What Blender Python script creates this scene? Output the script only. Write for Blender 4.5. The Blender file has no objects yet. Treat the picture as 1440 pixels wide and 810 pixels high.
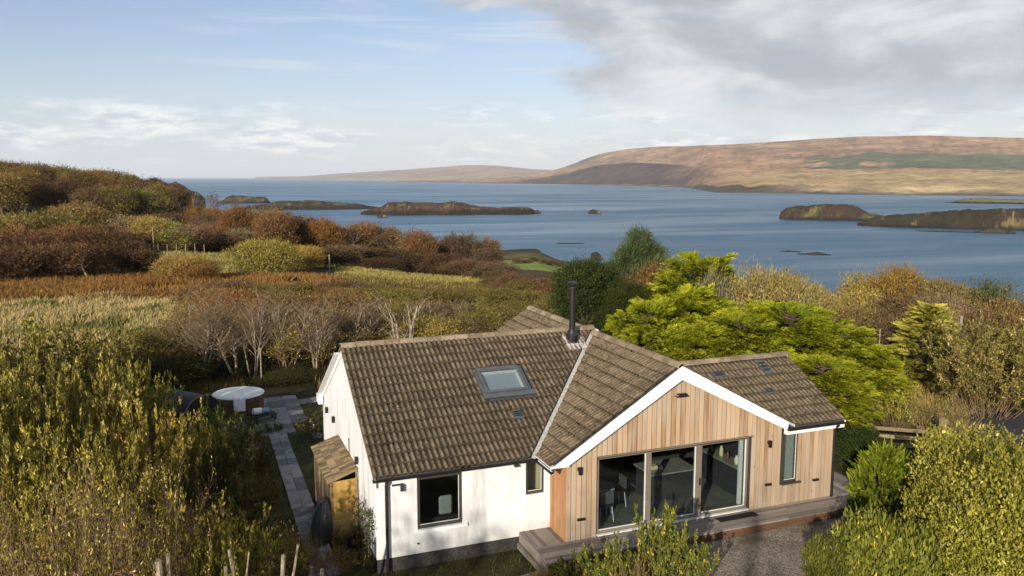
import bpy, bmesh, math, random
import numpy as np
from mathutils import Vector, Matrix

random.seed(7)
RNG = np.random.default_rng(11)
R = math.radians
SC = bpy.context.scene
COL = SC.collection

# ------------------------------------------------------------------ camera
CAM = np.array([-3.893, -18.144, 9.267])
YAW, PITCH, FPX = R(21.314), R(7.702), 1157.8          # FPX for a 1440 px wide picture
FW = np.array([math.sin(YAW), math.cos(YAW), 0.0])
RT = np.array([math.cos(YAW), -math.sin(YAW), 0.0])
cam = bpy.data.cameras.new('camera')
cam.sensor_width = 36.0
cam.lens = FPX / 1440 * 36
cam.clip_start = 0.1
cam.clip_end = 120000
cam_o = bpy.data.objects.new('camera', cam)
COL.objects.link(cam_o)
cam_o.location = CAM
cam_o.rotation_euler = (math.pi / 2 - PITCH, 0, -YAW)
SC.camera = cam_o

# ------------------------------------------------------------------ light, sky, exposure
SUN_AZ, SUN_EL = R(42), R(18)                            # sun stands south-west of the front wall's normal (-y), low
SUN_DIR = Vector((-math.sin(SUN_AZ) * math.cos(SUN_EL), -math.cos(SUN_AZ) * math.cos(SUN_EL), math.sin(SUN_EL)))
sun = bpy.data.lights.new('sun', 'SUN')
sun.energy = 5.0
sun.angle = R(0.5)
sun.color = (1.0, 0.87, 0.70)
sun_o = bpy.data.objects.new('sun', sun)
COL.objects.link(sun_o)
sun_o.rotation_euler = (-SUN_DIR).to_track_quat('-Z', 'Y').to_euler()
SC.view_settings.view_transform = 'Standard'
SC.view_settings.look = 'None'
SC.view_settings.exposure = 0.42
SC.view_settings.gamma = 1.0
SC.view_settings.use_curve_mapping = False
try:
    SC.cycles.max_bounces = 8
    SC.cycles.use_denoising = True
    SC.cycles.denoising_input_passes = 'RGB_ALBEDO_NORMAL'
    SC.cycles.denoising_prefilter = 'NONE'
    SC.cycles.transparent_max_bounces = 12
    SC.cycles.volume_bounces = 1
    SC.cycles.caustics_reflective = False
    SC.cycles.caustics_refractive = False
except Exception:
    pass


class NT:
    """small node-tree helper"""
    def __init__(self, tree):
        self.t = tree
        tree.nodes.clear()

    def n(self, typ, **kw):
        nd = self.t.nodes.new(typ)
        for k, v in kw.items():
            if k == 'i':
                for kk, vv in v.items():
                    s = nd.inputs[kk]
                    if isinstance(vv, bpy.types.NodeSocket):
                        self.t.links.new(vv, s)
                    else:
                        s.default_value = vv
            else:
                setattr(nd, k, v)
        return nd

    def math(self, op, a, b=0.0, c=None, clamp=False):
        nd = self.t.nodes.new('ShaderNodeMath')
        nd.operation = op
        nd.use_clamp = clamp
        for k, v in enumerate((a, b, c)):
            if v is None:
                continue
            if isinstance(v, bpy.types.NodeSocket):
                self.t.links.new(v, nd.inputs[k])
            else:
                nd.inputs[k].default_value = v
        return nd.outputs[0]

    def mix(self, f, a, b, mode='MIX'):
        nd = self.t.nodes.new('ShaderNodeMix')
        nd.data_type = 'RGBA'
        nd.blend_type = mode
        for s, v in ((nd.inputs[0], f), (nd.inputs[6], a), (nd.inputs[7], b)):
            if isinstance(v, bpy.types.NodeSocket):
                self.t.links.new(v, s)
            elif isinstance(v, (tuple, list)):
                s.default_value = (*v[:3], 1.0)
            else:
                s.default_value = v
        return nd.outputs[2]

    def ramp(self, f, lo, hi, smooth=True):
        nd = self.t.nodes.new('ShaderNodeMapRange')
        if smooth:
            nd.interpolation_type = 'SMOOTHSTEP'
        self.t.links.new(f, nd.inputs[0])
        nd.inputs[1].default_value = lo
        nd.inputs[2].default_value = hi
        return nd.outputs[0]

    def noise(self, vec, scale, detail=4.0, rough=0.55, dist=0.0):
        nd = self.t.nodes.new('ShaderNodeTexNoise')
        nd.inputs['Scale'].default_value = scale
        nd.inputs['Detail'].default_value = detail
        nd.inputs['Roughness'].default_value = rough
        nd.inputs['Distortion'].default_value = dist
        if vec is not None:
            self.t.links.new(vec, nd.inputs['Vector'])
        return nd.outputs['Fac']

    def mapping(self, vec, scale=(1, 1, 1), loc=(0, 0, 0), rot=(0, 0, 0)):
        nd = self.t.nodes.new('ShaderNodeMapping')
        self.t.links.new(vec, nd.inputs['Vector'])
        nd.inputs['Scale'].default_value = scale
        nd.inputs['Location'].default_value = loc
        nd.inputs['Rotation'].default_value = rot
        return nd.outputs[0]

    def link(self, a, b):
        self.t.links.new(a, b)


world = bpy.data.worlds.new('World')
SC.world = world
world.use_nodes = True
w = NT(world.node_tree)
SKY_S = 0.085
sky = w.n('ShaderNodeTexSky', sky_type='NISHITA', sun_disc=False, sun_elevation=SUN_EL,
          sun_rotation=math.atan2(SUN_DIR.x, SUN_DIR.y), altitude=50.0, air_density=1.0, dust_density=0.6, ozone_density=1.6)
gen = w.n('ShaderNodeTexCoord').outputs['Generated']
sep = w.n('ShaderNodeSeparateXYZ', i={0: gen})
zz = sep.outputs[2]
el = w.math('MULTIPLY', w.math('ARCSINE', zz), 180 / math.pi)               # elevation in degrees
az = w.math('MULTIPLY', w.math('ARCTAN2', sep.outputs[0], sep.outputs[1]), 180 / math.pi)   # compass bearing from +y
zc = w.math('ADD', w.math('MAXIMUM', zz, 0.0), 0.045)
px_ = w.math('DIVIDE', sep.outputs[0], zc)
py_ = w.math('DIVIDE', sep.outputs[1], zc)
pl_ = w.n('ShaderNodeCombineXYZ', i={0: px_, 1: py_, 2: 0.0}).outputs[0]     # the cloud deck seen in perspective
dirv = w.n('ShaderNodeCombineXYZ', i={0: w.math('MULTIPLY', az, 0.10), 1: w.math('MULTIPLY', el, 0.24), 2: 3.7}).outputs[0]
# grey stratocumulus sheet covering the sky to the north-east
n1 = w.noise(pl_, 0.32, 7.0, 0.55, 0.3)
n1b = w.noise(dirv, 0.85, 8.0, 0.56, 0.25)
edge = w.math('ADD', w.math('ADD', w.math('MULTIPLY', w.math('SUBTRACT', az, 23.5), 0.085),
                            w.math('MULTIPLY', w.math('SUBTRACT', el, 7.0), 0.09)), w.math('MULTIPLY', w.math('SUBTRACT', n1b, 0.5), 3.2))
m_sheet = w.math('MULTIPLY', w.ramp(edge, 0.0, 0.5), w.ramp(w.math('ADD', el, w.math('MULTIPLY', w.math('SUBTRACT', n1b, 0.5), 5.0)), 2.9, 6.2))
# thin high streaks and low cumulus over the sea
strv = w.n('ShaderNodeCombineXYZ', i={0: w.math('MULTIPLY', az, 0.055), 1: w.math('MULTIPLY', el, 0.75), 2: 9.1}).outputs[0]
n2 = w.noise(strv, 1.0, 7.0, 0.55, 0.6)
m_str = w.math('MULTIPLY', w.ramp(n2, 0.46, 0.70), w.math('MULTIPLY', w.ramp(el, 1.0, 3.0), w.ramp(az, -6.0, 14.0)))
cumv = w.n('ShaderNodeCombineXYZ', i={0: w.math('MULTIPLY', az, 0.11), 1: w.math('MULTIPLY', el, 0.46), 2: 1.3}).outputs[0]
n3 = w.noise(cumv, 1.0, 9.0, 0.58, 0.15)
band = w.math('MULTIPLY', w.ramp(el, 0.3, 1.6), w.math('SUBTRACT', 1.0, w.ramp(el, 3.6, 5.6)))
m_cum = w.math('MULTIPLY', w.ramp(w.math('ADD', n3, w.math('MULTIPLY', w.math('SUBTRACT', 3.0, el), 0.02)), 0.43, 0.60), band)
hz = w.math('SUBTRACT', 1.0, w.ramp(el, -1.0, 11.0))
base = w.mix(1.0, sky.outputs[0], (SKY_S * 1.02, SKY_S * 1.0, SKY_S * 1.14), 'MULTIPLY')
c0 = w.mix(w.math('ADD', 0.12, w.math('MULTIPLY', hz, 0.44)), base, (0.52, 0.58, 0.66))
c1 = w.mix(w.math('MULTIPLY', m_str, 0.75), c0, (0.60, 0.61, 0.62))
n4 = w.noise(cumv, 3.4, 8.0, 0.6)
cumc = w.mix(w.ramp(n4, 0.40, 0.62), (0.47, 0.515, 0.575), (0.84, 0.82, 0.79))
c2 = w.mix(w.math('MULTIPLY', m_cum, 0.80), c1, cumc)
n5 = w.noise(dirv, 1.1, 9.0, 0.54, 0.35)
shc = w.mix(w.ramp(w.math('ADD', w.math('MULTIPLY', n5, 0.8), w.math('MULTIPLY', n1b, 0.3)), 0.46, 0.74), (0.34, 0.355, 0.38), (0.66, 0.655, 0.645))
c3 = w.mix(w.math('MULTIPLY', m_sheet, 0.88), c2, shc)
bg = w.n('ShaderNodeBackground', i={0: c3, 1: 0.98})
wo = w.n('ShaderNodeOutputWorld', i={0: bg.outputs[0]})

# ------------------------------------------------------------------ materials
MATS = {}


def mat(name):
    m = bpy.data.materials.new(name)
    m.use_nodes = True
    t = NT(m.node_tree)
    out = t.n('ShaderNodeOutputMaterial')
    MATS[name] = m
    return m, t, out


def wpos(t):
    return t.n('ShaderNodeNewGeometry').outputs['Position']


def principled(t, out, col, rough=0.7, spec=0.3, metal=0.0, bump=None, bstr=0.3, bdist=0.02):
    p = t.n('ShaderNodeBsdfPrincipled')
    for k, v in (('Base Color', col), ('Roughness', rough), ('Specular IOR Level', spec), ('Metallic', metal)):
        if isinstance(v, bpy.types.NodeSocket):
            t.link(v, p.inputs[k])
        else:
            p.inputs[k].default_value = (*v[:3], 1) if isinstance(v, tuple) else v
    if bump is not None:
        b = t.n('ShaderNodeBump', i={'Strength': bstr, 'Distance': bdist, 'Height': bump})
        t.link(b.outputs[0], p.inputs['Normal'])
    t.link(p.outputs[0], out.inputs[0])
    return p


def simple(name, col, rough=0.6, spec=0.3, metal=0.0, var=0.15, scale=6.0, bstr=0.15):
    m, t, out = mat(name)
    n = t.noise(wpos(t), scale, 5.0, 0.6)
    dark = tuple(c * (1 - var) for c in col)
    lite = tuple(min(c * (1 + var), 0.95) for c in col)
    principled(t, out, t.mix(t.ramp(n, 0.3, 0.7), dark, lite), rough, spec, metal, n, bstr, 0.01)
    return m


def woody(name, dark, lite, axis='z', rough=0.75, grain=14.0, rnd=0.5, weather=None):
    """sawn timber: grain stretched along an axis, tone differing from board to board"""
    m, t, out = mat(name)
    p = wpos(t)
    sc = {'x': (0.9, grain * 2, grain * 2), 'y': (grain * 2, 0.9, grain * 2), 'z': (grain * 2, grain * 2, 0.9)}[axis]
    oi = t.n('ShaderNodeObjectInfo')
    mv = t.n('ShaderNodeVectorMath', operation='ADD', i={0: t.mapping(p, sc)})
    cv = t.n('ShaderNodeCombineXYZ', i={0: t.math('MULTIPLY', oi.outputs['Random'], 37.0), 1: t.math('MULTIPLY', oi.outputs['Random'], 91.0), 2: 0.0})
    t.link(cv.outputs[0], mv.inputs[1])
    g = t.noise(mv.outputs[0], 1.0, 6.0, 0.65, 0.4)
    big = t.noise(t.mapping(mv.outputs[0], (0.12, 0.12, 0.8)), 1.0, 3.0, 0.5)
    f = t.math('ADD', t.math('MULTIPLY', g, 0.75), t.math('MULTIPLY', t.math('SUBTRACT', oi.outputs['Random'], 0.5), rnd))
    c = t.mix(t.ramp(f, 0.18, 0.82, False), dark, lite)
    if weather:
        zz_ = t.n('ShaderNodeSeparateXYZ', i={0: p}).outputs[2]
        lowz = t.math('SUBTRACT', 1.0, t.ramp(t.math('ADD', zz_, t.math('MULTIPLY', big, 1.6)), 0.5, 2.6))
        c = t.mix(t.math('MULTIPLY', lowz, 0.55), c, tuple(q * 0.72 for q in weather[0]))
        wd = t.ramp(t.math('ADD', t.math('MULTIPLY', big, 0.9), t.math('MULTIPLY', g, 0.35)), 0.45, 0.85)
        c = t.mix(t.math('MULTIPLY', wd, weather[1]), c, weather[0])
    kn = t.n('ShaderNodeTexVoronoi', i={'Vector': t.mapping(mv.outputs[0], (0.10, 0.10, 1.6)), 'Scale': 1.0})
    c = t.mix(t.math('MULTIPLY', t.math('SUBTRACT', 1.0, t.ramp(kn.outputs['Distance'], 0.04, 0.12)), 0.5), c, tuple(x * 0.4 for x in dark))
    principled(t, out, c, rough, 0.25, 0.0, g, 0.35, 0.004)
    return m


# render (harled) wall
m, t, out = mat('white_harl')
p = wpos(t)
n = t.noise(p, 55.0, 4.0, 0.7)
n2 = t.noise(t.mapping(p, (1.6, 1.6, 0.30)), 1.6, 6.0, 0.65)
c = t.mix(t.ramp(n2, 0.42, 0.74), (0.735, 0.755, 0.775), (0.50, 0.51, 0.51))
sp = t.noise(p, 9.0, 6.0, 0.7)
zsep = t.n('ShaderNodeSeparateXYZ', i={0: p})
low = t.math('SUBTRACT', 1.0, t.ramp(t.math('ADD', zsep.outputs[2], t.math('MULTIPLY', sp, 0.7)), 0.05, 0.75))
c = t.mix(t.math('MULTIPLY', low, 0.45), c, (0.42, 0.42, 0.33))
principled(t, out, c, 0.9, 0.15, 0.0, n, 0.5, 0.012)
simple('white_paint', (0.77, 0.785, 0.80), 0.5, 0.35, 0, 0.04, 9.0, 0.08)
simple('black_plastic', (0.012, 0.012, 0.013), 0.38, 0.5, 0, 0.3)
simple('dark_frame', (0.045, 0.043, 0.043), 0.45, 0.4, 0, 0.1)
simple('taupe_frame', (0.17, 0.145, 0.12), 0.45, 0.4, 0, 0.08)
simple('pale_trim', (0.62, 0.65, 0.62), 0.4, 0.4, 0, 0.05)
simple('plinth_render', (0.045, 0.046, 0.044), 0.9, 0.2, 0, 0.35, 12.0, 0.5)
simple('lead', (0.40, 0.41, 0.39), 0.7, 0.3, 0.0, 0.25, 14.0, 0.3)
simple('zinc_dark', (0.10, 0.11, 0.12), 0.5, 0.5, 0.3, 0.15)
simple('window_blind', (0.30, 0.33, 0.30), 0.8, 0.2, 0, 0.06, 2.0, 0.0)
simple('sky_toned_blind', (0.26, 0.30, 0.345), 0.8, 0.2, 0, 0.05, 2.0, 0.0)
simple('pipe_steel', (0.055, 0.055, 0.058), 0.33, 0.5, 0.75, 0.1)
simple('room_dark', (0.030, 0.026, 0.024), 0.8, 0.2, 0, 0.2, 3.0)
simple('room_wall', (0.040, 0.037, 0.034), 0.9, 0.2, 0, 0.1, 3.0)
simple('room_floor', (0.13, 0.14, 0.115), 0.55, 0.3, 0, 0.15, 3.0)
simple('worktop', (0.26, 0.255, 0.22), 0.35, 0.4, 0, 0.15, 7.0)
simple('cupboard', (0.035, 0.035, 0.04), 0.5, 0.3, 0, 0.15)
simple('cloth_white', (0.72, 0.72, 0.78), 0.9, 0.1, 0, 0.1, 12.0, 0.5)
simple('cloth_blue', (0.16, 0.30, 0.38), 0.9, 0.1, 0, 0.1, 12.0, 0.5)
simple('cream', (0.60, 0.52, 0.34), 0.85, 0.1, 0, 0.12, 10.0, 0.3)
simple('ceramic', (0.70, 0.66, 0.55), 0.35, 0.4, 0, 0.06)
simple('copper', (0.32, 0.16, 0.08), 0.35, 0.5, 0.6, 0.1)
simple('rubber_mat', (0.014, 0.014, 0.016), 0.9, 0.2, 0, 0.4, 40.0, 0.6)
simple('tub_lid', (0.62, 0.66, 0.64), 0.55, 0.3, 0, 0.06, 4.0, 0.1)
simple('black_sheet', (0.030, 0.031, 0.034), 0.42, 0.5, 0, 0.4, 5.0, 0.4)
simple('hut_skin', (0.016, 0.018, 0.022), 0.6, 0.3, 0, 0.2)
simple('rock', (0.045, 0.042, 0.038), 0.9, 0.2, 0, 0.5, 2.0, 0.8)
simple('moss', (0.022, 0.018, 0.008), 0.95, 0.1, 0, 0.5, 30.0, 0.7)
simple('tarmac', (0.045, 0.046, 0.05), 0.9, 0.2, 0, 0.25, 18.0, 0.4)
simple('post_wood', (0.24, 0.20, 0.145), 0.85, 0.2, 0, 0.3, 14.0, 0.5)
simple('sheep_wool', (0.62, 0.58, 0.50), 0.95, 0.1, 0, 0.1)
woody('cladding', (0.27, 0.160, 0.080), (0.63, 0.465, 0.30), 'z', 0.7, 19.0, 0.46, ((0.40, 0.345, 0.28), 0.85))
woody('cladding_side', (0.30, 0.15, 0.065), (0.55, 0.33, 0.17), 'z', 0.7, 15.0, 0.5)
woody('deck_grey', (0.135, 0.115, 0.10), (0.36, 0.315, 0.275), 'x', 0.8, 12.0, 0.55)
woody('deck_grey_along', (0.135, 0.115, 0.10), (0.36, 0.315, 0.275), 'y', 0.8, 12.0, 0.55)
woody('deck_skirt', (0.085, 0.05, 0.03), (0.20, 0.115, 0.065), 'x', 0.8, 12.0, 0.4)
woody('shed_grey', (0.13, 0.095, 0.055), (0.33, 0.25, 0.15), 'z', 0.85, 12.0, 0.5)
woody('shed_shingle', (0.12, 0.09, 0.05), (0.36, 0.265, 0.14), 'y', 0.85, 10.0, 0.7)
woody('shed_gold', (0.30, 0.175, 0.045), (0.56, 0.385, 0.125), 'x', 0.6, 9.0, 0.35)
woody('tub_wood', (0.080, 0.046, 0.028), (0.20, 0.118, 0.070), 'z', 0.6, 12.0, 0.5)
woody('fence_wood', (0.15, 0.115, 0.06), (0.34, 0.27, 0.15), 'x', 0.85, 10.0, 0.4)

# concrete roof tiles with lichen and moss
m, t, out = mat('roof_tile_concrete')
p = wpos(t)
oi = t.n('ShaderNodeObjectInfo')
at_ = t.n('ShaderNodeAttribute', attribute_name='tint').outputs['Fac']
nz = t.noise(p, 5.0, 6.0, 0.7)
fine = t.noise(p, 60.0, 3.0, 0.6)
f = t.math('ADD', t.math('MULTIPLY', nz, 0.9), t.math('ADD', t.math('MULTIPLY', t.math('SUBTRACT', oi.outputs['Random'], 0.5), 0.14), t.math('MULTIPLY', t.math('SUBTRACT', fine, 0.5), 0.5)))
c = t.mix(t.ramp(f, 0.25, 0.75), (0.092, 0.069, 0.044), (0.270, 0.214, 0.146))
c = t.mix(t.ramp(t.noise(p, 1.3, 4.0, 0.6), 0.5, 0.75), c, (0.115, 0.093, 0.056))
lich = t.n('ShaderNodeTexVoronoi', i={'Vector': p, 'Scale': 5.5})
ln = t.math('MULTIPLY', t.math('SUBTRACT', 1.0, t.ramp(lich.outputs['Distance'], 0.10, 0.17)), t.ramp(t.noise(p, 2.1, 3.0), 0.5, 0.62))
c = t.mix(t.math('MULTIPLY', ln, 0.8), c, (0.40, 0.37, 0.30))
ms = t.math('MULTIPLY', t.ramp(t.noise(p, 13.0, 5.0, 0.65), 0.52, 0.60), t.ramp(t.noise(p, 0.8, 3.0, 0.6), 0.34, 0.56))
c = t.mix(t.math('MULTIPLY', ms, 0.72), c, (0.024, 0.020, 0.012))
c = t.mix(t.math('MULTIPLY', at_, 0.78, clamp=True), c, (0.034, 0.028, 0.017))        # silt and moss in the pans, plus shadow lines painted at the laps
principled(t, out, c, 0.9, 0.2, 0.0, fine, 0.5, 0.006)

m, t, out = mat('ridge_concrete')
p = wpos(t)
oi = t.n('ShaderNodeObjectInfo')
nz = t.noise(p, 7.0, 6.0, 0.7)
f = t.math('ADD', nz, t.math('MULTIPLY', t.math('SUBTRACT', oi.outputs['Random'], 0.5), 0.3))
principled(t, out, t.mix(t.ramp(f, 0.25, 0.75), (0.15, 0.115, 0.075), (0.32, 0.26, 0.18)), 0.9, 0.2, 0, nz, 0.5, 0.006)

# window glass: clear pane that mirrors at a slant
m, t, out = mat('glass')
tr = t.n('ShaderNodeBsdfTransparent', i={0: (0.82, 0.86, 0.87, 1)})
gl = t.n('ShaderNodeBsdfGlossy', i={0: (0.9, 0.95, 1.0, 1), 1: 0.01})
gm = t.n('ShaderNodeNewGeometry')
dt = t.n('ShaderNodeVectorMath', operation='DOT_PRODUCT', i={0: gm.outputs['Normal'], 1: gm.outputs['Incoming']})
sch = t.math('MULTIPLY', t.math('POWER', t.math('SUBTRACT', 1.0, t.math('ABSOLUTE', dt.outputs['Value'])), 5.0), 0.92)   # Schlick, same from either face
mx = t.n('ShaderNodeMixShader', i={0: t.math('ADD', sch, 0.05), 1: tr.outputs[0], 2: gl.outputs[0]})
t.link(mx.outputs[0], out.inputs[0])

# sea
m, t, out = mat('sea_water')
p = wpos(t)
rip = t.noise(t.mapping(p, (0.5, 0.5, 1.0), rot=(0, 0, 0.4)), 1.0, 5.0, 0.6)
swl = t.noise(t.mapping(p, (0.03, 0.10, 1.0), rot=(0, 0, -0.37)), 1.0, 4.0, 0.6)
slk = t.noise(t.mapping(p, (0.0016, 0.0075, 1.0), rot=(0, 0, -0.30)), 1.0, 7.0, 0.68, 0.7)
cat_ = t.noise(t.mapping(p, (0.014, 0.060, 1.0), rot=(0, 0, -0.30)), 1.0, 6.0, 0.7, 0.4)
hgt = t.math('ADD', t.math('MULTIPLY', rip, 0.35), t.math('MULTIPLY', swl, 1.3))
bmp = t.n('ShaderNodeBump', i={'Strength': t.math('ADD', 0.15, t.math('MULTIPLY', t.ramp(slk, 0.38, 0.64), 0.85)), 'Distance': 1.6, 'Height': hgt})
pr = t.n('ShaderNodeBsdfPrincipled', i={'Base Color': (0.030, 0.112, 0.200, 1), 'Roughness': t.math('ADD', 0.26, t.math('MULTIPLY', t.ramp(slk, 0.32, 0.66), 0.22)), 'IOR': 1.33, 'Specular IOR Level': t.math('SUBTRACT', 0.82, t.math('ADD', t.math('MULTIPLY', t.ramp(slk, 0.34, 0.64), 0.30), t.math('MULTIPLY', t.ramp(cat_, 0.35, 0.65), 0.26))), 'Normal': bmp.outputs[0]})
t.link(pr.outputs[0], out.inputs[0])


def cover_mat(name, scale_big, scale_small, bstr, bdist, rough=0.95, pw=1.5):
    """ground whose land cover (soil and plant colours, with cloud shade painted on the far hill) is stored per vertex"""
    m, t, out = mat(name)
    p = wpos(t)
    c = t.n('ShaderNodeAttribute', attribute_name='cover').outputs['Color']
    a = t.noise(p, scale_big, 6.0, 0.65)
    b = t.noise(p, scale_small, 5.0, 0.7)
    k = t.math('ADD', t.math('MULTIPLY', a, 0.9), t.math('MULTIPLY', b, 1.1))
    k = t.math('POWER', k, pw)
    cc = t.n('ShaderNodeCombineXYZ', i={0: k, 1: k, 2: k}).outputs[0]
    c = t.mix(1.0, c, cc, 'MULTIPLY')
    principled(t, out, c, rough, 0.1, 0.0, b, bstr, bdist)
    return m


cover_mat('ground_cover', 0.12, 2.5, 0.8, 0.08)
cover_mat('hill_cover', 0.0045, 0.022, 1.0, 12.0, pw=2.3)
cover_mat('island_cover', 0.035, 0.35, 1.0, 1.2)

m, t, out = mat('gravel')
p = wpos(t)
v = t.n('ShaderNodeTexVoronoi', i={'Vector': p, 'Scale': 26.0})
nb = t.noise(p, 0.9, 5.0, 0.6)
c = t.mix(t.ramp(v.outputs['Color'], 0.2, 0.9, False), (0.12, 0.10, 0.085), (0.34, 0.30, 0.25))
c = t.mix(t.ramp(nb, 0.45, 0.72), c, (0.10, 0.085, 0.05))
principled(t, out, c, 0.95, 0.15, 0, v.outputs['Distance'], 0.8, 0.03)

m, t, out = mat('paving')
p = wpos(t)
oi = t.n('ShaderNodeObjectInfo')
nb = t.noise(p, 6.0, 5.0, 0.6)
f = t.math('ADD', nb, t.math('MULTIPLY', t.math('SUBTRACT', oi.outputs['Random'], 0.5), 0.5))
principled(t, out, t.mix(t.ramp(f, 0.25, 0.8), (0.095, 0.095, 0.102), (0.215, 0.21, 0.215)), 0.85, 0.25, 0, nb, 0.3, 0.01)


def leafy(name, c1, c2, c3=None, transl=0.30, spec=0.06, rough=0.7):
    """leaves: colour runs c1..c2 by the leaf's own tint, times the plant's own colour"""
    m, t, out = mat(name)
    a = t.n('ShaderNodeAttribute', attribute_name='tint').outputs['Fac']
    oc = t.n('ShaderNodeObjectInfo').outputs['Color']
    c = t.mix(a, c1, c2)
    if c3:
        c = t.mix(t.ramp(a, 0.82, 0.97), c, c3)
    c = t.mix(1.0, c, oc, 'MULTIPLY')
    pr = t.n('ShaderNodeBsdfPrincipled', i={'Base Color': c, 'Roughness': rough, 'Specular IOR Level': spec})
    tl = t.n('ShaderNodeBsdfTranslucent', i={0: c})
    mx = t.n('ShaderNodeMixShader', i={0: transl, 1: pr.outputs[0], 2: tl.outputs[0]})
    t.link(mx.outputs[0], out.inputs[0])
    return m


leafy('leaf_willow', (0.105, 0.100, 0.022), (0.44, 0.395, 0.080), (0.70, 0.61, 0.22), 0.18)
leafy('leaf_laurel', (0.030, 0.048, 0.012), (0.115, 0.135, 0.030), (0.26, 0.22, 0.05), 0.2, 0.22, 0.45)
leafy('leaf_variegated', (0.12, 0.125, 0.022), (0.50, 0.45, 0.07), (0.70, 0.62, 0.20), 0.25, 0.18, 0.5)
leafy('leaf_cypress', (0.085, 0.115, 0.009), (0.42, 0.44, 0.026), (0.58, 0.53, 0.05), 0.22)
leafy('leaf_yew', (0.018, 0.030, 0.010), (0.075, 0.095, 0.025), (0.14, 0.13, 0.05), 0.15)
leafy('leaf_pine', (0.030, 0.052, 0.020), (0.13, 0.175, 0.062), (0.24, 0.24, 0.09), 0.15)
leafy('leaf_crown', (0.42, 0.42, 0.42), (1.20, 1.15, 1.05), None, 0.10, 0.03, 0.9)
leafy('grass_blade', (0.6, 0.6, 0.55), (1.2, 1.15, 1.0), None, 0.3, 0.04, 0.8)


def bark(name, c1, c2, scale=9.0):
    m, t, out = mat(name)
    p = wpos(t)
    n = t.noise(t.mapping(p, (1, 1, 0.5)), scale, 5.0, 0.7)
    principled(t, out, t.mix(t.ramp(n, 0.35, 0.68), c1, c2), 0.9, 0.15, 0, n, 0.5, 0.02)
    return m


bark('bark_brown', (0.085, 0.055, 0.032), (0.22, 0.155, 0.095))
bark('bark_pale', (0.13, 0.10, 0.075), (0.40, 0.335, 0.25), 7.0)
bark('bark_twig', (0.12, 0.078, 0.045), (0.26, 0.18, 0.105))
bark('bark_dark', (0.035, 0.026, 0.018), (0.10, 0.075, 0.05))

# ------------------------------------------------------------------ mesh helpers
def mesh_np(name, V, faces, mats, midx=None, tint=None, cover=None, smooth=False):
    """V (n,3); faces: list of int arrays (m,k)"""
    V = np.asarray(V, np.float32)
    me = bpy.data.meshes.new(name)
    me.vertices.add(len(V))
    me.vertices.foreach_set('co', V.ravel())
    tot = sum(f.size for f in faces)
    npoly = sum(len(f) for f in faces)
    me.loops.add(tot)
    me.loops.foreach_set('vertex_index', np.concatenate([f.ravel() for f in faces]).astype(np.int32))
    me.polygons.add(npoly)
    st, k0 = [], 0
    for f in faces:
        st.append(k0 + np.arange(len(f)) * f.shape[1])
        k0 += f.size
    me.polygons.foreach_set('loop_start', np.concatenate(st).astype(np.int32))
    if midx is not None:
        me.polygons.foreach_set('material_index', np.asarray(midx, np.int32))
    if tint is not None:
        a = me.attributes.new('tint', 'FLOAT', 'POINT')
        a.data.foreach_set('value', np.asarray(tint, np.float32))
    if cover is not None:
        a = me.attributes.new('cover', 'FLOAT_COLOR', 'POINT')
        c4 = np.ones((len(V), 4), np.float32)
        c4[:, :3] = cover
        a.data.foreach_set('color', c4.ravel())
    for mm in mats:
        me.materials.append(MATS[mm])
    me.update(calc_edges=True)
    if smooth:
        me.polygons.foreach_set('use_smooth', np.ones(npoly, bool))
    return me


def link(name, me, parent=None, kind=None, label=None, cat=None, group=None):
    o = bpy.data.objects.new(name, me)
    COL.objects.link(o)
    if parent is not None:
        o.parent = parent
    tag(o, label, cat, group, kind)
    return o


def tag(o, label=None, cat=None, group=None, kind=None):
    if label: o['label'] = label
    if cat: o['category'] = cat
    if group: o['group'] = group
    if kind: o['kind'] = kind
    return o


def thing(name, label, cat, loc=(0, 0, 0), rotz=0.0, group=None):
    o = bpy.data.objects.new(name, None)
    o.empty_display_size = 0.2
    COL.objects.link(o)
    o.location = loc
    o.rotation_euler = (0, 0, rotz)
    return tag(o, label, cat, group)


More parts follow.
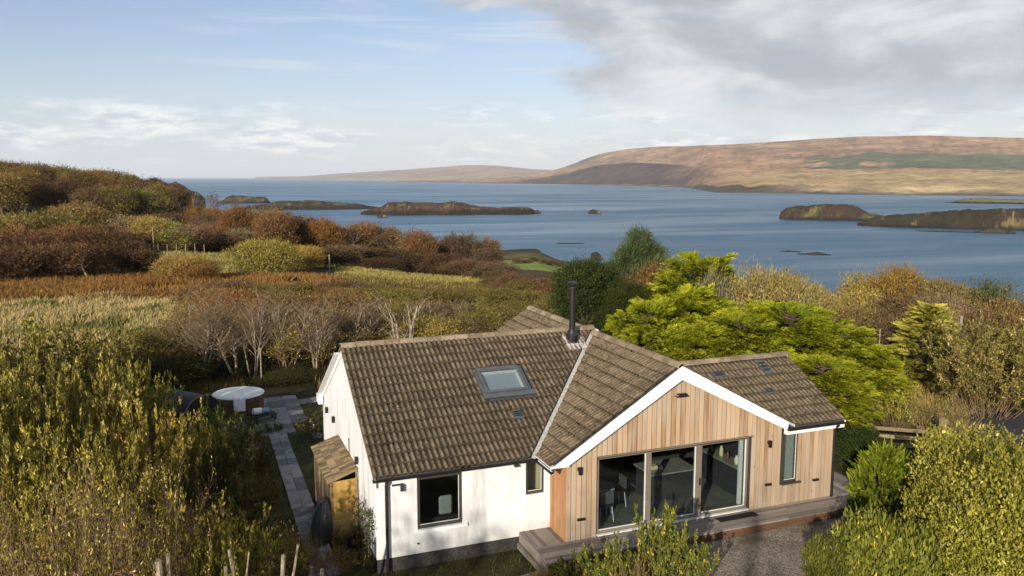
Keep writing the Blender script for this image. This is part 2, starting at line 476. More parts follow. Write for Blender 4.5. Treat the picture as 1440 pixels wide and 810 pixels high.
class MB:
    """collects solids and links them as one mesh object"""
    def __init__(self):
        self.v, self.f = [], []

    def add(self, V, F):
        b = len(self.v)
        self.v += [tuple(map(float, q)) for q in V]
        self.f += [tuple(b + i for i in q) for q in F]
        return self

    def box(self, x0, x1, y0, y1, z0, z1):
        V = [(x0, y0, z0), (x1, y0, z0), (x1, y1, z0), (x0, y1, z0), (x0, y0, z1), (x1, y0, z1), (x1, y1, z1), (x0, y1, z1)]
        return self.add(V, [(0, 3, 2, 1), (4, 5, 6, 7), (0, 1, 5, 4), (1, 2, 6, 5), (2, 3, 7, 6), (3, 0, 4, 7)])

    def hexa(self, V):
        return self.add(V, [(0, 3, 2, 1), (4, 5, 6, 7), (0, 1, 5, 4), (1, 2, 6, 5), (2, 3, 7, 6), (3, 0, 4, 7)])

    def prism(self, poly, a, b, axis='y'):
        """extrude a closed outline: axis y -> outline (x,z), x -> (y,z), z -> (x,y)"""
        n = len(poly)
        P = {'y': lambda q, s: (q[0], s, q[1]), 'x': lambda q, s: (s, q[0], q[1]), 'z': lambda q, s: (q[0], q[1], s)}[axis]
        V = [P(q, a) for q in poly] + [P(q, b) for q in poly]
        F = [tuple(range(n))[::-1], tuple(range(n, 2 * n))] + [(i, (i + 1) % n, n + (i + 1) % n, n + i) for i in range(n)]
        return self.add(V, F)

    def tube(self, pts, r, n=10, cap=True, r1=None):
        pts = [Vector(p) for p in pts]
        m = len(pts)
        rings = []
        for i, p in enumerate(pts):
            d = (pts[min(i + 1, m - 1)] - pts[max(i - 1, 0)]).normalized()
            a = d.orthogonal().normalized() if i == 0 else (rings[-1][1] - d * rings[-1][1].dot(d)).normalized()
            rr = r if r1 is None else r + (r1 - r) * i / (m - 1)
            bvec = d.cross(a)
            rings.append(([p + (a * math.cos(2 * math.pi * k / n) + bvec * math.sin(2 * math.pi * k / n)) * rr for k in range(n)], a))
        V = [q for ring, _ in rings for q in ring]
        F = [(i * n + k, i * n + (k + 1) % n, (i + 1) * n + (k + 1) % n, (i + 1) * n + k) for i in range(m - 1) for k in range(n)]
        if cap:
            F += [tuple(range(n))[::-1], tuple((m - 1) * n + k for k in range(n))]
        return self.add(V, F)

    def lathe(self, prof, c=(0, 0, 0), n=28, squash=1.0):
        V = [(c[0] + r * math.cos(2 * math.pi * k / n), c[1] + r * squash * math.sin(2 * math.pi * k / n), c[2] + z) for r, z in prof for k in range(n)]
        F = [(i * n + k, i * n + (k + 1) % n, (i + 1) * n + (k + 1) % n, (i + 1) * n + k) for i in range(len(prof) - 1) for k in range(n)]
        F += [tuple(range(n))[::-1], tuple((len(prof) - 1) * n + k for k in range(n))]
        return self.add(V, F)

    def mesh(self, name, mats):
        me = bpy.data.meshes.new(name)
        me.from_pydata(self.v, [], self.f)
        for q in ([mats] if isinstance(mats, str) else mats):
            me.materials.append(MATS[q])
        me.update()
        return me

    def build(self, name, mats, parent=None, bevel=0.0, smooth=False, **kw):
        me = self.mesh(name, mats)
        if bevel > 0 or smooth:
            bm = bmesh.new()
            bm.from_mesh(me)
            bmesh.ops.recalc_face_normals(bm, faces=bm.faces)
            if bevel > 0:
                bmesh.ops.bevel(bm, geom=list(bm.edges), offset=bevel, segments=1, affect='EDGES')
            bm.to_mesh(me)
            bm.free()
        if smooth:
            for q in me.polygons:
                q.use_smooth = True
        return link(name, me, parent, **kw)


def wall_panel(b, u0, u1, z0, z1, front, back, holes, axis='y'):
    """a wall sheet with real openings; axis y: u is x, faces at y=front/back; axis x: u is y"""
    us = sorted({u0, u1, *[h[0] for h in holes], *[h[1] for h in holes]})
    zs = sorted({z0, z1, *[h[2] for h in holes], *[h[3] for h in holes]})
    inside = lambda u, z: any(h[0] < u < h[1] and h[2] < z < h[3] for h in holes)
    P = (lambda u, d, z: (u, d, z)) if axis == 'y' else (lambda u, d, z: (d, u, z))
    nu, nz = len(us) - 1, len(zs) - 1
    solid = [[not inside((us[i] + us[i + 1]) / 2, (zs[j] + zs[j + 1]) / 2) for j in range(nz)] for i in range(nu)]
    for i in range(nu):
        for j in range(nz):
            if not solid[i][j]:
                continue
            a, c, e, g = us[i], us[i + 1], zs[j], zs[j + 1]
            b.add([P(a, front, e), P(c, front, e), P(c, front, g), P(a, front, g)], [(0, 1, 2, 3)])
            b.add([P(a, back, e), P(c, back, e), P(c, back, g), P(a, back, g)], [(3, 2, 1, 0)])
            if i == 0 or not solid[i - 1][j]:
                b.add([P(a, front, e), P(a, front, g), P(a, back, g), P(a, back, e)], [(0, 1, 2, 3)])
            if i == nu - 1 or not solid[i + 1][j]:
                b.add([P(c, front, e), P(c, back, e), P(c, back, g), P(c, front, g)], [(0, 1, 2, 3)])
            if j == 0 or not solid[i][j - 1]:
                b.add([P(a, front, e), P(a, back, e), P(c, back, e), P(c, front, e)], [(0, 1, 2, 3)])
            if j == nz - 1 or not solid[i][j + 1]:
                b.add([P(a, front, g), P(c, front, g), P(c, back, g), P(a, back, g)], [(0, 1, 2, 3)])
    return b


def vnoise(x, y, seed=0, octaves=4, rough=0.5):
    """smooth value noise in numpy, about -1..1"""
    x = np.asarray(x, float); y = np.asarray(y, float)
    tot = np.zeros(np.broadcast(x, y).shape); amp = 1.0; nrm = 0.0
    for o in range(octaves):
        xi = np.floor(x).astype(np.int64); yi = np.floor(y).astype(np.int64)
        fx = x - xi; fy = y - yi
        fx = fx * fx * (3 - 2 * fx); fy = fy * fy * (3 - 2 * fy)

        def h(a, b):
            q = (a * 374761393 + b * 668265263 + (seed + o * 17) * 974634777) & 0x7fffffff
            q = ((q ^ (q >> 13)) * 1274126177) & 0x7fffffff
            return ((q ^ (q >> 16)) & 0xffff) / 32767.5 - 1.0
        v = (h(xi, yi) * (1 - fx) + h(xi + 1, yi) * fx) * (1 - fy) + (h(xi, yi + 1) * (1 - fx) + h(xi + 1, yi + 1) * fx) * fy
        tot += v * amp; nrm += amp; amp *= rough; x = x * 2.03 + 5.1; y = y * 2.03 + 1.7
    return tot / nrm


# ------------------------------------------------------------------ ground
SEA = -31.0
TR = np.array([0, 17, 34, 60, 90, 120, 160, 220, 300, 400, 470, 560.])
TB = np.array([-180, -100, -60, -36, -32, -27, -22.3, -20.8, -12, -4, 1.5, 4, 12, 22, 32, 60, 100, 180.])
TH = np.array([
    [-.6, -.6, -.5, 0, 1, 2, 4, 6, 9, 14, 18, 22],
    [-.6, -.6, -.6, -.5, 0, 1, 3, 6, 9, 12, 14, 16],
    [-.6, -.6, -.7, -.8, -.5, .5, 2, 4.5, 7, 9.5, 8, 6],
    [-.6, -.5, -.5, -.8, -.9, -.2, 1.6, 4.2, 6.5, 8.5, 3, -20],
    [-.6, -.5, -.5, -.9, -1, -.5, 1.2, 3.8, 6.2, 8, 0, -36],
    [-.6, -.5, -.45, -1, -1.2, -1, .2, 2.6, 4.4, 5, -6, -38],
    [-.6, -.5, -.42, -1, -1.5, -1.6, -1.5, -.5, .6, 1.5, -16, -40],
    [-.6, -.5, -.42, -1.1, -1.7, -2, -2.8, -4, -7, -24, -34, -40],
    [-.6, -.5, -.42, -1.2, -2, -3.5, -6, -11, -18, -31.5, -36, -40],
    [-.6, -.5, -.42, -1.4, -3, -5.6, -9.3, -14.5, -22, -29.0, -31.8, -40],
    [-.6, -.5, -.42, -1.5, -3.4, -6.5, -10.5, -16, -22.5, -29.0, -31.2, -40],
    [-.6, -.5, -.42, -1.5, -3.5, -7, -11, -17, -25, -31.6, -36, -40],
    [-.6, -.5, -.42, -1.5, -4, -9, -15, -24, -33, -37, -39, -40],
    [-.6, -.5, -.45, -1.3, -4, -9, -16, -25, -34, -38, -39, -40],
    [-.6, -.5, -.55, -1.3, -4, -9, -16, -25, -34, -38, -39, -40],
    [-.6, -.6, -.6, -1, -3, -7, -12, -20, -30, -36, -38, -40],
    [-.6, -.6, -.6, -.5, 0, 1, 2, 4, 6, 9, 12, 15],
    [-.6, -.6, -.5, 0, 1, 2, 4, 6, 9, 14, 18, 22],
])


def ground_z(x, y):
    x = np.asarray(x, float); y = np.asarray(y, float)
    dx = x - CAM[0]; dy = y - CAM[1]
    r = np.hypot(dx, dy)
    b = np.degrees(np.arctan2(dx, dy)) - math.degrees(YAW)
    b = (b + 180) % 360 - 180
    shp = r.shape
    r = np.atleast_1d(r).ravel(); b = np.atleast_1d(b).ravel()
    rc = np.minimum(r, 560.0)
    ri = np.clip(np.searchsorted(TR, rc, side='right') - 1, 0, len(TR) - 2)
    bi = np.clip(np.searchsorted(TB, b, side='right') - 1, 0, len(TB) - 2)
    fr_ = np.clip((rc - TR[ri]) / (TR[ri + 1] - TR[ri]), 0, 1); fb = np.clip((b - TB[bi]) / (TB[bi + 1] - TB[bi]), 0, 1)
    fb = fb * fb * (3 - 2 * fb)
    h = (TH[bi, ri] * (1 - fr_) + TH[bi, ri + 1] * fr_) * (1 - fb) + (TH[bi + 1, ri] * (1 - fr_) + TH[bi + 1, ri + 1] * fr_) * fb
    xr = np.atleast_1d(x).ravel(); yr = np.atleast_1d(y).ravel()
    amp = np.clip((r - 38) / 120, 0, 1) * np.interp(r, [300, 400], [0.9, 0.6])
    h = h + amp * vnoise(xr / 22, yr / 22, 3, 4) + np.clip((r - 36) / 20, 0, 1) * 0.18 * vnoise(xr / 3.1, yr / 3.1, 5, 2)
    return h.reshape(shp) if shp else float(h[0])


def cam_u(x, y):
    """bearing of a ground point as seen from the house's south-west, in degrees east of the survey line"""
    b = np.degrees(np.arctan2(x - CAM[0], y - CAM[1])) - math.degrees(YAW)
    return (b + 180) % 360 - 180


def bear(u):
    return math.degrees(math.atan((u - 720) / FPX))


def land_cover(x, y, h):
    r = np.hypot(x - CAM[0], y - CAM[1]); b = cam_u(x, y)
    jr = vnoise(x / 9, y / 9, 21, 3); jb = vnoise(x / 14, y / 14, 22, 3)
    r2 = r * (1 + 0.07 * jr); b2 = b + 1.6 * jb
    c = np.tile(np.array([0.075, 0.060, 0.026]), (len(r), 1))

    def put(mask, col, mixk=1.0):
        c[mask] = c[mask] * (1 - mixk) + np.array(col) * mixk
    U = bear
    put(r < 44, (0.030, 0.026, 0.014))
    put(r < 36, (0.040, 0.042, 0.016))
    put((r2 > 36) & (r2 < 62) & (b < U(330)), (0.14, 0.12, 0.05))
    put((r2 > 45) & (r2 < 77) & (b2 < U(262)), (0.40, 0.34, 0.19))
    put((r2 > 45) & (r2 < 77) & (b2 < U(262)) & (vnoise(x / 5, y / 5, 31, 3) > 0.22), (0.20, 0.19, 0.075))
    put((r2 > 77) & (r2 < 96) & (b2 < U(470)), (0.20, 0.115, 0.045))
    put((r2 > 95) & (r2 < 132) & (b2 > U(160)) & (b2 < U(335)), (0.30, 0.26, 0.115))
    put((r2 > 106) & (r2 < 122) & (b2 > U(170)) & (b2 < U(325)), (0.15, 0.16, 0.05))
    put((r2 > 90) & (r2 < 128) & (b2 > U(470)) & (b2 < U(715)), (0.34, 0.30, 0.12))
    put((r2 > 104) & (r2 < 122) & (b2 > U(560)) & (b2 < U(715)), (0.26, 0.27, 0.08))
    put((r2 > 235) & (r2 < 345) & (b2 > U(676)) & (b2 < U(830)), (0.20, 0.25, 0.055))
    put((r2 > 140) & (r2 < 185) & (b2 < U(70)), (0.15, 0.21, 0.05))
    put((r2 > 345) & (b > U(600)) & (b < U(860)), (0.085, 0.065, 0.025))
    put((r2 > 345) & (b > U(600)) & (b < U(860)) & (jr > 0.15), (0.12, 0.115, 0.035))
    put((r2 > 36) & (r2 < 60) & (b2 > U(1190)) & (b2 < U(1420)), (0.27, 0.21, 0.085))
    put((r2 > 36) & (r2 < 60) & (b2 > U(1190)) & (b2 < U(1420)) & (vnoise(x / 4, y / 4, 33, 3) > 0.1), (0.13, 0.15, 0.045))
    k = np.clip((SEA + 1.6 - h) / 1.2, 0, 1)[:, None]
    return c * (1 - k) + np.array([0.035, 0.030, 0.024]) * k


angs = np.radians(np.concatenate([np.arange(-180, -42, 4.0), np.arange(-42, 42, 0.45), np.arange(42, 180, 4.0)]))
rads = np.concatenate([np.linspace(0.5, 30, 14), np.geomspace(32, 560, 130), np.array([640, 800, 1100, 1600, 2400, 3600.])])
A, RR = np.meshgrid(angs, rads, indexing='ij')
GX = CAM[0] + RR * np.sin(A + YAW); GY = CAM[1] + RR * np.cos(A + YAW)
GZ = ground_z(GX, GY)
na, nr_ = A.shape
ia, ir = np.meshgrid(np.arange(na), np.arange(nr_ - 1), indexing='ij')
ja = (ia + 1) % na
GF = np.stack([ia * nr_ + ir, ia * nr_ + ir + 1, ja * nr_ + ir + 1, ja * nr_ + ir], -1).reshape(-1, 4)[:, ::-1]
GV = np.stack([GX, GY, GZ], -1).reshape(-1, 3)
link('ground', mesh_np('ground', GV, [GF], ['ground_cover'], cover=land_cover(GV[:, 0], GV[:, 1], GV[:, 2]), smooth=True), kind='structure')

# sea: one sheet out to the horizon
ca = np.radians(np.arange(0, 360, 4.0)); cr = np.array([0, 60, 200, 600, 1500, 4000, 10000, 20000, 32000.])
sv = np.array([(CAM[0] + q * math.sin(a), CAM[1] + q * math.cos(a), SEA) for a in ca for q in cr])
ia, ir = np.meshgrid(np.arange(len(ca)), np.arange(len(cr) - 1), indexing='ij'); ja = (ia + 1) % len(ca); n_ = len(cr)
link('sea', mesh_np('sea', sv, [np.stack([ia * n_ + ir, ia * n_ + ir + 1, ja * n_ + ir + 1, ja * n_ + ir], -1).reshape(-1, 4)[:, ::-1]], ['sea_water']), kind='structure')


def far_xy(u, d):
    b = np.arctan((np.asarray(u, float) - 720) / FPX) + YAW
    return CAM[0] + d * np.sin(b), CAM[1] + d * np.cos(b)


def z_at(v, d, u=720):
    """height that is seen at picture row v when it stands d metres off on bearing u"""
    cx, cy = (u - 720) / FPX, (405 - v) / FPX
    fwd = math.cos(PITCH) + cy * math.sin(PITCH); upz = -math.sin(PITCH) + cy * math.cos(PITCH)
    return CAM[2] + d * upz / math.hypot(fwd, cx)


def hill_sheet(name, us, shore_u, shore_d, ridge_u, ridge_v, depth, back, cover_fn, prof, seed, amp):
    us = np.arange(*us)
    ts = np.concatenate([np.linspace(0, 0.1, 12), np.linspace(0.12, 1.0, 60), np.linspace(1.05, 1.6, 8)])
    sd = np.interp(us, shore_u, shore_d); rv = np.interp(us, ridge_u, ridge_v)
    k = np.ones(9) / 9
    rv = np.convolve(np.pad(rv, 4, 'edge'), k, 'valid'); sd = np.convolve(np.pad(sd, 4, 'edge'), k, 'valid') / np.cos(np.arctan((us - 720) / FPX))
    dep = np.interp(us, depth[0], depth[1])
    V, Cc = [], []
    for i, u in enumerate(us):
        d = sd[i] + ts * dep[i]
        x, y = far_xy(u, d)
        top = z_at(rv[i], sd[i] + dep[i], u)
        tt = np.clip(ts, 0, 1)
        z = SEA - 3 + (top - SEA + 3) * prof(tt, u)
        z = np.where(ts > 1, top - (ts - 1) * back, z)
        z = z + amp * vnoise(x / 420, y / 420, seed, 5, 0.55) * np.clip(tt * 3, 0.04, 1) * np.clip((1.12 - ts) * 4, 0, 1)
        V.append(np.stack([x, y, z], -1)); Cc.append(cover_fn(np.full(len(ts), u), ts, x, y, z))
    n = len(ts); m_ = len(us)
    i, j = np.meshgrid(np.arange(m_ - 1), np.arange(n - 1), indexing='ij')
    F = np.stack([i * n + j, (i + 1) * n + j, (i + 1) * n + j + 1, i * n + j + 1], -1).reshape(-1, 4)
    return link(name, mesh_np(name, np.concatenate(V), [F], ['hill_cover'], cover=np.concatenate(Cc), smooth=True), kind='structure')


def cov_main(u, t, x, y, z):
    n = vnoise(x / 300, y / 300, 41, 4); n2 = vnoise(x / 120, y / 60, 42, 4)
    c = np.tile(np.array([0.36, 0.215, 0.125]), (len(u), 1))
    c = c * (1 + 0.30 * n[:, None]) + np.array([0.03, 0.0, -0.01]) * n2[:, None]
    straw = np.clip((n2 - 0.05) * 3, 0, 1)[:, None]
    c = c * (1 - straw * 0.5) + np.array([0.42, 0.31, 0.17]) * straw * 0.5
    gul = np.clip(1 - np.abs(vnoise(u / 16 + 2.5 * t, t * 2.2, 47, 3)) * 3.2, 0, 1)[:, None] ** 2
    c = c * (1 - 0.34 * gul * np.clip(t * 4, 0, 1)[:, None])
    ledge = np.clip(1 - np.abs(vnoise(u / 60, t * 14, 48, 3)) * 4.0, 0, 1)[:, None]
    c = c * (1 - 0.22 * ledge)
    low = (np.clip((0.34 - t) / 0.12, 0, 1) * np.clip((u - 990) / 90, 0, 1))[:, None]
    c = c * (1 - low) + np.array([0.39, 0.285, 0.14]) * (1 + 0.28 * n2[:, None]) * low
    edge = 0.5 + 0.12 * n
    wood = ((u > 1130 + 90 * n2) & (t > 0.30 + 0.06 * n2) & (t < 0.56 + 0.10 * n + 0.00008 * (u - 1200)) & (vnoise(x / 190, y / 90, 44, 4) > -0.22 - 0.0006 * (u - 1180))).astype(float)[:, None]
    c = c * (1 - wood) + np.array([0.105, 0.12, 0.068]) * (1 + 0.25 * n2[:, None]) * wood
    heath_shade = (np.clip((0.40 + 0.08 * n - t) / 0.06, 0, 1) * np.clip((1010 + 60 * n - u) / 60, 0, 1) * np.clip((u - 690) / 60, 0, 1))[:, None]
    c = c * (1 - heath_shade) + np.array([0.070, 0.047, 0.037]) * heath_shade  # dark heather, with a cloud's shadow painted into its colour
    crag = (np.clip((u - 790) / 15, 0, 1) * np.clip((850 - u) / 20, 0, 1) * np.clip((t - 0.72) / 0.1, 0, 1) * (n2 > -0.3))[:, None]
    c = c * (1 - crag) + np.array([0.12, 0.10, 0.085]) * crag
    cl = (np.clip((0.055 - t) / 0.015, 0, 1))[:, None]
    kk = np.clip((u - 940) / 40, 0, 1)[:, None] * np.clip((1165 + 60 * n - u) / 90, 0, 1)[:, None]
    rk = (np.array([0.075, 0.060, 0.043]) * kk + np.array([0.33, 0.25, 0.14]) * (1 - kk)) * (1 + 0.6 * n2[:, None])
    c = c * (1 - cl) + rk * cl
    shore = (np.clip((SEA + 5 - z) / 3, 0, 1))[:, None]
    return np.clip(c * (1 - shore) + np.array([0.07, 0.055, 0.04]) * shore, 0.01, 0.8)


def prof_main(t, u):
    cliff = np.interp(u, [560, 700, 960, 1000, 1110, 1200, 1440, 1700], [0.01, 0.02, 0.03, 0.085, 0.075, 0.04, 0.03, 0.03]) * (1 + 0.5 * vnoise(u / 17.0, 0.5, 88, 3))
    step = np.clip(t / 0.035, 0, 1) * cliff
    lump = np.interp(u, [560, 700, 780, 860, 960, 1040], [0.05, 0.16, 0.32, 0.24, 0.12, 0.0]) * np.exp(-((t - 0.30) / 0.12) ** 2)
    low = np.interp(u, [560, 1000, 1200], [0.0, 0.0, 0.03]) * np.clip(t / 0.08, 0, 1)
    return np.clip(step + low + lump + (1 - cliff) * np.clip((t - 0.05) / 0.95, 0, 1) ** 1.25, 0, 1.02)


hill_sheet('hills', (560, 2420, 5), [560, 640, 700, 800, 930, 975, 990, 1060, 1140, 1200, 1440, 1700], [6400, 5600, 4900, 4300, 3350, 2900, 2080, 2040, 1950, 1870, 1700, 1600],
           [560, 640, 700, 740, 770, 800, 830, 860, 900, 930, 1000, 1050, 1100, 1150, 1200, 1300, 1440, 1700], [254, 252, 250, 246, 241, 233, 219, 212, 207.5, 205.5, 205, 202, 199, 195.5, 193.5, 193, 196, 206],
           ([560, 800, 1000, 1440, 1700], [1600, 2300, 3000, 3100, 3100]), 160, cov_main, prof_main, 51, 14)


def cov_far(u, t, x, y, z):
    n = vnoise(x / 600, y / 600, 61, 4)[:, None]
    c = np.tile(np.array([0.26, 0.19, 0.13]), (len(u), 1)) * (1 + 0.25 * n)
    lo = np.clip((0.3 - t) / 0.15, 0, 1)[:, None]
    return np.clip(c * (1 - lo) + np.array([0.36, 0.26, 0.13]) * (1 + 0.3 * n) * lo, 0.02, 0.8)


hill_sheet('far_hills', (362, 800, 6), [360, 440, 600, 740, 800], [12500, 10500, 8200, 7000, 6800],
           [360, 375, 430, 450, 470, 520, 560, 600, 640, 680, 710, 740, 800], [249.5, 248, 248, 247, 244.5, 241.5, 239.5, 236.5, 233, 232, 233, 238, 240],
           ([360, 800], [2600, 2600]), 100, cov_far, lambda t, u: np.clip(0.06 * np.clip(t / 0.03, 0, 1) + 0.18 * np.clip((t - 0.03) / 0.25, 0, 1) + 0.76 * np.clip((t - 0.25) / 0.75, 0, 1) ** 1.2, 0, 1), 71, 14)


def island(label_kind, d, prof, thick, greens, seed, rock_band=2.4):
    """prof: rows of (bearing u, height seen at row v); waterline to waterline across 'thick' metres"""
    us = np.array([q[0] for q in prof], float); vs = [q[1] for q in prof]
    d = d / math.cos(math.atan((min(us.mean(), 1440) - 720) / FPX))
    hs = np.array([z_at(v, d, u) for u, v in zip(us, vs)])
    n = max(60, int((us[-1] - us[0]) * 1.1))
    uu = np.linspace(us[0], us[-1], n); hh = np.interp(uu, us, hs)
    x0, y0 = far_xy(uu, d)
    hh = SEA + (hh - SEA) * (1.7 if label_kind == 'skerry' else 0.84) + 0.30 * np.clip(hh - SEA, 0, 3) * vnoise(uu / 9, uu * 0, seed, 4, 0.6)
    e = np.clip(np.minimum(uu - us[0], us[-1] - uu) / (0.12 * (us[-1] - us[0])), 0, 1) ** 0.6
    cs = np.array([-0.75, -0.62, -0.55, -0.48, -0.42, -0.36, -0.28, -0.16, 0.0, 0.2, 0.45, 0.75, 1.0, 1.2])
    hf = np.array([-0.10, 0.02, 0.14, 0.30, 0.48, 0.66, 0.84, 0.95, 1.0, 0.97, 0.85, 0.55, 0.15, -0.10])
    V, Cc = [], []
    for i in range(n):
        b = math.atan((uu[i] - 720) / FPX) + YAW
        wob = 1 + 0.25 * vnoise(uu[i] / 14.0, 0.3, seed + 1, 3)
        s = cs * thick * wob * (0.35 + 0.65 * e[i])
        x = x0[i] + s * math.sin(b); y = y0[i] + s * math.cos(b)
        H = max(hh[i] - SEA, 0.15)
        z = SEA + np.maximum(H, 0.3) * hf + 0.075 * H * vnoise(x / 7, y / 7, seed + 2, 5, 0.6) * np.clip(hf * 3, 0, 1)
        z = np.where(hf < 0, SEA - 2.0, z)
        V.append(np.stack([x, y, z], -1))
        nz = vnoise(x / 12, y / 7, seed + 3, 5, 0.65)
        top = np.where((nz > 0.0)[:, None], np.array(greens[0]), np.array(greens[1]))
        top = np.where((nz > 0.30)[:, None], np.array((0.150, 0.120, 0.055)), top)
        band = np.clip((SEA + rock_band * (1 + 0.4 * nz) - z) / 0.8, 0, 1)[:, None]
        Cc.append(top * (1 - band) + np.array([0.024, 0.020, 0.017]) * band)
    m_ = len(cs)
    i, j = np.meshgrid(np.arange(n - 1), np.arange(m_ - 1), indexing='ij')
    F = np.stack([i * m_ + j, (i + 1) * m_ + j, (i + 1) * m_ + j + 1, i * m_ + j + 1], -1).reshape(-1, 4)
    return link(label_kind, mesh_np(label_kind, np.concatenate(V), [F], ['island_cover'], cover=np.concatenate(Cc), smooth=False), kind='structure')


G1, G2, G3, B1, B2 = (0.062, 0.058, 0.024), (0.036, 0.033, 0.017), (0.135, 0.120, 0.052), (0.085, 0.047, 0.027), (0.045, 0.031, 0.020)
island('island', 1277, [(309, 284), (316, 281), (320, 276), (328, 272.5), (342, 273.5), (360, 275), (374, 275), (379, 279), (382, 285)], 40, (G1, G2), 101, 3.0)
island('island', 1048, [(333, 292.5), (350, 289), (375, 285), (392, 281), (410, 279.5), (425, 280.5), (440, 279.5), (455, 281), (470, 283.5), (500, 285.5), (520, 288.5), (532, 291)], 60, (G1, B2), 103, 4.5)
island('island', 905, [(508, 298), (520, 293), (536, 289), (546, 282.5), (556, 280.5), (590, 281.5), (615, 282), (624, 281), (640, 280.5), (655, 284), (675, 288), (700, 290.5), (715, 290), (738, 289.5), (746, 291), (751, 294)], 55, (B2, B1), 107, 5.0)
island('island', 783, [(1095, 305), (1097, 295), (1106, 289), (1125, 286), (1150, 284), (1168, 282), (1188, 283), (1203, 286), (1212, 292), (1222, 298), (1240, 301)], 38, (G1, B2), 109, 2.6)
island('island', 650, [(1205, 312), (1225, 304), (1260, 299), (1300, 296), (1340, 291), (1380, 289), (1440, 288), (1520, 289), (1600, 294), (1680, 312)], 45, (B2, G2), 113, 2.2)
island('island', 1250, [(1326, 286), (1345, 281.5), (1352, 278), (1380, 277.5), (1400, 278.5), (1440, 279.5), (1500, 280), (1600, 286)], 40, (G3, G3), 127, 3.0)
for d_, pr_, th_ in ((600, [(1288, 326.5), (1310, 324.8), (1335, 326), (1362, 327.5), (1392, 323.5), (1415, 325), (1429, 328)], 7),
                     (428, [(1122, 358.5), (1135, 357), (1148, 355.6), (1160, 357), (1170, 359)], 4), (445, [(1099, 354), (1110, 352.8), (1128, 354.5)], 3),
                     (905, [(748, 298.5), (755, 297), (761, 298.7)], 4), (905, [(827, 298.5), (834, 296.5), (845, 298.5)], 4), (820, [(531, 304), (538, 303), (546, 304.4)], 3),
                     (400, [(831, 360.5), (838, 359), (846, 361)], 2.5), (500, [(783, 351.5), (800, 350), (822, 352.5)], 4), (930, [(228, 277), (250, 273), (262, 277.5), (284, 283), (291, 287)], 20)):
    island('skerry', d_, pr_, th_, ((0.035, 0.030, 0.024), (0.05, 0.042, 0.03)), int(d_), 0.9)

# ------------------------------------------------------------------ the house
P_ = 0.985; XW = 4.652; XA = 7.93; X1 = 11.38; X2 = 13.24
RY, RZ, RS = 5.23, 4.44, 0.56              # main ridge
WZ, WSL, WSR = 4.33, 0.615, 0.54           # wing ridge, slopes west and east
BY, BZ, BS = 2.48, 3.70, 0.52              # east block ridge
zmain = lambda y: RZ - RS * abs(y - RY)
zwing = lambda x: WZ - (WSL * (XA - x) if x < XA else WSR * (x - XA))
zeast = lambda y: BZ - BS * abs(y - BY)
EAVE_Y = 0.90; WE_X = 4.22; EE_Y = -0.17; VX0 = -0.055; VX1 = 13.46; REAR_Y = 9.56; WR_Y = 10.3
house = thing('house', 'white and timber clad bungalow with brown tiled roofs and a black flue', 'house', (0, 0, -0.45))


def hpart(b, name, mats, parent=None, **kw):
    """parent None: a part of the house; else a sub-part of that part (parts sit at the house's origin)"""
    b.v = [(q[0], q[1], q[2] + 0.45) for q in b.v]
    return MB.build(b, name, mats, parent or house, **kw)


W1 = (1.035, 2.216, 0.504, 1.864); W2 = (3.958, 4.482, 0.99, 1.895); W3 = (11.46, 11.96, 0.62, 2.07); DR = (5.554, 10.25, 0.06, 2.13)
b = MB(); wall_panel(b, 0.26, XW + 0.3, -0.116, 1.98, P_, P_ + 0.26, [W1, W2])
hpart(b, 'wall', 'white_harl')
gab = [(P_, -0.116), (REAR_Y - 0.085, -0.116), (REAR_Y - 0.085, zmain(REAR_Y - 0.085) - 0.10), (RY, RZ - 0.10), (P_, zmain(P_) - 0.10)]
b = MB(); b.prism(gab, 0.0, 0.26, 'x'); hpart(b, 'gable_wall', 'white_harl')
b = MB(); b.box(0.26, XA, REAR_Y - 0.30, REAR_Y - 0.085, -0.116, 1.95); hpart(b, 'wall', 'white_harl')
b = MB(); b.box(0.03, XW + 0.2, P_ + 0.025, P_ + 0.2, -0.60, -0.117); b.box(0.03, 0.22, P_ + 0.2, REAR_Y - 0.12, -0.60, -0.117); hpart(b, 'plinth', 'plinth_render')
# wing and east block: carcass behind the boards
b = MB(); wall_panel(b, XW + 0.03, X2 - 0.03, -0.35, 2.08, 0.024, 0.26, [DR, W3])
b.prism([(XW + 0.2, 2.081), (X1, 2.081), (X1, zwing(X1) - 0.12), (XA, WZ - 0.14), (XW + 0.2, zwing(XW + 0.2) - 0.12)], 0.024, 0.2)
hpart(b, 'timber_frame_wall', 'room_wall')
b = MB(); b.box(XW + 0.025, XW + 0.2, 0.262, P_ + 0.9, -0.35, 2.05); hpart(b, 'side_wall', 'room_wall')
b = MB()
b.box(X2 - 0.2, X2 - 0.03, 0.262, 5.0, -0.35, 2.05); hpart(b, 'end_wall', 'room_wall')
b = MB()
b.box(XA + 1.5, X2 - 0.21, 4.9, 5.05, -0.35, 2.05); hpart(b, 'rear_wall', 'room_wall')
b = MB()
b.prism([(4.5, -0.35), (11.3, -0.35), (11.3, zwing(11.3) - 0.12), (XA, WZ - 0.14), (4.5, zwing(4.5) - 0.12)], WR_Y - 0.3, WR_Y - 0.12); hpart(b, 'rear_gable_wall', 'white_harl')
b = MB()
b.prism([(0.27, 2.052), (4.9, 2.052), (BY, BZ - 0.12)], X2 - 0.2, X2 - 0.03, 'x')
hpart(b, 'end_gable', 'room_wall')

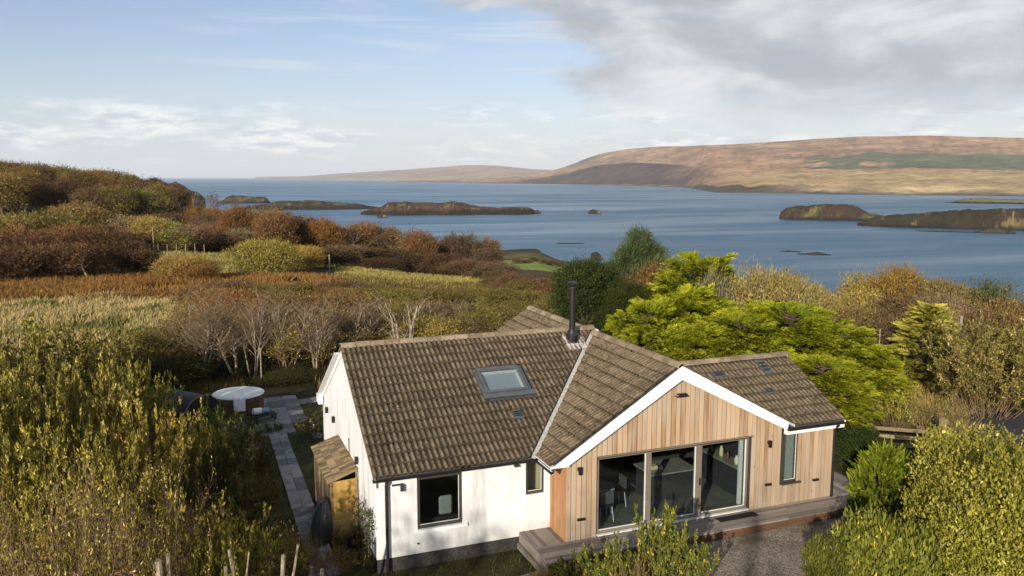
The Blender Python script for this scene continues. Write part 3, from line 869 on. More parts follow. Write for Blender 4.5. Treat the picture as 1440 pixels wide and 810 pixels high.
# cladding boards, each cut to the gable line and round the openings
BW = 0.1445
nb_ = int(round((X2 - XW) / BW)); bw = (X2 - XW) / nb_
zin = lambda x: 3.985 - (0.585 * (XA - x) if x < XA else 0.505 * (x - XA))
for i in range(nb_):
    a, c = XW + i * bw + 0.009, XW + (i + 1) * bw - 0.009
    mid = (a + c) / 2
    top = (lambda x: max(min(zin(x) + 0.05, 9), 2.10) if x < X1 else 2.10)
    dz = random.uniform(-0.004, 0.004)
    pieces = [(-0.02, None)]
    if DR[0] - 0.02 < mid < DR[1] + 0.02:
        pieces = [(DR[3] + 0.03, None)]
    elif W3[0] - 0.04 < mid < W3[1] + 0.04:
        pieces = [(-0.02, W3[2] - 0.05)]
    y0 = dz - 0.001
    for z0, z1 in pieces:
        b = MB()
        ta, tc = (top(a), top(c)) if z1 is None else (z1, z1)
        poly = [(a, z0), (c, z0), (c, tc), (a, ta)]
        if z1 is None and a < XA < c:
            poly = [(a, z0), (c, z0), (c, tc), (XA, top(XA)), (a, ta)]
        b.prism(poly, y0, y0 + 0.021)
        hpart(b, 'cladding_board', 'cladding')
for i in range(7):
    y0 = 0.022 + i * (P_ - 0.022) / 7
    b = MB(); b.box(XW - 0.002 + random.uniform(-0.003, 0.003), XW + 0.02, y0 + 0.003, y0 + (P_ - 0.022) / 7 - 0.004, -0.02, 2.06)
    hpart(b, 'cladding_board', 'cladding_side')
b = MB(); b.box(X2 - 0.003, X2 + 0.03, -0.012, 0.07, -0.02, 2.09); hpart(b, 'corner_trim', 'pale_trim')
b = MB(); b.box(DR[0] - 0.02, DR[1] + 0.12, -0.035, 0.02, DR[3] - 0.005, DR[3] + 0.025); hpart(b, 'door_head_flashing', 'taupe_frame')

# roof decks (under the tiles)
def deck_poly(b, V, n=(0, 0, 1), th=0.05):
    V = [Vector(q) for q in V]
    nn = (V[1] - V[0]).cross(V[2] - V[0]).normalized()
    if nn.z < 0:
        nn = -nn
    m_ = len(V)
    top = [q - nn * 0.035 for q in V]; bot = [q - nn * (0.035 + th) for q in V]
    b.add(top + bot, [tuple(range(m_)), tuple(range(m_, 2 * m_))[::-1]] + [(i, (i + 1) % m_, m_ + (i + 1) % m_, m_ + i) for i in range(m_)])


valx = lambda y: XA - (WZ - zmain(y)) / WSL                    # main/wing valley
valx_e = lambda y: XA + (WZ - zeast(y)) / WSR                  # wing/east valley
YT = RY - (RZ - WZ) / RS                                       # where the wing ridge meets the main slope
b = MB(); deck_poly(b, [(VX0, EAVE_Y, zmain(EAVE_Y)), (valx(EAVE_Y), EAVE_Y, zmain(EAVE_Y)), (XA, YT, zmain(YT)), (XA + 0.15, RY, RZ), (VX0, RY, RZ)])
roof_main = hpart(b, 'roof', 'roof_tile_concrete')
b = MB(); deck_poly(b, [(VX0, RY, RZ), (XA + 0.15, RY, RZ), (XA, 2 * RY - YT, zmain(YT)), (valx(EAVE_Y), REAR_Y, zmain(REAR_Y)), (VX0, REAR_Y, zmain(REAR_Y))])
roof_rear = hpart(b, 'roof', 'roof_tile_concrete')
b = MB(); deck_poly(b, [(WE_X, -0.13, zwing(WE_X)), (XA, -0.13, WZ), (XA, YT, WZ), (valx(EAVE_Y), EAVE_Y, zmain(EAVE_Y)), (WE_X, EAVE_Y, zwing(WE_X))])
roof_wing = hpart(b, 'roof', 'roof_tile_concrete')
b = MB(); deck_poly(b, [(XA, 2 * RY - YT, WZ), (XA, WR_Y, WZ), (WE_X, WR_Y, zwing(WE_X)), (WE_X, REAR_Y, zwing(WE_X)), (valx(EAVE_Y), REAR_Y, zmain(REAR_Y))])
roof_back = hpart(b, 'roof', 'roof_tile_concrete')
b = MB(); deck_poly(b, [(XA, -0.13, WZ), (11.41, -0.13, zwing(11.41)), (11.41, WR_Y, zwing(11.41)), (XA, WR_Y, WZ)])
roof_wing_e = hpart(b, 'roof', 'roof_tile_concrete')
b = MB(); deck_poly(b, [(valx_e(EE_Y), EE_Y, zeast(EE_Y)), (VX1, EE_Y, zeast(EE_Y)), (VX1, BY, BZ), (valx_e(BY), BY, BZ)])
roof_east = hpart(b, 'roof', 'roof_tile_concrete')
b = MB(); deck_poly(b, [(valx_e(BY), BY, BZ), (VX1, BY, BZ), (VX1, 2 * BY - EE_Y, zeast(EE_Y)), (valx_e(EE_Y), 2 * BY - EE_Y, zeast(EE_Y))])
roof_east_rear = hpart(b, 'roof', 'roof_tile_concrete')
for o in (roof_main, roof_rear, roof_wing, roof_back, roof_wing_e, roof_east, roof_east_rear):
    o.data.materials[0] = MATS['zinc_dark']

# roof tiles: two rolls each, lapped
TW, TG = 0.30, 0.354
prof_t = [(0, 0.0), (0.012, 0.032), (0.045, 0.048), (0.078, 0.032), (0.092, 0.0), (0.150, -0.004)]
prof_t = prof_t + [(q[0] + 0.15, q[1]) for q in prof_t[1:]]
TL = TG + 0.05
tv = [(u, 0.0, h + 0.052) for u, h in prof_t] + [(u, TL, h + 0.002) for u, h in prof_t] + [(u, 0.0, h + 0.004) for u, h in prof_t] + [(u, 0.255, h + 0.020) for u, h in prof_t]
k_ = len(prof_t)
tf = [(i, i + 1, 3 * k_ + i + 1, 3 * k_ + i) for i in range(k_ - 1)] + [(3 * k_ + i, 3 * k_ + i + 1, k_ + i + 1, k_ + i) for i in range(k_ - 1)] + [(2 * k_ + i, 2 * k_ + i + 1, i + 1, i) for i in range(k_ - 1)]
tile_me = bpy.data.meshes.new('roof_tile'); tile_me.from_pydata(tv, [], tf); tile_me.materials.append(MATS['roof_tile_concrete']); tile_me.update()
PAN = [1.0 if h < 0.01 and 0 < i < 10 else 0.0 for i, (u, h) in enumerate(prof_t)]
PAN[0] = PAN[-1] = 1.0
PAN = np.array([0.65 * q + 0.12 for q in PAN] + [1.3] * len(PAN) + [1.0] * len(PAN) + [0.72 * q + 0.10 for q in PAN])  # dirt in the pans; head and nose rows also paint the lap's shadow line


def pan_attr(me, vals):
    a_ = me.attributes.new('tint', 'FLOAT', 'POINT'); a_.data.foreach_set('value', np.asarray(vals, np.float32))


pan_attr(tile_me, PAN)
TVA = np.array(tv); TFA = np.array(tf)
tiles = []          # (show score, roof part, matrix, cutting planes)


def lay(roof, o, udir, vdir, nu, nv, keep, score, cuts=()):
    """o: eave corner of the slope; udir along the eave, vdir up the slope"""
    u = Vector(udir).normalized(); v = Vector(vdir).normalized(); n = u.cross(v).normalized()
    for j in range(nv):
        for i in range(nu):
            p = Vector(o) + u * (i * TW) + v * (j * TG)
            c = p + u * TW / 2 + v * TG / 2
            st = keep(c)
            if st == 0:
                continue
            jit = random.gauss(0, 0.0035)
            mtx = Matrix(((u.x, v.x, n.x, p.x + random.gauss(0, 0.002)), (u.y, v.y, n.y, p.y), (u.z, v.z, n.z, p.z + 0.45 + jit), (0, 0, 0, 1)))
            mtx = mtx @ Matrix.Rotation(random.gauss(0, 0.006), 4, 'Z') @ Matrix.Rotation(random.gauss(0, 0.008), 4, 'X')
            dd = (Vector(CAM) - c)
            tiles.append((score * max(n.dot(dd.normalized()), 0.01) / dd.length_squared, roof, mtx, cuts if st == 2 else ()))


GAPV = 0.075
sl = math.sqrt(1 + RS * RS)
vdir_m = Vector((0, 1, RS))
SKY = (3.50, 4.92, 2.98, 3.92)       # roof window opening (x0,x1,y0,y1)


def keep_main(c):
    d = (valx(c.y) - c.x)
    if d < -0.18: return 0
    if SKY[0] - 0.06 < c.x < SKY[1] + 0.06 and SKY[2] - 0.22 < c.y < SKY[3] + 0.10: return 0
    return 2 if d < 0.42 else 1


vl0 = Vector((valx(EAVE_Y), EAVE_Y, 0)); vl1 = Vector((valx(YT), YT, 0)); vdir = (vl1 - vl0).normalized(); vn = Vector((vdir.y, -vdir.x, 0))   # vn points east
cut_main = ((vl0 - vn * GAPV, vn),); cut_wing = ((vl0 + vn * GAPV, -vn),)
lay(roof_main, (VX0, EAVE_Y - 0.01, zmain(EAVE_Y - 0.01)), (1, 0, 0), vdir_m, 28, 14, keep_main, 1.0, cut_main)
vdir_w = Vector((1, 0, WSL))


def keep_wing(c):
    if c.y > YT + 0.5: return 0
    d = c.x - valx(c.y) if c.y > EAVE_Y else 1.0
    if d < -0.18: return 0
    return 2 if d < 0.42 else 1


lay(roof_wing, (WE_X - 0.01, YT + 0.045, zwing(WE_X - 0.01)), (0, -1, 0), vdir_w, 17, 12, keep_wing, 1.0, cut_wing)
lay(roof_back, (WE_X - 0.01, WR_Y, zwing(WE_X - 0.01)), (0, -1, 0), vdir_w, 17, 12, lambda c: 0 if c.x < valx(2 * RY - c.y) + 0.1 and c.y < REAR_Y else 1, 0.35)
ve0 = Vector((valx_e(EE_Y), EE_Y, 0)); ve1 = Vector((valx_e(BY), BY, 0)); vde = (ve1 - ve0).normalized(); vne = Vector((vde.y, -vde.x, 0))
if vne.x < 0: vne = -vne
keep_east = lambda c: 0 if c.x < valx_e(c.y) - 0.2 else (2 if c.x < valx_e(c.y) + 0.42 else 1)
NE = 16
lay(roof_east, (VX1 - NE * TW, EE_Y - 0.01, zeast(EE_Y - 0.01)), (1, 0, 0), (0, 1, BS), NE, 9, lambda c: 0 if c.y > BY - 0.02 else keep_east(c), 1.0, ((ve0 + vne * 0.03, -vne),))
lay(roof_wing_e, (11.42, -0.13, zwing(11.42)), (0, 1, 0), (-1, 0, WSR), 34, 11, lambda c: 0 if c.x < XA + 0.05 or (c.y < 2 * BY - EE_Y and c.x > valx_e(min(c.y, 2 * BY - c.y)) - 0.1 and zeast(c.y) > zwing(c.x)) else 1, 0.05)
lay(roof_rear, (XA, REAR_Y + 0.01, zmain(REAR_Y + 0.01)), (-1, 0, 0), (0, -1, RS), 26, 14, lambda c: 0 if c.x > valx(2 * RY - c.y) - 0.1 else 1, 0.02)
lay(roof_east_rear, (VX1, 2 * BY - EE_Y + 0.01, zeast(EE_Y - 0.01)), (-1, 0, 0), (0, -1, BS), 9, 9, lambda c: 0 if c.y < BY + 0.02 else 1, 0.02)
tiles.sort(key=lambda q: -q[0])


def cut_tile(mtx, cuts):
    bm = bmesh.new(); bm.from_mesh(tile_me); bm.transform(mtx); lay_ = bm.verts.layers.float['tint']
    for co, no in cuts:
        bmesh.ops.bisect_plane(bm, geom=list(bm.verts) + list(bm.edges) + list(bm.faces), plane_co=Vector(co), plane_no=Vector(no), clear_outer=True)
    V = np.array([q.co[:] for q in bm.verts]).reshape(-1, 3); bm.verts.index_update(); F = [[q.index for q in f.verts] for f in bm.faces]; T = [q[lay_] for q in bm.verts]
    bm.free()
    return V, F, T


JV, JF, JT = [], [], []
jb = 0
for k, (s_, roof, mtx, cuts) in enumerate(tiles):
    if k < 300:
        if cuts:
            V, F, T = cut_tile(mtx, cuts)
            if len(F) == 0:
                continue
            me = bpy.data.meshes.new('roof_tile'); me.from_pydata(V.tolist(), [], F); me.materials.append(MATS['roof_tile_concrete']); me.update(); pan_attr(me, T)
            link('roof_tile', me, roof)
        else:
            o = link('roof_tile', tile_me, roof); o.matrix_local = mtx
    else:
        if cuts:
            V, F, T = cut_tile(mtx, cuts)
            V = V.tolist()
        else:
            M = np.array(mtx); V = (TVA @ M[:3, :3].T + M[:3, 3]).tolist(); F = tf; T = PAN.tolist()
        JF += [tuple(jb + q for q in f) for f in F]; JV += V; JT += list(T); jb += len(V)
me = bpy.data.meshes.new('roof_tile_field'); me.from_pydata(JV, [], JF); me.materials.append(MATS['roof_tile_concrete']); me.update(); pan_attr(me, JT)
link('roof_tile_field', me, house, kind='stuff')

# ridge tiles: half rounds, end to end
def ridge_run(p0, p1, L, roof, flip=False):
    p0 = Vector(p0); p1 = Vector(p1); d = (p1 - p0); n = max(1, int(round(d.length / L))); d.normalize(); step = (p1 - p0).length / n
    side = d.cross(Vector((0, 0, 1))).normalized(); up = Vector((0, 0, 1))
    for i in range(n):
        b = MB()
        a = p0 + d * (i * step + 0.006); e = p0 + d * ((i + 1) * step - 0.006)
        jz = random.gauss(0, 0.004)
        prof = [(-0.135, -0.055), (-0.105, 0.018), (-0.055, 0.058), (0.0, 0.072), (0.055, 0.058), (0.105, 0.018), (0.135, -0.055)]
        V = [q + side * s + up * (h + jz + 0.035) for q in (a, e) for s, h in prof]
        V += [q + side * s * 0.8 + up * (h + jz) for q in (a, e) for s, h in prof]
        m_ = len(prof)
        F = [(i_, i_ + 1, m_ + i_ + 1, m_ + i_) for i_ in range(m_ - 1)]
        F += [(2 * m_ + i_, 2 * m_ + i_ + 1, i_ + 1, i_) for i_ in range(m_ - 1)] + [(3 * m_ + i_ + 1, 3 * m_ + i_, m_ + i_, m_ + i_ + 1) for i_ in range(m_ - 1)]
        b.add(V, F)
        hpart(b, 'ridge_tile', 'ridge_concrete', roof)


ridge_run((VX0, RY, RZ), (XA + 0.1, RY, RZ), 0.42, roof_main)
ridge_run((XA, -0.10, WZ), (XA, YT - 0.05, WZ), 0.42, roof_wing)
ridge_run((XA, 2 * RY - YT + 0.05, WZ), (XA, WR_Y, WZ), 0.42, roof_back)
ridge_run((valx_e(BY), BY, BZ), (VX1, BY, BZ), 0.42, roof_east)
# lead in the valleys
def valley(p0, p1, wd, roof):
    b = MB(); p0 = Vector(p0); p1 = Vector(p1); d = (p1 - p0).normalized(); s = d.cross(Vector((0, 0, 1))).normalized()
    up = Vector((0, 0, 1))
    V = [p0 - s * wd + up * 0.012, p0 + up * -0.016, p0 + s * wd + up * 0.030, p1 - s * wd + up * 0.012, p1 + up * -0.016, p1 + s * wd + up * 0.030]
    V += [q - up * 0.012 for q in V]
    b.add(V, [(0, 1, 4, 3), (1, 2, 5, 4), (6, 9, 10, 7), (7, 10, 11, 8), (0, 6, 7, 1), (1, 7, 8, 2), (3, 4, 10, 9), (4, 5, 11, 10), (0, 3, 9, 6), (2, 8, 11, 5)])
    hpart(b, 'valley_lead', 'lead', roof)


valley((valx(EAVE_Y) - 0.01, EAVE_Y - 0.02, zmain(EAVE_Y) + 0.0), (XA, YT, WZ), 0.09, roof_main)
valley((valx_e(EE_Y), EE_Y, zeast(EE_Y)), (valx_e(BY), BY, BZ), 0.06, roof_east)
# verges: dark cement edge and white bargeboards
for ya, yb in ((EAVE_Y, RY), (REAR_Y, RY)):
    b = MB(); s = 1 if yb > ya else -1
    b.prism([(ya, zmain(ya) - 0.005), (yb, RZ - 0.005), (yb, RZ - 0.065), (ya, zmain(ya) - 0.065)], VX0 - 0.008, 0.0, 'x')
    hpart(b, 'verge', 'ridge_concrete')
    b = MB()
    b.prism([(ya, zmain(ya) - 0.067), (yb, RZ - 0.067), (yb, RZ - 0.26), (ya, zmain(ya) - 0.26)], -0.036, -0.002, 'x')
    hpart(b, 'bargeboard', 'white_paint')
b = MB(); b.box(-0.19, -0.037, REAR_Y - 0.42, REAR_Y + 0.06, zmain(REAR_Y) - 0.30, zmain(REAR_Y) - 0.02); hpart(b, 'eave_box', 'white_paint')
b = MB(); b.prism([(REAR_Y - 0.02, zmain(REAR_Y) - 0.07), (RY + 0.3, zmain(RY + 0.3) - 0.07), (RY + 0.3, zmain(RY + 0.3) - 0.10), (REAR_Y - 0.02, zmain(REAR_Y) - 0.10)], -0.19, -0.037, 'x')
hpart(b, 'soffit', 'white_paint')
b = MB(); b.prism([(BY, BZ - 0.01), (EE_Y, zeast(EE_Y) - 0.01), (EE_Y, zeast(EE_Y) - 0.08), (BY, BZ - 0.08)], VX1 - 0.02, VX1 + 0.012, 'x')
b.prism([(WE_X, zwing(WE_X) - 0.02), (XA, WZ - 0.02), (XA, WZ - 0.16), (WE_X, zwing(WE_X) - 0.16)], WR_Y - 0.01, WR_Y + 0.03)
hpart(b, 'verge', 'white_paint')
b = MB(); b.box(XA + 0.11, XA + 0.17, RY - 0.24, RY + 0.24, RZ - 0.28, RZ - 0.02); hpart(b, 'ridge_end', 'white_paint')
# front gable bargeboards with the boxed end
b = MB(); b.prism([(4.16, 2.045), (4.67, 2.045), (4.67, zin(4.67)), (XA, 3.985), (XA, WZ + 0.02), (4.16, zwing(4.16) + 0.02)], -0.15, -0.118)
b.prism([(XA + 0.001, 3.985), (X1 + 0.02, zin(X1 + 0.02)), (X1 + 0.05, zin(X1 + 0.05) - 0.02), (11.44, zwing(11.44) + 0.03), (XA + 0.001, WZ + 0.02)], -0.15, -0.118)
hpart(b, 'bargeboard', 'white_paint')
b = MB()
b.prism([(4.70, zin(4.70) + 0.002), (XA, 3.987), (XA, 4.02), (4.70, zin(4.70) + 0.036)], -0.117, -0.004)
b.prism([(XA + 0.001, 3.987), (X1, zin(X1) + 0.002), (X1, zin(X1) + 0.036), (XA + 0.001, 4.02)], -0.117, -0.004)
b.box(4.18, 4.648, -0.117, 0.80, 2.047, 2.07)
hpart(b, 'soffit', 'white_paint')
b = MB(); b.box(4.66, 4.80, -0.03, -0.004, 2.07, 2.17); hpart(b, 'barge_return', 'cladding_side')
# eaves: fascia, gutters, downpipes
b = MB(); b.box(VX0 + 0.02, 4.24, EAVE_Y + 0.05, P_ - 0.003, 1.875, 1.965); hpart(b, 'fascia', 'white_paint')
b = MB(); b.box(4.225, 4.25, -0.10, EAVE_Y + 0.049, 1.88, 1.965); hpart(b, 'fascia', 'white_paint')
b = MB(); b.box(X1 + 0.03, VX1, EE_Y + 0.03, -0.012, 2.085, 2.225)
hpart(b, 'fascia', 'white_paint')
def gutter(p0, p1, r=0.072):
    b = MB(); p0 = Vector(p0); p1 = Vector(p1); d = (p1 - p0).normalized(); s = d.cross(Vector((0, 0, 1))).normalized(); up = Vector((0, 0, 1))
    n = 9
    outer = [(math.cos(math.pi + math.pi * k / (n - 1)) * r, math.sin(math.pi + math.pi * k / (n - 1)) * r) for k in range(n)]
    V = [q + s * a + up * z for q in (p0, p1) for a, z in outer] + [q + s * a * 0.85 + up * (z * 0.85) for q in (p0, p1) for a, z in outer]
    F = [(i, i + 1, n + i + 1, n + i) for i in range(n - 1)] + [(2 * n + i + 1, 2 * n + i, 3 * n + i, 3 * n + i + 1) for i in range(n - 1)]
    F += [(0, n, 3 * n, 2 * n), (n - 1, 3 * n - 1, 4 * n - 1, 2 * n - 1), tuple(range(n))[::-1], tuple(range(n, 2 * n))]
    b.add(V, F)
    hpart(b, 'gutter', 'black_plastic')


gutter((VX0 - 0.03, EAVE_Y - 0.035, 1.985), (4.22, EAVE_Y - 0.035, 1.985))
gutter((4.185, EAVE_Y, 1.985), (4.185, -0.155, 1.985))
gutter((X1 + 0.02, EE_Y - 0.04, 2.285), (VX1 + 0.04, EE_Y - 0.04, 2.285))
b = MB(); b.tube([(0.25, EAVE_Y - 0.03, 1.95), (0.25, EAVE_Y - 0.03, 1.88), (0.25, P_ - 0.07, 1.80), (0.25, P_ - 0.07, -0.42)], 0.042, 10); hpart(b, 'downpipe', 'black_plastic')
b = MB(); b.tube([(13.18, EE_Y - 0.04, 2.24), (13.18, EE_Y - 0.03, 2.17), (13.18, -0.07, 2.06), (13.18, -0.07, -0.05)], 0.04, 10); hpart(b, 'downpipe', 'black_plastic')
# chimney flue
cx, cy = 7.07, 4.77
b = MB(); b.lathe([(0.205, -0.10), (0.205, 0.20), (0.17, 0.26), (0.125, 0.36), (0.105, 0.40)], (cx, cy, zmain(cy) - 0.02), 24)
flue = hpart(b, 'chimney_flue', 'pipe_steel', smooth=False)
b = MB(); b.lathe([(0.100, 0.36), (0.100, 1.62), (0.108, 1.63), (0.108, 1.68), (0.09, 1.69)], (cx, cy, zmain(cy) - 0.02), 24); hpart(b, 'flue_pipe', 'pipe_steel', flue)
b = MB()
for k in range(4):
    a = k * math.pi / 2 + 0.4
    b.box(cx + 0.075 * math.cos(a) - 0.01, cx + 0.075 * math.cos(a) + 0.01, cy + 0.075 * math.sin(a) - 0.01, cy + 0.075 * math.sin(a) + 0.01, zmain(cy) + 1.64, zmain(cy) + 1.80)
b.lathe([(0.17, 1.775), (0.175, 1.80), (0.12, 1.85), (0.03, 1.88)], (cx, cy, zmain(cy)), 20)
hpart(b, 'flue_cowl', 'pipe_steel', flue)
b = MB()
for q in ((-0.34, 0.34),):
    V = []
    for dx, dy in ((-0.33, -0.42), (0.36, -0.42), (0.33, 0.20), (-0.30, 0.20)):
        V.append((cx + dx, cy + dy, zmain(cy + dy) + 0.062))
    b.hexa([(q_[0], q_[1], q_[2] - 0.012) for q_ in V] + V)
hpart(b, 'flue_flashing', 'lead', flue)


# roof window
def on_main(x, y, h):
    n = Vector((0, -RS, 1)).normalized()
    return Vector((x, y, zmain(y))) + n * h


def slab(b, x0, x1, y0, y1, h0, h1):
    b.hexa([on_main(x, y, h0) for x, y in ((x0, y0), (x1, y0), (x1, y1), (x0, y1))] + [on_main(x, y, h1) for x, y in ((x0, y0), (x1, y0), (x1, y1), (x0, y1))])


x0, x1, y0, y1 = 3.57, 4.86, 3.02, 3.86
b = MB(); fwd_ = 0.075
slab(b, x0, x1, y0, y0 + fwd_, -0.03, 0.105); slab(b, x0, x1, y1 - fwd_ * 0.9, y1, -0.03, 0.105)
slab(b, x0, x0 + fwd_, y0 + fwd_, y1 - fwd_ * 0.9, -0.03, 0.105); slab(b, x1 - fwd_, x1, y0 + fwd_, y1 - fwd_ * 0.9, -0.03, 0.105)
rw = hpart(b, 'roof_window', 'zinc_dark')
b = MB(); slab(b, x0 + fwd_, x1 - fwd_, y0 + fwd_, y1 - fwd_ * 0.9, 0.06, 0.068); hpart(b, 'pane', 'glass', rw)
b = MB()
slab(b, x0 + fwd_, x1 - fwd_, y1 - fwd_ * 0.9 - 0.05, y1 - fwd_ * 0.9 - 0.002, -0.028, 0.05); slab(b, x1 - fwd_ - 0.05, x1 - fwd_ - 0.002, y0 + fwd_, y1 - 0.14, -0.028, 0.05)
hpart(b, 'lining', 'pale_trim', rw)
b = MB(); slab(b, x0 + fwd_, x1 - fwd_ - 0.05, y0 + fwd_, y1 - fwd_ - 0.05, -0.028, -0.02); hpart(b, 'blind', 'sky_toned_blind', rw)  # sky reflection of the pane is put into this sheet's colour
b = MB(); slab(b, x0 - 0.10, x1 + 0.18, y0 - 0.16, y0 - 0.004, 0.03, 0.072)
slab(b, x0 - 0.09, x0 - 0.003, y0, y1 + 0.05, 0.02, 0.06); slab(b, x1 + 0.003, x1 + 0.09, y0, y1 + 0.05, 0.02, 0.06); slab(b, x0, x1, y1 + 0.003, y1 + 0.09, 0.03, 0.07)
hpart(b, 'flashing', 'zinc_dark', rw)
# tile vents
def vent(o, u, v, wd, ln):
    u = Vector(u).normalized(); v = Vector(v).normalized(); n = u.cross(v); o = Vector(o)
    b = MB()
    q = lambda a, c, h: o + u * a + v * c + n * h
    b.hexa([q(-wd, -ln, 0.03), q(wd, -ln, 0.03), q(wd, ln, 0.03), q(-wd, ln, 0.03), q(-wd, -ln, 0.10), q(wd, -ln, 0.10), q(wd, ln, 0.06), q(-wd, ln, 0.06)])
    o_ = hpart(b, 'roof_vent', 'zinc_dark')
    b = MB()
    for k in range(3):
        c = -ln * 0.5 + k * ln * 0.45
        b.hexa([q(-wd * .8, c, 0.09), q(wd * .8, c, 0.09), q(wd * .8, c + ln * .2, 0.086), q(-wd * .8, c + ln * .2, 0.086), q(-wd * .8, c, 0.105), q(wd * .8, c, 0.105), q(wd * .8, c + ln * .2, 0.10), q(-wd * .8, c + ln * .2, 0.10)])
    hpart(b, 'louvre', 'black_plastic', o_)


vent((4.21, 2.23, zmain(2.23)), (1, 0, 0), (0, 1, RS), 0.15, 0.17)
vent((10.50, 1.89, zeast(1.89)), (1, 0, 0), (0, 1, BS), 0.19, 0.15)
vent((11.70, 1.09, zeast(1.09)), (1, 0, 0), (0, 1, BS), 0.19, 0.14)
vent((12.22, 2.00, zeast(2.00)), (1, 0, 0), (0, 1, BS), 0.14, 0.34)
# moss cushions that have settled on the lower courses
mv_, mf_ = [], []
ico = bmesh.new(); bmesh.ops.create_icosphere(ico, subdivisions=1, radius=1.0)
IV = np.array([q.co[:] for q in ico.verts]); IF = np.array([[q.index for q in f.verts] for f in ico.faces]); ico.free()
mb_ = 0
for _ in range(1500):
    if random.random() < 0.62:
        y = RY - 4.3 * (random.random() ** 0.5); j = round((y - EAVE_Y) * sl / TG); y = EAVE_Y + j * TG / sl + random.uniform(-0.03, 0.05)
        x = random.uniform(0, 7.6)
        if x > valx(y) - 0.2 or vnoise(x * 0.8, y * 0.8, 91, 3) < -0.12 or (3.3 < x < 5.1 and 2.7 < y < 4.05): continue
        c = on_main(x, y, 0.03); n = Vector((0, -RS, 1)).normalized()
    else:
        x = XA - 3.6 * random.random() ** 0.8; y = random.uniform(0, YT)
        j = round((x - WE_X) * math.sqrt(1 + WSL ** 2) / TG); x = WE_X + j * TG / math.sqrt(1 + WSL ** 2) + random.uniform(-0.03, 0.05)
        if x < valx(y) + 0.2: continue
        n = Vector((-WSL, 0, 1)).normalized(); c = Vector((x, y, zwing(x))) + n * 0.03
    s = random.uniform(0.014, 0.042) * (1.4 if random.random() < 0.12 else 1)
    t1 = n.orthogonal().normalized(); t2 = n.cross(t1)
    M = np.array([t1 * s * random.uniform(.8, 1.5), t2 * s, n * s * 0.6])
    V = IV * (1 + 0.2 * RNG.standard_normal((len(IV), 1))) @ M + np.array(c)
    mv_.append(V); mf_.append(IF + mb_); mb_ += len(IV)
MV = np.concatenate(mv_); MV[:, 2] += 0.45
link('roof_moss', mesh_np('roof_moss', MV, [np.concatenate(mf_)], ['moss']), house, kind='stuff')

# windows and the sliding door
def window(hole, yf, name, fm, fw=0.065, rec=0.05, cols=(), trim=False):
    x0, x1, z0, z1 = hole
    b = MB(); y0, y1 = yf + rec, yf + rec + 0.07
    x0 += 0.003; x1 -= 0.003; z0 += 0.003; z1 -= 0.003
    b.box(x0, x0 + fw, y0, y1, z0, z1); b.box(x1 - fw, x1, y0, y1, z0, z1)
    b.box(x0 + fw, x1 - fw, y0 + 0.002, y1, z0, z0 + fw * 1.25); b.box(x0 + fw, x1 - fw, y0 + 0.002, y1, z1 - fw, z1)
    w_ = hpart(b, name, fm)
    b = MB(); b.box(x0 + fw, x1 - fw, y0 + 0.03, y0 + 0.036, z0 + fw * 1.25, z1 - fw); hpart(b, 'pane', 'glass', w_)
    if trim:
        b = MB(); t_ = 0.014
        b.box(x1 - fw - t_, x1 - fw - 0.001, y0 + 0.008, y0 + 0.029, z0 + fw * 1.25, z1 - fw)
        b.box(x0 + fw, x1 - fw - t_, y0 + 0.008, y0 + 0.029, z0 + fw * 1.25, z0 + fw * 1.25 + t_)
        hpart(b, 'glazing_bead', 'pale_trim', w_)
    return w_


w_ = window(W1, P_, 'window', 'dark_frame', 0.075, 0.03, trim=True)
b = MB(); b.box(W1[0] - 0.05, W1[1] + 0.12, P_ - 0.06, P_ + 0.028, W1[2] - 0.075, W1[2] + 0.002); hpart(b, 'sill', 'white_paint', w_)
w_ = window(W2, P_, 'window', 'dark_frame', 0.06, 0.03, trim=True)
b = MB(); b.box(W2[0] - 0.02, W2[1] + 0.04, P_ - 0.04, P_ + 0.028, W2[2] - 0.045, W2[2] + 0.002); hpart(b, 'sill', 'white_paint', w_)
w_ = window(W3, 0.0, 'window', 'dark_frame', 0.05, 0.03, trim=True)
b = MB(); b.box(W3[0] - 0.05, W3[1] + 0.11, -0.05, 0.028, W3[2] - 0.05, W3[2] + 0.002); hpart(b, 'sill', 'dark_frame', w_)

b = MB(); dy0, dy1 = 0.03, 0.15
b.box(DR[0] + 0.002, DR[0] + 0.05, dy0, dy1, DR[2], DR[3]); b.box(DR[1] - 0.06, DR[1] - 0.002, dy0, dy1, DR[2], DR[3])
b.box(DR[0] + 0.05, DR[1] - 0.06, dy0 + 0.002, dy1, DR[3] - 0.075, DR[3] - 0.001); b.box(DR[0] + 0.05, DR[1] - 0.06, dy0 + 0.002, dy1, DR[2], DR[2] + 0.07)
M1, M2 = (7.0, 7.16), (8.55, 8.74)
for a, c in (M1, M2):
    b.box(a, c, dy0 + 0.01, dy1 - 0.01, DR[2] + 0.07, DR[3] - 0.075)
door = hpart(b, 'sliding_door', 'taupe_frame')
for a, c in ((DR[0] + 0.05, M1[0]), (M1[1], M2[0]), (M2[1], DR[1] - 0.06)):
    b = MB(); b.box(a, c, dy0 + 0.055, dy0 + 0.062, DR[2] + 0.07, DR[3] - 0.075); hpart(b, 'pane', 'glass', door)
    b = MB(); b.box(c - 0.022, c - 0.001, dy0 + 0.02, dy0 + 0.054, DR[2] + 0.07, DR[3] - 0.075); b.box(a, c - 0.022, dy0 + 0.02, dy0 + 0.054, DR[2] + 0.07, DR[2] + 0.088)
    hpart(b, 'glazing_bead', 'pale_trim', door)
b = MB(); b.box(DR[1] - 0.20, DR[1] - 0.085, dy1 + 0.003, dy1 + 0.06, DR[2] + 0.08, DR[3] - 0.08); hpart(b, 'jamb_liner', 'pale_trim', door)
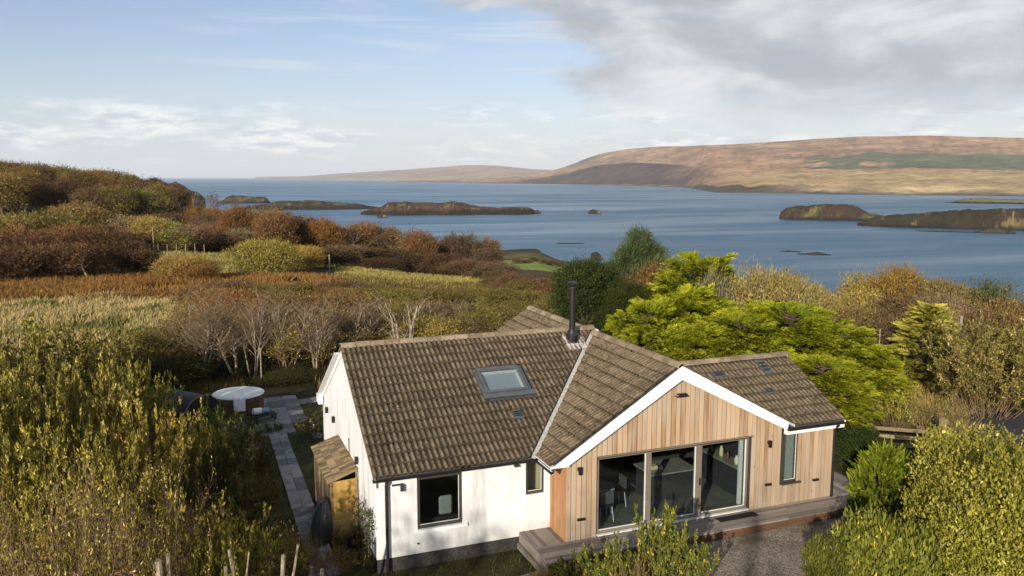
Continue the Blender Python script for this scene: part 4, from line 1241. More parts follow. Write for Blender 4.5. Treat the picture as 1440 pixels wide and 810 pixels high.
b = MB(); b.box(8.66, 8.69, 0.0, 0.035, 0.95, 1.15); hpart(b, 'handle', 'black_plastic', door)
b = MB(); b.box(DR[0] - 0.01, DR[1] + 0.02, -0.06, dy0 + 0.02, 0.022, 0.055); hpart(b, 'threshold', 'pale_trim', door)

# lamps and fittings on the walls
def lamp_updown(x, y, z, face='y'):
    b = MB()
    if face == 'y':
        b.box(x - 0.035, x + 0.035, y - 0.10, y - 0.028, z - 0.11, z + 0.09); b.box(x - 0.055, x + 0.02, y - 0.03, y - 0.004, z - 0.01, z + 0.07)
    else:
        b.box(y - 0.10, y - 0.028, x - 0.035, x + 0.035, z - 0.11, z + 0.09); b.box(y - 0.03, y - 0.002, x - 0.05, x + 0.03, z - 0.03, z + 0.05)
    hpart(b, 'wall_lamp', 'black_plastic')


lamp_updown(5.02, 0.0, 1.87); lamp_updown(10.91, 0.0, 1.87)
lamp_updown(6.98, 0.0, 1.80, 'x'); lamp_updown(3.17, 0.0, 1.74, 'x'); lamp_updown(8.3, 0.0, 1.75, 'x')
for x, z in ((5.07, 0.55), (10.92, 0.66), (12.60, 0.57)):
    b = MB(); b.box(x - 0.10, x + 0.10, -0.075, -0.004, z - 0.02, z + 0.035); hpart(b, 'step_light', 'black_plastic')
b = MB()
b.box(7.78, 8.15, -0.13, -0.10, 3.52, 3.545); b.box(7.78, 7.80, -0.10, -0.004, 3.525, 3.545); b.box(8.13, 8.15, -0.10, -0.004, 3.525, 3.545); b.box(7.84, 8.10, -0.12, -0.03, 3.56, 3.60)
hpart(b, 'floodlight', 'black_plastic')
b = MB(); b.box(0.40, 0.68, P_ - 0.05, P_ - 0.003, 1.74, 1.78); b.box(0.60, 0.68, P_ - 0.10, P_ - 0.05, 1.60, 1.77); hpart(b, 'floodlight', 'dark_frame')
b = MB(); b.box(3.62, 3.76, P_ - 0.07, P_ - 0.003, 1.81, 1.86); hpart(b, 'soffit_vent', 'dark_frame')
b = MB(); b.tube([(-0.02, 4.40, 1.95), (-0.035, 4.40, 1.97), (-0.03, 4.42, 1.90), (-0.03, 4.42, 0.9)], 0.012, 6); hpart(b, 'cable', 'dark_frame')
b = MB(); b.tube([(1.02, P_ - 0.01, 0.16), (1.05, P_ - 0.05, 0.15)], 0.02, 8); hpart(b, 'air_brick', 'dark_frame')

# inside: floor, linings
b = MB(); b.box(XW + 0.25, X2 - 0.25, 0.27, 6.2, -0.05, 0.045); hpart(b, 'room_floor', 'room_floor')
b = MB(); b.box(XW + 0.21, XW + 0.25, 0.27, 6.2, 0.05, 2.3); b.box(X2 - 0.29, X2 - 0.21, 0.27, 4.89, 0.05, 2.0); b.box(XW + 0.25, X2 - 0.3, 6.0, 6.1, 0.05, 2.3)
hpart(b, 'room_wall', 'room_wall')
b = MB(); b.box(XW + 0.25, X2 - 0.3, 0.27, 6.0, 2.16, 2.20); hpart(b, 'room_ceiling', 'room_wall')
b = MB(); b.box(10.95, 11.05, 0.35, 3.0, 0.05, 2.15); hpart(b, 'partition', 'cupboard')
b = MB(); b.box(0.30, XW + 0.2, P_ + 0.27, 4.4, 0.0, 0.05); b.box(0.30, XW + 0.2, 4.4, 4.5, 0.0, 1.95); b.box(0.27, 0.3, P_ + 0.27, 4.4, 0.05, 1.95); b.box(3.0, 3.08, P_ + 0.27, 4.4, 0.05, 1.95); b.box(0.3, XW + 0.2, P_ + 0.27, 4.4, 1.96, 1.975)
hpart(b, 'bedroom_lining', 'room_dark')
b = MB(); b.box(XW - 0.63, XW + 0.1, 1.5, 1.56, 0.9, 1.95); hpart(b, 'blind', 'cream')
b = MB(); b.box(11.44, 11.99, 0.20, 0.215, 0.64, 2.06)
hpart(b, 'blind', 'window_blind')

# things in the rooms
t = thing('dining_table', 'pale dining table just inside the western glass door pane', 'table', (6.15, 1.75, 0.046))
b = MB(); b.box(-0.45, 0.45, -0.75, 0.75, 0.70, 0.74); b.build('tabletop', 'worktop', t)
for sx in (-1, 1):
    for sy in (-1, 1):
        b = MB(); b.box(sx * 0.38 - 0.03, sx * 0.38 + 0.03, sy * 0.66 - 0.03, sy * 0.66 + 0.03, 0, 0.698); b.build('leg', 'worktop', t)


def chair(x, y, rz, label):
    t = thing('dining_chair', label, 'chair', (x, y, 0.046), rz, 'dining chairs by the table')
    b = MB(); b.box(-0.21, 0.21, -0.21, 0.21, 0.43, 0.46); b.build('seat', 'cupboard', t)
    b = MB(); b.box(-0.20, 0.20, 0.19, 0.215, 0.52, 0.86); b.build('backrest', 'zinc_dark', t)
    for sx in (-1, 1):
        for sy in (-1, 1):
            b = MB(); b.tube([(sx * 0.17, sy * 0.17, 0.43), (sx * 0.21, sy * 0.21, 0)], 0.012, 6); b.build('leg', 'pale_trim', t)


chair(6.95, 1.55, R(-90), 'dining chair on the kitchen side of the pale table')
chair(6.15, 0.80, R(180), 'dining chair at the table end beside the glass door')
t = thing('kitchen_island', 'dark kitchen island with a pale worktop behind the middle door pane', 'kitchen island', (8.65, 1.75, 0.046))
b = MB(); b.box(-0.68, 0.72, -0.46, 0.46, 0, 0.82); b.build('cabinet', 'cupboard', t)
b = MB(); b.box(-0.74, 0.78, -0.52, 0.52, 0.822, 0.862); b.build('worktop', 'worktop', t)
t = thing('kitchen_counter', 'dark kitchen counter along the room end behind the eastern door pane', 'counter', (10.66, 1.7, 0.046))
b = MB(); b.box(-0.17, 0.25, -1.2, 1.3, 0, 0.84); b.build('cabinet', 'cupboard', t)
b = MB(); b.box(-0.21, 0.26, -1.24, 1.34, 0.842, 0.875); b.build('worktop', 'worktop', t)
def jar(x, y, z, label, r, h, m_, name='jar', cat='jar'):
    b = MB(); b.lathe([(r * .8, 0), (r, h * .15), (r, h * .7), (r * .6, h * .85), (r * .65, h)], (0, 0, 0), 14)
    o = b.build(name, m_); o.location = (x, y, z); tag(o, label, cat)
    return o


zt = 0.909
jar(8.40, 1.55, zt, 'short cream candle jar on the kitchen island', 0.05, 0.12, 'ceramic')
b = MB(); b.box(-0.20, 0.20, -0.12, 0.12, 0, 0.05); b.box(-0.16, 0.15, -0.10, 0.10, 0.051, 0.085)
o = b.build('book', 'cream'); o.location = (8.20, 1.72, zt); tag(o, 'cream covered books lying on the kitchen island', 'books')
zc_ = 0.922
for k, (y_, l_, r_, h_, m_) in enumerate(((0.72, 'squat pale jar at the near end of the kitchen counter', 0.07, 0.16, 'ceramic'), (1.10, 'white pitcher on the kitchen counter beside the squat jar', 0.065, 0.26, 'ceramic'),
                                   (1.45, 'copper coloured bottle standing on the kitchen counter', 0.045, 0.28, 'copper'), (1.85, 'tall cream vase on the kitchen counter', 0.06, 0.32, 'cream'), (2.25, 'brown bottle at the far end of the kitchen counter', 0.05, 0.27, 'copper'))):
    jar(10.62 + 0.06 * (k % 2), y_, zc_, l_, r_, h_, m_, 'jar', 'jar')
t = thing('bed', 'bed with a cream pillow seen through the square bedroom window', 'bed', (1.75, 2.15, 0.051))
b = MB(); b.box(-0.9, 0.9, -0.55, 1.2, 0, 0.42); b.build('mattress', 'room_wall', t, bevel=0.03)
b = MB(); b.box(0.05, 0.42, -0.50, -0.38, 0.44, 0.95); b.build('pillow', 'window_blind', t, bevel=0.05)

# ------------------------------------------------------------------ deck, paths, garden things
deck = thing('timber_deck', 'weathered grey timber deck running along the clad front of the house', 'deck', (8.5, -0.4, -0.35))
def dpart(b, name, m_, parent=None):
    b.v = [(q[0] - 8.5, q[1] + 0.4, q[2] + 0.35) for q in b.v]
    return b.build(name, m_, parent or deck)


BWD = 0.122
for r_ in range(7):
    y1 = -0.012 - r_ * 0.126; y0 = y1 - BWD
    cuts = [3.79] + sorted(random.uniform(5.2, 12.6) for _ in range(2)) + [14.05]
    if r_ > 3: cuts[-1] = 13.75
    for a, c in zip(cuts, cuts[1:]):
        b = MB(); dz = random.uniform(-0.003, 0.003); b.box(a + 0.003, c - 0.003, y0, y1, -0.035 + dz, dz); dpart(b, 'deck_board', 'deck_grey')
for k in range(7):
    x0 = 3.79 + k * 0.123
    b = MB(); dz = random.uniform(-0.003, 0.003); b.box(x0, x0 + 0.117, -0.009, P_ + 0.02, -0.033 + dz, 0.002 + dz); dpart(b, 'deck_board', 'deck_grey_along')
for k in range(12):
    x0 = X2 + 0.04 + k * 0.125
    if x0 > 14.75: break
    b = MB(); dz = random.uniform(-0.003, 0.003); b.box(x0, x0 + 0.119, -0.009 if x0 < 14.0 else -0.25, 3.6, -0.033 + dz, 0.001 + dz); dpart(b, 'deck_board', 'deck_grey_along')
b = MB(); b.box(3.80, 13.74, -0.895, -0.870, -0.42, -0.037); b.box(13.75, 14.75, -0.30, -0.275, -0.42, -0.037); dpart(b, 'skirt_board', 'deck_skirt')
b = MB(); b.box(3.765, 3.788, -0.89, P_ - 0.005, -0.26, -0.004); dpart(b, 'skirt_board', 'deck_grey_along')
b = MB(); b.box(3.70, 3.76, -0.86, P_ - 0.04, -0.42, -0.27); dpart(b, 'skirt_board', 'deck_grey_along')
b = MB(); b.box(-0.62, 0.62, -0.13, 0.13, 0, 0.014)
o = b.build('doormat', 'rubber_mat'); o.location = (9.70, -0.30, 0.006); tag(o, 'black rubber mat on the deck in front of the glass door', 'doormat')
b = MB(); b.box(-0.42, 0.42, -0.10, 0.10, 0, 0.07)
o = b.build('step_board', 'deck_grey'); o.location = (7.25, -0.30, 0.005); tag(o, 'loose grey step board lying on the deck below the middle pane', 'board')
b = MB(); b.box(0, 2.0, -0.07, 0.05, 0, 0.12)
o = b.build('border_log', 'post_wood'); o.location = (2.45, -0.72, -0.50); o.rotation_euler = (0, 0, R(9)); tag(o, 'pale timber edging log bordering the lawn by the deck', 'log')

# sheets that lie on the ground
def sheet(name, outline, z, m_, kind='structure', sub=0.6):
    b = MB(); b.add([(x, y, z) for x, y in outline], [tuple(range(len(outline)))])
    return b.build(name, m_, kind=kind)


b = MB(); b.prism([(4.9, -0.90), (13.9, -0.90), (15.6, -1.7), (17.5, -6), (12, -12), (3.5, -12), (3.6, -4.6), (4.6, -2.4)], -0.9, -0.235, 'z'); b.build('gravel_drive', 'gravel', kind='structure')
road_pts = [(23.0, 6.3), (25.2, 6.1), (29.0, 5.4), (40.0, 1.5), (60, -8), (60, -13), (40, -3.5), (28.5, 1.4), (24.6, 2.3), (22.0, 2.6)]
b = MB(); b.add([(x, y, ground_z(x, y) + 0.10) for x, y in road_pts], [(0, 1, 8, 9), (1, 2, 7, 8), (2, 3, 6, 7), (3, 4, 5, 6)]); b.build('road', 'tarmac', kind='structure')

# flagged path and terrace by the tub: every flag a slab of its own
path = thing('paved_path', 'grey flagstone path leading past the log shed to the hot tub', 'path', (-0.9, 8.0, -0.44))
def flag(x, y, lx, ly, rz=0.0):
    b = MB(); b.box(-lx / 2 + 0.008, lx / 2 - 0.008, -ly / 2 + 0.008, ly / 2 - 0.008, 0, 0.05)
    o = b.build('flagstone', 'paving', path); o.location = (x + 0.9, y - 8.0, random.uniform(-0.006, 0.006)); o.rotation_euler = (R(random.gauss(0, .4)), R(random.gauss(0, .4)), rz)


y = 1.2
while y < 13.2:
    ly = random.choice((0.45, 0.6, 0.6, 0.75))
    xc = -1.20 + (y - 3.4) * 0.0
    if random.random() < 0.5:
        flag(xc - 0.165, y + ly / 2, 0.33, ly); flag(xc + 0.165, y + ly / 2, 0.33, ly)
    else:
        flag(xc, y + ly / 2, 0.66, ly)
    y += ly
for i in range(6):
    for j in range(9):
        x = -3.3 + i * 0.62; y = 13.45 + j * 0.62
        if x > -0.45 and y < 14.2: continue
        if math.hypot(x + 2.4, y - 16.45) < 0.6: continue
        flag(x, y, 0.62, 0.62)
for k in range(7):
    flag(0.35 + 0.6 * k, 17.6 + 0.10 * k, 0.6, 0.7, 0.12)
for x, y in ((0.35, 13.2), (0.95, 13.1), (0.2, 12.5)):
    b = MB(); b.prism([(-0.28, -0.16), (0.22, -0.2), (0.3, 0.05), (0.1, 0.2), (-0.25, 0.15)], 0, 0.07, 'z')
    o = b.build('stepping_stone', 'paving'); o.location = (x, y, -0.43); o.rotation_euler = (0, 0, x * 7)
    tag(o, 'flat grey stepping stone in the grass, %s the terrace corner' % {0.35: 'against', 0.95: 'one step east of', 0.2: 'just south of'}[x], 'stone', 'stepping stones by the terrace')

# hot tub
tub = thing('hot_tub', 'round brown timber hot tub with a pale lid and a dark rim', 'hot tub', (-2.4, 16.45, -0.39))
RT_ = 0.99
ns = 34
for k in range(ns):
    a0 = 2 * math.pi * (k + 0.04) / ns; a1 = 2 * math.pi * (k + 0.96) / ns
    b = MB(); b.prism([(RT_ * math.cos(a0), RT_ * math.sin(a0)), (RT_ * math.cos(a1), RT_ * math.sin(a1)), ((RT_ - .05) * math.cos(a1), (RT_ - .05) * math.sin(a1)), ((RT_ - .05) * math.cos(a0), (RT_ - .05) * math.sin(a0))], 0, 0.86, 'z')
    b.build('stave', 'tub_wood', tub)
for z in (0.16, 0.62):
    b = MB(); b.lathe([(RT_ + 0.004, z), (RT_ + 0.008, z + 0.03), (RT_ - 0.03, z + 0.03), (RT_ - 0.03, z)], (0, 0, 0), 48); b.build('hoop', 'pipe_steel', tub)
b = MB(); b.lathe([(RT_ + 0.02, 0.862), (RT_ + 0.035, 0.90), (RT_ - 0.02, 0.925), (RT_ - 0.06, 0.92)], (0, 0, 0), 48); b.build('rim', 'tub_lid', tub)
b = MB(); b.lathe([(RT_ - 0.06, 0.90), (RT_ - 0.07, 0.935), (0.5, 0.945), (0.02, 0.947)], (0, 0, 0), 40); b.build('lid', 'tub_lid', tub)
# towel over the rim
def towel(name, label, cat, m_, w_, pts, loc, rz):
    n = 9; V = []; F = []
    for i, (y, z) in enumerate(pts):
        for k in range(n):
            s = (k / (n - 1) - 0.5)
            V.append((s * w_ * (1 - 0.12 * abs(i - 2) / len(pts)), y + 0.018 * math.sin(k * 2.2 + i * .6) * min(1, i / 2), z + 0.008 * math.sin(k * 1.7)))
    m2 = len(pts)
    F = [(i * n + k, i * n + k + 1, (i + 1) * n + k + 1, (i + 1) * n + k) for i in range(m2 - 1) for k in range(n - 1)]
    V2 = [(x, y + 0.014, z - 0.012) for x, y, z in V]
    b = MB(); b.add(V + V2, F + [tuple(len(V) + q for q in f[::-1]) for f in F])
    o = b.build(name, m_, None); o.location = loc; o.rotation_euler = (0, 0, rz)
    return tag(o, label, cat)


towel('bath_towel', 'white towel draped over the front edge of the hot tub', 'towel', 'cloth_white', 0.46, [(0.22, 0.965), (0.08, 0.965), (-0.03, 0.955), (-0.065, 0.90), (-0.075, 0.75), (-0.085, 0.60), (-0.09, 0.42)], (-2.42 + 0.0, 15.46, -0.39), R(-2))
b = MB(); b.prism([(math.cos(a) * 0.13, math.sin(a) * 0.13 + 0.13) for a in [2 * math.pi * k / 14 for k in range(14)]], -0.30, 0.02, 'x')
for k in range(1):
    pass
o = b.build('rolled_towel', 'cloth_white'); o.location = (-1.66, 15.22, -0.125); o.rotation_euler = (0, R(4), R(18)); tag(o, 'rolled white towel lying on the stool by the hot tub', 'towel')
b = MB(); b.prism([(math.cos(a) * 0.12, math.sin(a) * 0.12 + 0.12) for a in [2 * math.pi * k / 14 for k in range(14)]], 0.0, 0.30, 'x')
o = b.build('rolled_towel', 'cloth_blue'); o.location = (-1.62, 15.235, -0.125); o.rotation_euler = (0, R(4), R(18)); tag(o, 'rolled teal towel next to the white roll by the hot tub', 'towel')
t = thing('stool', 'low nearly black wooden stool standing beside the hot tub', 'stool', (-1.50, 15.24, -0.39), R(18))
b = MB(); b.box(-0.45, 0.45, -0.22, 0.22, 0.20, 0.25); b.build('seat', 'room_dark', t)
for sx in (-1, 1):
    for sy in (-1, 1):
        b = MB(); b.box(sx * 0.38 - 0.03, sx * 0.38 + 0.03, sy * 0.16 - 0.03, sy * 0.16 + 0.03, 0, 0.199); b.build('leg', 'room_dark', t)
t = thing('stove_pipe', 'slim pale metal pole standing behind the hot tub', 'pole', (-1.38, 17.75, -0.42))
b = MB(); b.tube([(0, 0, 0), (0, 0, 2.45)], 0.030, 10); b.build('pipe', 'post_wood', t)
b = MB(); b.tube([(0, 0, 0.0), (0, 0, 1.15)], 0.040, 10); b.build('sleeve', 'black_plastic', t)

# barrel sauna among the shrubs
sx_, sy_ = far_xy(250, 33.0)
t = thing('barrel_hut', 'dark curved barrel hut half hidden among shrubs beyond the hot tub', 'hut', (float(sx_), float(sy_), -0.50), R(38))
t.scale = (0.87, 0.87, 0.87)
b = MB()
arc = [(0.98 * math.cos(a), 0.85 + 0.98 * math.sin(a)) for a in np.linspace(-0.95, math.pi + 0.95, 26)]
b.prism(arc, -1.0, 1.3, 'y'); b.build('shell', 'hut_skin', t)
b = MB()
for i in range(25):
    (xa_, za_), (xb_, zb_) = arc[i], arc[i + 1]
    k1 = 1.03
    b.hexa([(xa_, -1.03, za_), (xb_, -1.03, zb_), (xb_, -0.95, zb_), (xa_, -0.95, za_), (xa_ * k1, -1.03, .85 + (za_ - .85) * k1), (xb_ * k1, -1.03, .85 + (zb_ - .85) * k1), (xb_ * k1, -0.95, .85 + (zb_ - .85) * k1), (xa_ * k1, -0.95, .85 + (za_ - .85) * k1)])
b.build('rim', 'tub_wood', t)

# log shed against the gable
shed = thing('log_shed', 'narrow wooden lean-to shed with a gold boarded end against the white gable', 'shed', (-0.40, 3.2, -0.42))
def spart(b, name, m_, parent=None):
    b.v = [(q[0] + 0.40, q[1] - 3.2, q[2] + 0.42) for q in b.v]
    return b.build(name, m_, parent or shed)


zs = lambda x: 1.20 + (x + 0.78) * 0.36
SX0, SX1, SY0, SY1 = -0.76, -0.03, 3.26, 6.30
for k in range(9):
    z0 = -0.40 + k * 0.18; z1 = z0 + 0.176
    if z0 > zs(SX1) - 0.1: break
    b = MB(); lim = lambda x: min(z1, zs(x) - 0.03)
    if lim(SX0) - z0 < 0.03:
        xs_ = SX0 + max(0.0, (z0 + 0.06 - zs(SX0)) / 0.36); b.prism([(xs_, z0), (SX1, z0), (SX1, lim(SX1)), (xs_ + 0.01, lim(xs_ + 0.01))], SY0 - 0.02 + 0.006 * (k % 2), SY0)
    else:
        b.prism([(SX0, z0), (SX1, z0), (SX1, lim(SX1)), (SX0, lim(SX0))], SY0 - 0.022 + 0.005 * (k % 2), SY0)
    spart(b, 'plank', 'shed_gold')
for k in range(20):
    y0 = SY0 + k * (SY1 - SY0) / 20
    b = MB(); b.box(SX0 - 0.02 + 0.012 * (k % 2), SX0, y0 + 0.003, y0 + (SY1 - SY0) / 20 - 0.003, -0.40, zs(SX0) - 0.04); spart(b, 'plank', 'shed_grey')
b = MB(); b.box(SX0 + 0.001, SX1, SY1, SY1 + 0.02, -0.4, 1.15); b.box(SX0, SX0 + 0.05, SY0 - 0.045, SY0 - 0.025, -0.4, zs(SX0) - 0.04); b.box(SX1 - 0.05, SX1, SY0 - 0.045, SY0 - 0.025, -0.4, zs(SX1) - 0.03); spart(b, 'frame', 'shed_grey')
b = MB(); b.hexa([(SX0 - 0.06, SY0 - 0.07, zs(SX0 - .06) - 0.025), (-0.01, SY0 - 0.07, zs(-0.01) - 0.025), (-0.01, SY1 + 0.07, zs(-0.01) - 0.025), (SX0 - 0.06, SY1 + 0.07, zs(SX0 - .06) - 0.025),
                  (SX0 - 0.06, SY0 - 0.07, zs(SX0 - .06)), (-0.01, SY0 - 0.07, zs(-0.01)), (-0.01, SY1 + 0.07, zs(-0.01)), (SX0 - 0.06, SY1 + 0.07, zs(SX0 - .06))])
sroof = spart(b, 'roof', 'shed_grey')
for j in range(4):
    for i in range(26):
        y0 = SY0 - 0.08 + i * 0.124 + (0.02 if j % 2 else 0); x0 = SX0 - 0.08 + j * 0.205
        y1 = min(y0 + 0.117, SY1 + 0.08)
        if y1 - y0 < 0.03: continue
        x1 = min(x0 + 0.235, -0.012)
        h0, h1 = 0.026 + random.uniform(-.003, .004), 0.006
        b = MB(); b.hexa([(x0, y0, zs(x0)), (x1, y0, zs(x1)), (x1, y1, zs(x1)), (x0, y1, zs(x0)), (x0, y0, zs(x0) + h0), (x1, y0, zs(x1) + h1), (x1, y1, zs(x1) + h1), (x0, y1, zs(x0) + h0)])
        spart(b, 'shingle', 'shed_shingle', sroof)
# black cover over something upright beside the shed
t = thing('tarpaulin', 'black tarpaulin with a grey sheen draped over an upright load by the shed', 'tarpaulin', (-1.02, 3.35, -0.43), R(-12))
n_u, n_v = 22, 9
V = []
for j in range(n_v):
    h = j / (n_v - 1); rr = (1 - 0.55 * h ** 2.2)
    for i in range(n_u):
        a = 2 * math.pi * i / n_u
        f = 1 + 0.09 * math.sin(i * 2.9) * (1 - h * 0.6)
        V.append((0.30 * rr * f * math.cos(a) + 0.10 * h, 0.52 * rr * f * math.sin(a), 1.12 * h ** 0.9 + 0.02 * math.sin(i * 1.7)))
V.append((0.10, 0, 1.15))
F = [(j * n_u + i, j * n_u + (i + 1) % n_u, (j + 1) * n_u + (i + 1) % n_u, (j + 1) * n_u + i) for j in range(n_v - 1) for i in range(n_u)] + [((n_v - 1) * n_u + i, (n_v - 1) * n_u + (i + 1) % n_u, n_u * n_v) for i in range(n_u)]
b = MB(); b.add(V, F); b.build('cover', 'black_sheet', t)
b = MB(); b.tube([(0.33, -0.2, 0.0), (0.36, -0.1, 0.5)], 0.02, 6); b.build('strut', 'post_wood', t)
b = MB(); b.lathe([(0.09, 0), (0.12, 0.02), (0.12, 0.30), (0.10, 0.30)], (0, 0, 0), 16)
o = b.build('bucket', 'black_plastic'); o.location = (-0.32, 2.75, -0.43); tag(o, 'black bucket standing against the foot of the white gable', 'bucket')

# timber pen behind the east end
t = thing('timber_fence', 'pale post and rail fence corner behind the juniper', 'fence', (19.4, 2.7, -0.55))
def fpart(b, name):
    b.v = [(q[0] - 19.4, q[1] - 2.7, q[2] + 0.55) for q in b.v]
    return b.build(name, 'fence_wood', t)


fa, fb_, fc, fd = Vector((18.55, 3.75, -.55)), Vector((20.30, 2.45, -.55)), Vector((22.2, 3.0, -.55)), Vector((18.7, 2.1, -.55))
for p, h in ((fa, 0.85), (fb_, 1.45), (fb_ + Vector((0.13, -0.05, 0)), 1.40), (fc, 1.0)):
    b = MB(); b.box(p.x - 0.05, p.x + 0.05, p.y - 0.05, p.y + 0.05, p.z - 0.05, p.z + h); fpart(b, 'post')
for p, q in ((fa, fb_), (fb_, fc)):
    for h in (0.30, 0.58, 0.86):
        d = (q - p).normalized(); s = Vector((-d.y, d.x, 0)) * 0.02; up = Vector((0, 0, h)); k = Vector((0, 0, 0.13)); off = Vector((-d.y, d.x, 0)) * -0.072
        b = MB(); b.hexa([p + up - s + off, q + up - s + off, q + up + s + off, p + up + s + off, p + up - s + k + off, q + up - s + k + off, q + up + s + k + off, p + up + s + k + off]); fpart(b, 'rail')


def site(u, d):
    x, y = far_xy(u, d)
    return float(x), float(y)


def post(name, u, d, vtop, r, label, cat, m_='post_wood', group=None, arm=False):
    x, y = site(u, d); g = ground_z(x, y); h = z_at(vtop, d, u) - g
    t = thing(name, label, cat, (x, y, g - 0.1), 0, group)
    b = MB(); b.tube([(0, 0, 0), (0, 0, h + 0.1)], r * 0.8, 8, True, r * 0.8); b.build('pole', m_, t)
    if arm:
        b = MB(); b.box(-0.7, 0.7, -0.05, 0.05, h - 0.35, h - 0.22); b.build('crossarm', m_, t)
    return t


post('telegraph_pole', 215, 128, 319, 0.09, 'grey telegraph pole at the far edge of the grassy clearing', 'pole', 'post_wood')
post('telegraph_pole', 149, 200, 279, 0.16, 'pale telegraph pole with a crossarm among the rust brown trees', 'pole', 'lead', None, True)
post('telegraph_pole', 201, 128, 336, 0.10, 'short pole beside the taller one at the clearing edge', 'pole', 'post_wood')
post('telegraph_pole', 688, 210, 349, 0.14, 'pale pole at the end of the brown wood above the shore', 'pole', 'lead')
post('telegraph_pole', 462, 110, 358, 0.12, 'pale pole in front of the dark wood edge', 'pole', 'post_wood')
post('fence_post', 1280, 46, 450, 0.06, 'short pale fence post to the west of the small larch', 'post')
t_ = post('fence_post', 1361, 42, 445, 0.09, 'tall strainer post with a slanting brace by the small larch', 'post')
b = MB(); b.tube([(-1.5, -0.3, 0.25), (-0.1, 0, 1.0)], 0.05, 8); b.build('brace', 'post_wood', t_)
post('fence_post', 1246, 47, 463, 0.05, 'thin fence post beside the golden cypress', 'post')
# fence line along the clearing
for k in range(9):
    u = 182 + k * 13
    post('fence_post', u, 127.5 + (k % 3) * 0.3, 342.5 if k % 2 else 343.5, 0.07, '%s weathered fence post from the dark stand along the clearing' % 'first second third fourth fifth sixth seventh eighth ninth'.split()[k], 'post', 'post_wood', 'fence posts along the clearing')
# a sheep lying in the pale field
x, y = site(690, 118)
t = thing('sheep', 'white sheep lying in the pale field in front of the wood', 'sheep', (x, y, ground_z(x, y)), 0.4)
b = MB(); b.lathe([(0.05, -0.62), (0.26, -0.5), (0.36, -0.15), (0.36, 0.2), (0.28, 0.48), (0.14, 0.62), (0.12, 0.72), (0.13, 0.85), (0.05, 0.98)], (0, 0, 0), 12)
b.v = [(q[2], q[0], q[1] + 0.36 + (0.25 if q[2] > 0.65 else 0)) for q in b.v]; b.build('body', 'sheep_wool', t, smooth=True)

# ------------------------------------------------------------------ plants: leaf and branch generators
def unit(v):
    v = np.asarray(v, float)
    return v / np.maximum(np.linalg.norm(v, axis=-1, keepdims=True), 1e-9)


def rnd_dir(rng, n, up=0.0):
    v = rng.standard_normal((n, 3)); v[:, 2] += up
    return unit(v)


def leaf_geo(Pp, Ax, Nn, L, W, kite=0.42, fold=0.12):
    S = unit(np.cross(Ax, Nn)); Nn = unit(np.cross(S, Ax))
    L = np.asarray(L).reshape(-1, 1); W = np.asarray(W).reshape(-1, 1)
    mid = Pp + Ax * L * kite
    V = np.stack([Pp, mid + S * W / 2 + Nn * W * fold, Pp + Ax * L, mid - S * W / 2 + Nn * W * fold], 1).reshape(-1, 3)
    F = np.arange(len(V)).reshape(-1, 4)
    return V, F


def tube_geo(P0, P1, R0, R1, k=3):
    P0 = np.asarray(P0, float); P1 = np.asarray(P1, float)
    d = unit(P1 - P0)
    ref = np.where(np.abs(d[:, 2:3]) < 0.9, np.array([[0, 0, 1.0]]), np.array([[1.0, 0, 0]]))
    a = unit(np.cross(d, ref)); b = np.cross(d, a)
    ang = 2 * np.pi * np.arange(k) / k
    ring = a[:, None, :] * np.cos(ang)[None, :, None] + b[:, None, :] * np.sin(ang)[None, :, None]
    A_ = P0[:, None, :] + ring * np.asarray(R0).reshape(-1, 1, 1); B_ = P1[:, None, :] + ring * np.asarray(R1).reshape(-1, 1, 1)
    V = np.concatenate([A_, B_], 1).reshape(-1, 3)
    base = (np.arange(len(P0)) * 2 * k)[:, None]
    i = np.arange(k); j = (i + 1) % k
    F = np.stack([base + i, base + j, base + k + j, base + k + i], -1).reshape(-1, 4)
    return V, F


class Plant:
    """a kind of plant: meshes for its parts, nominal height and width"""
    def __init__(self, name, h, w_, parts):
        self.name, self.h, self.w, self.parts = name, h, w_, parts


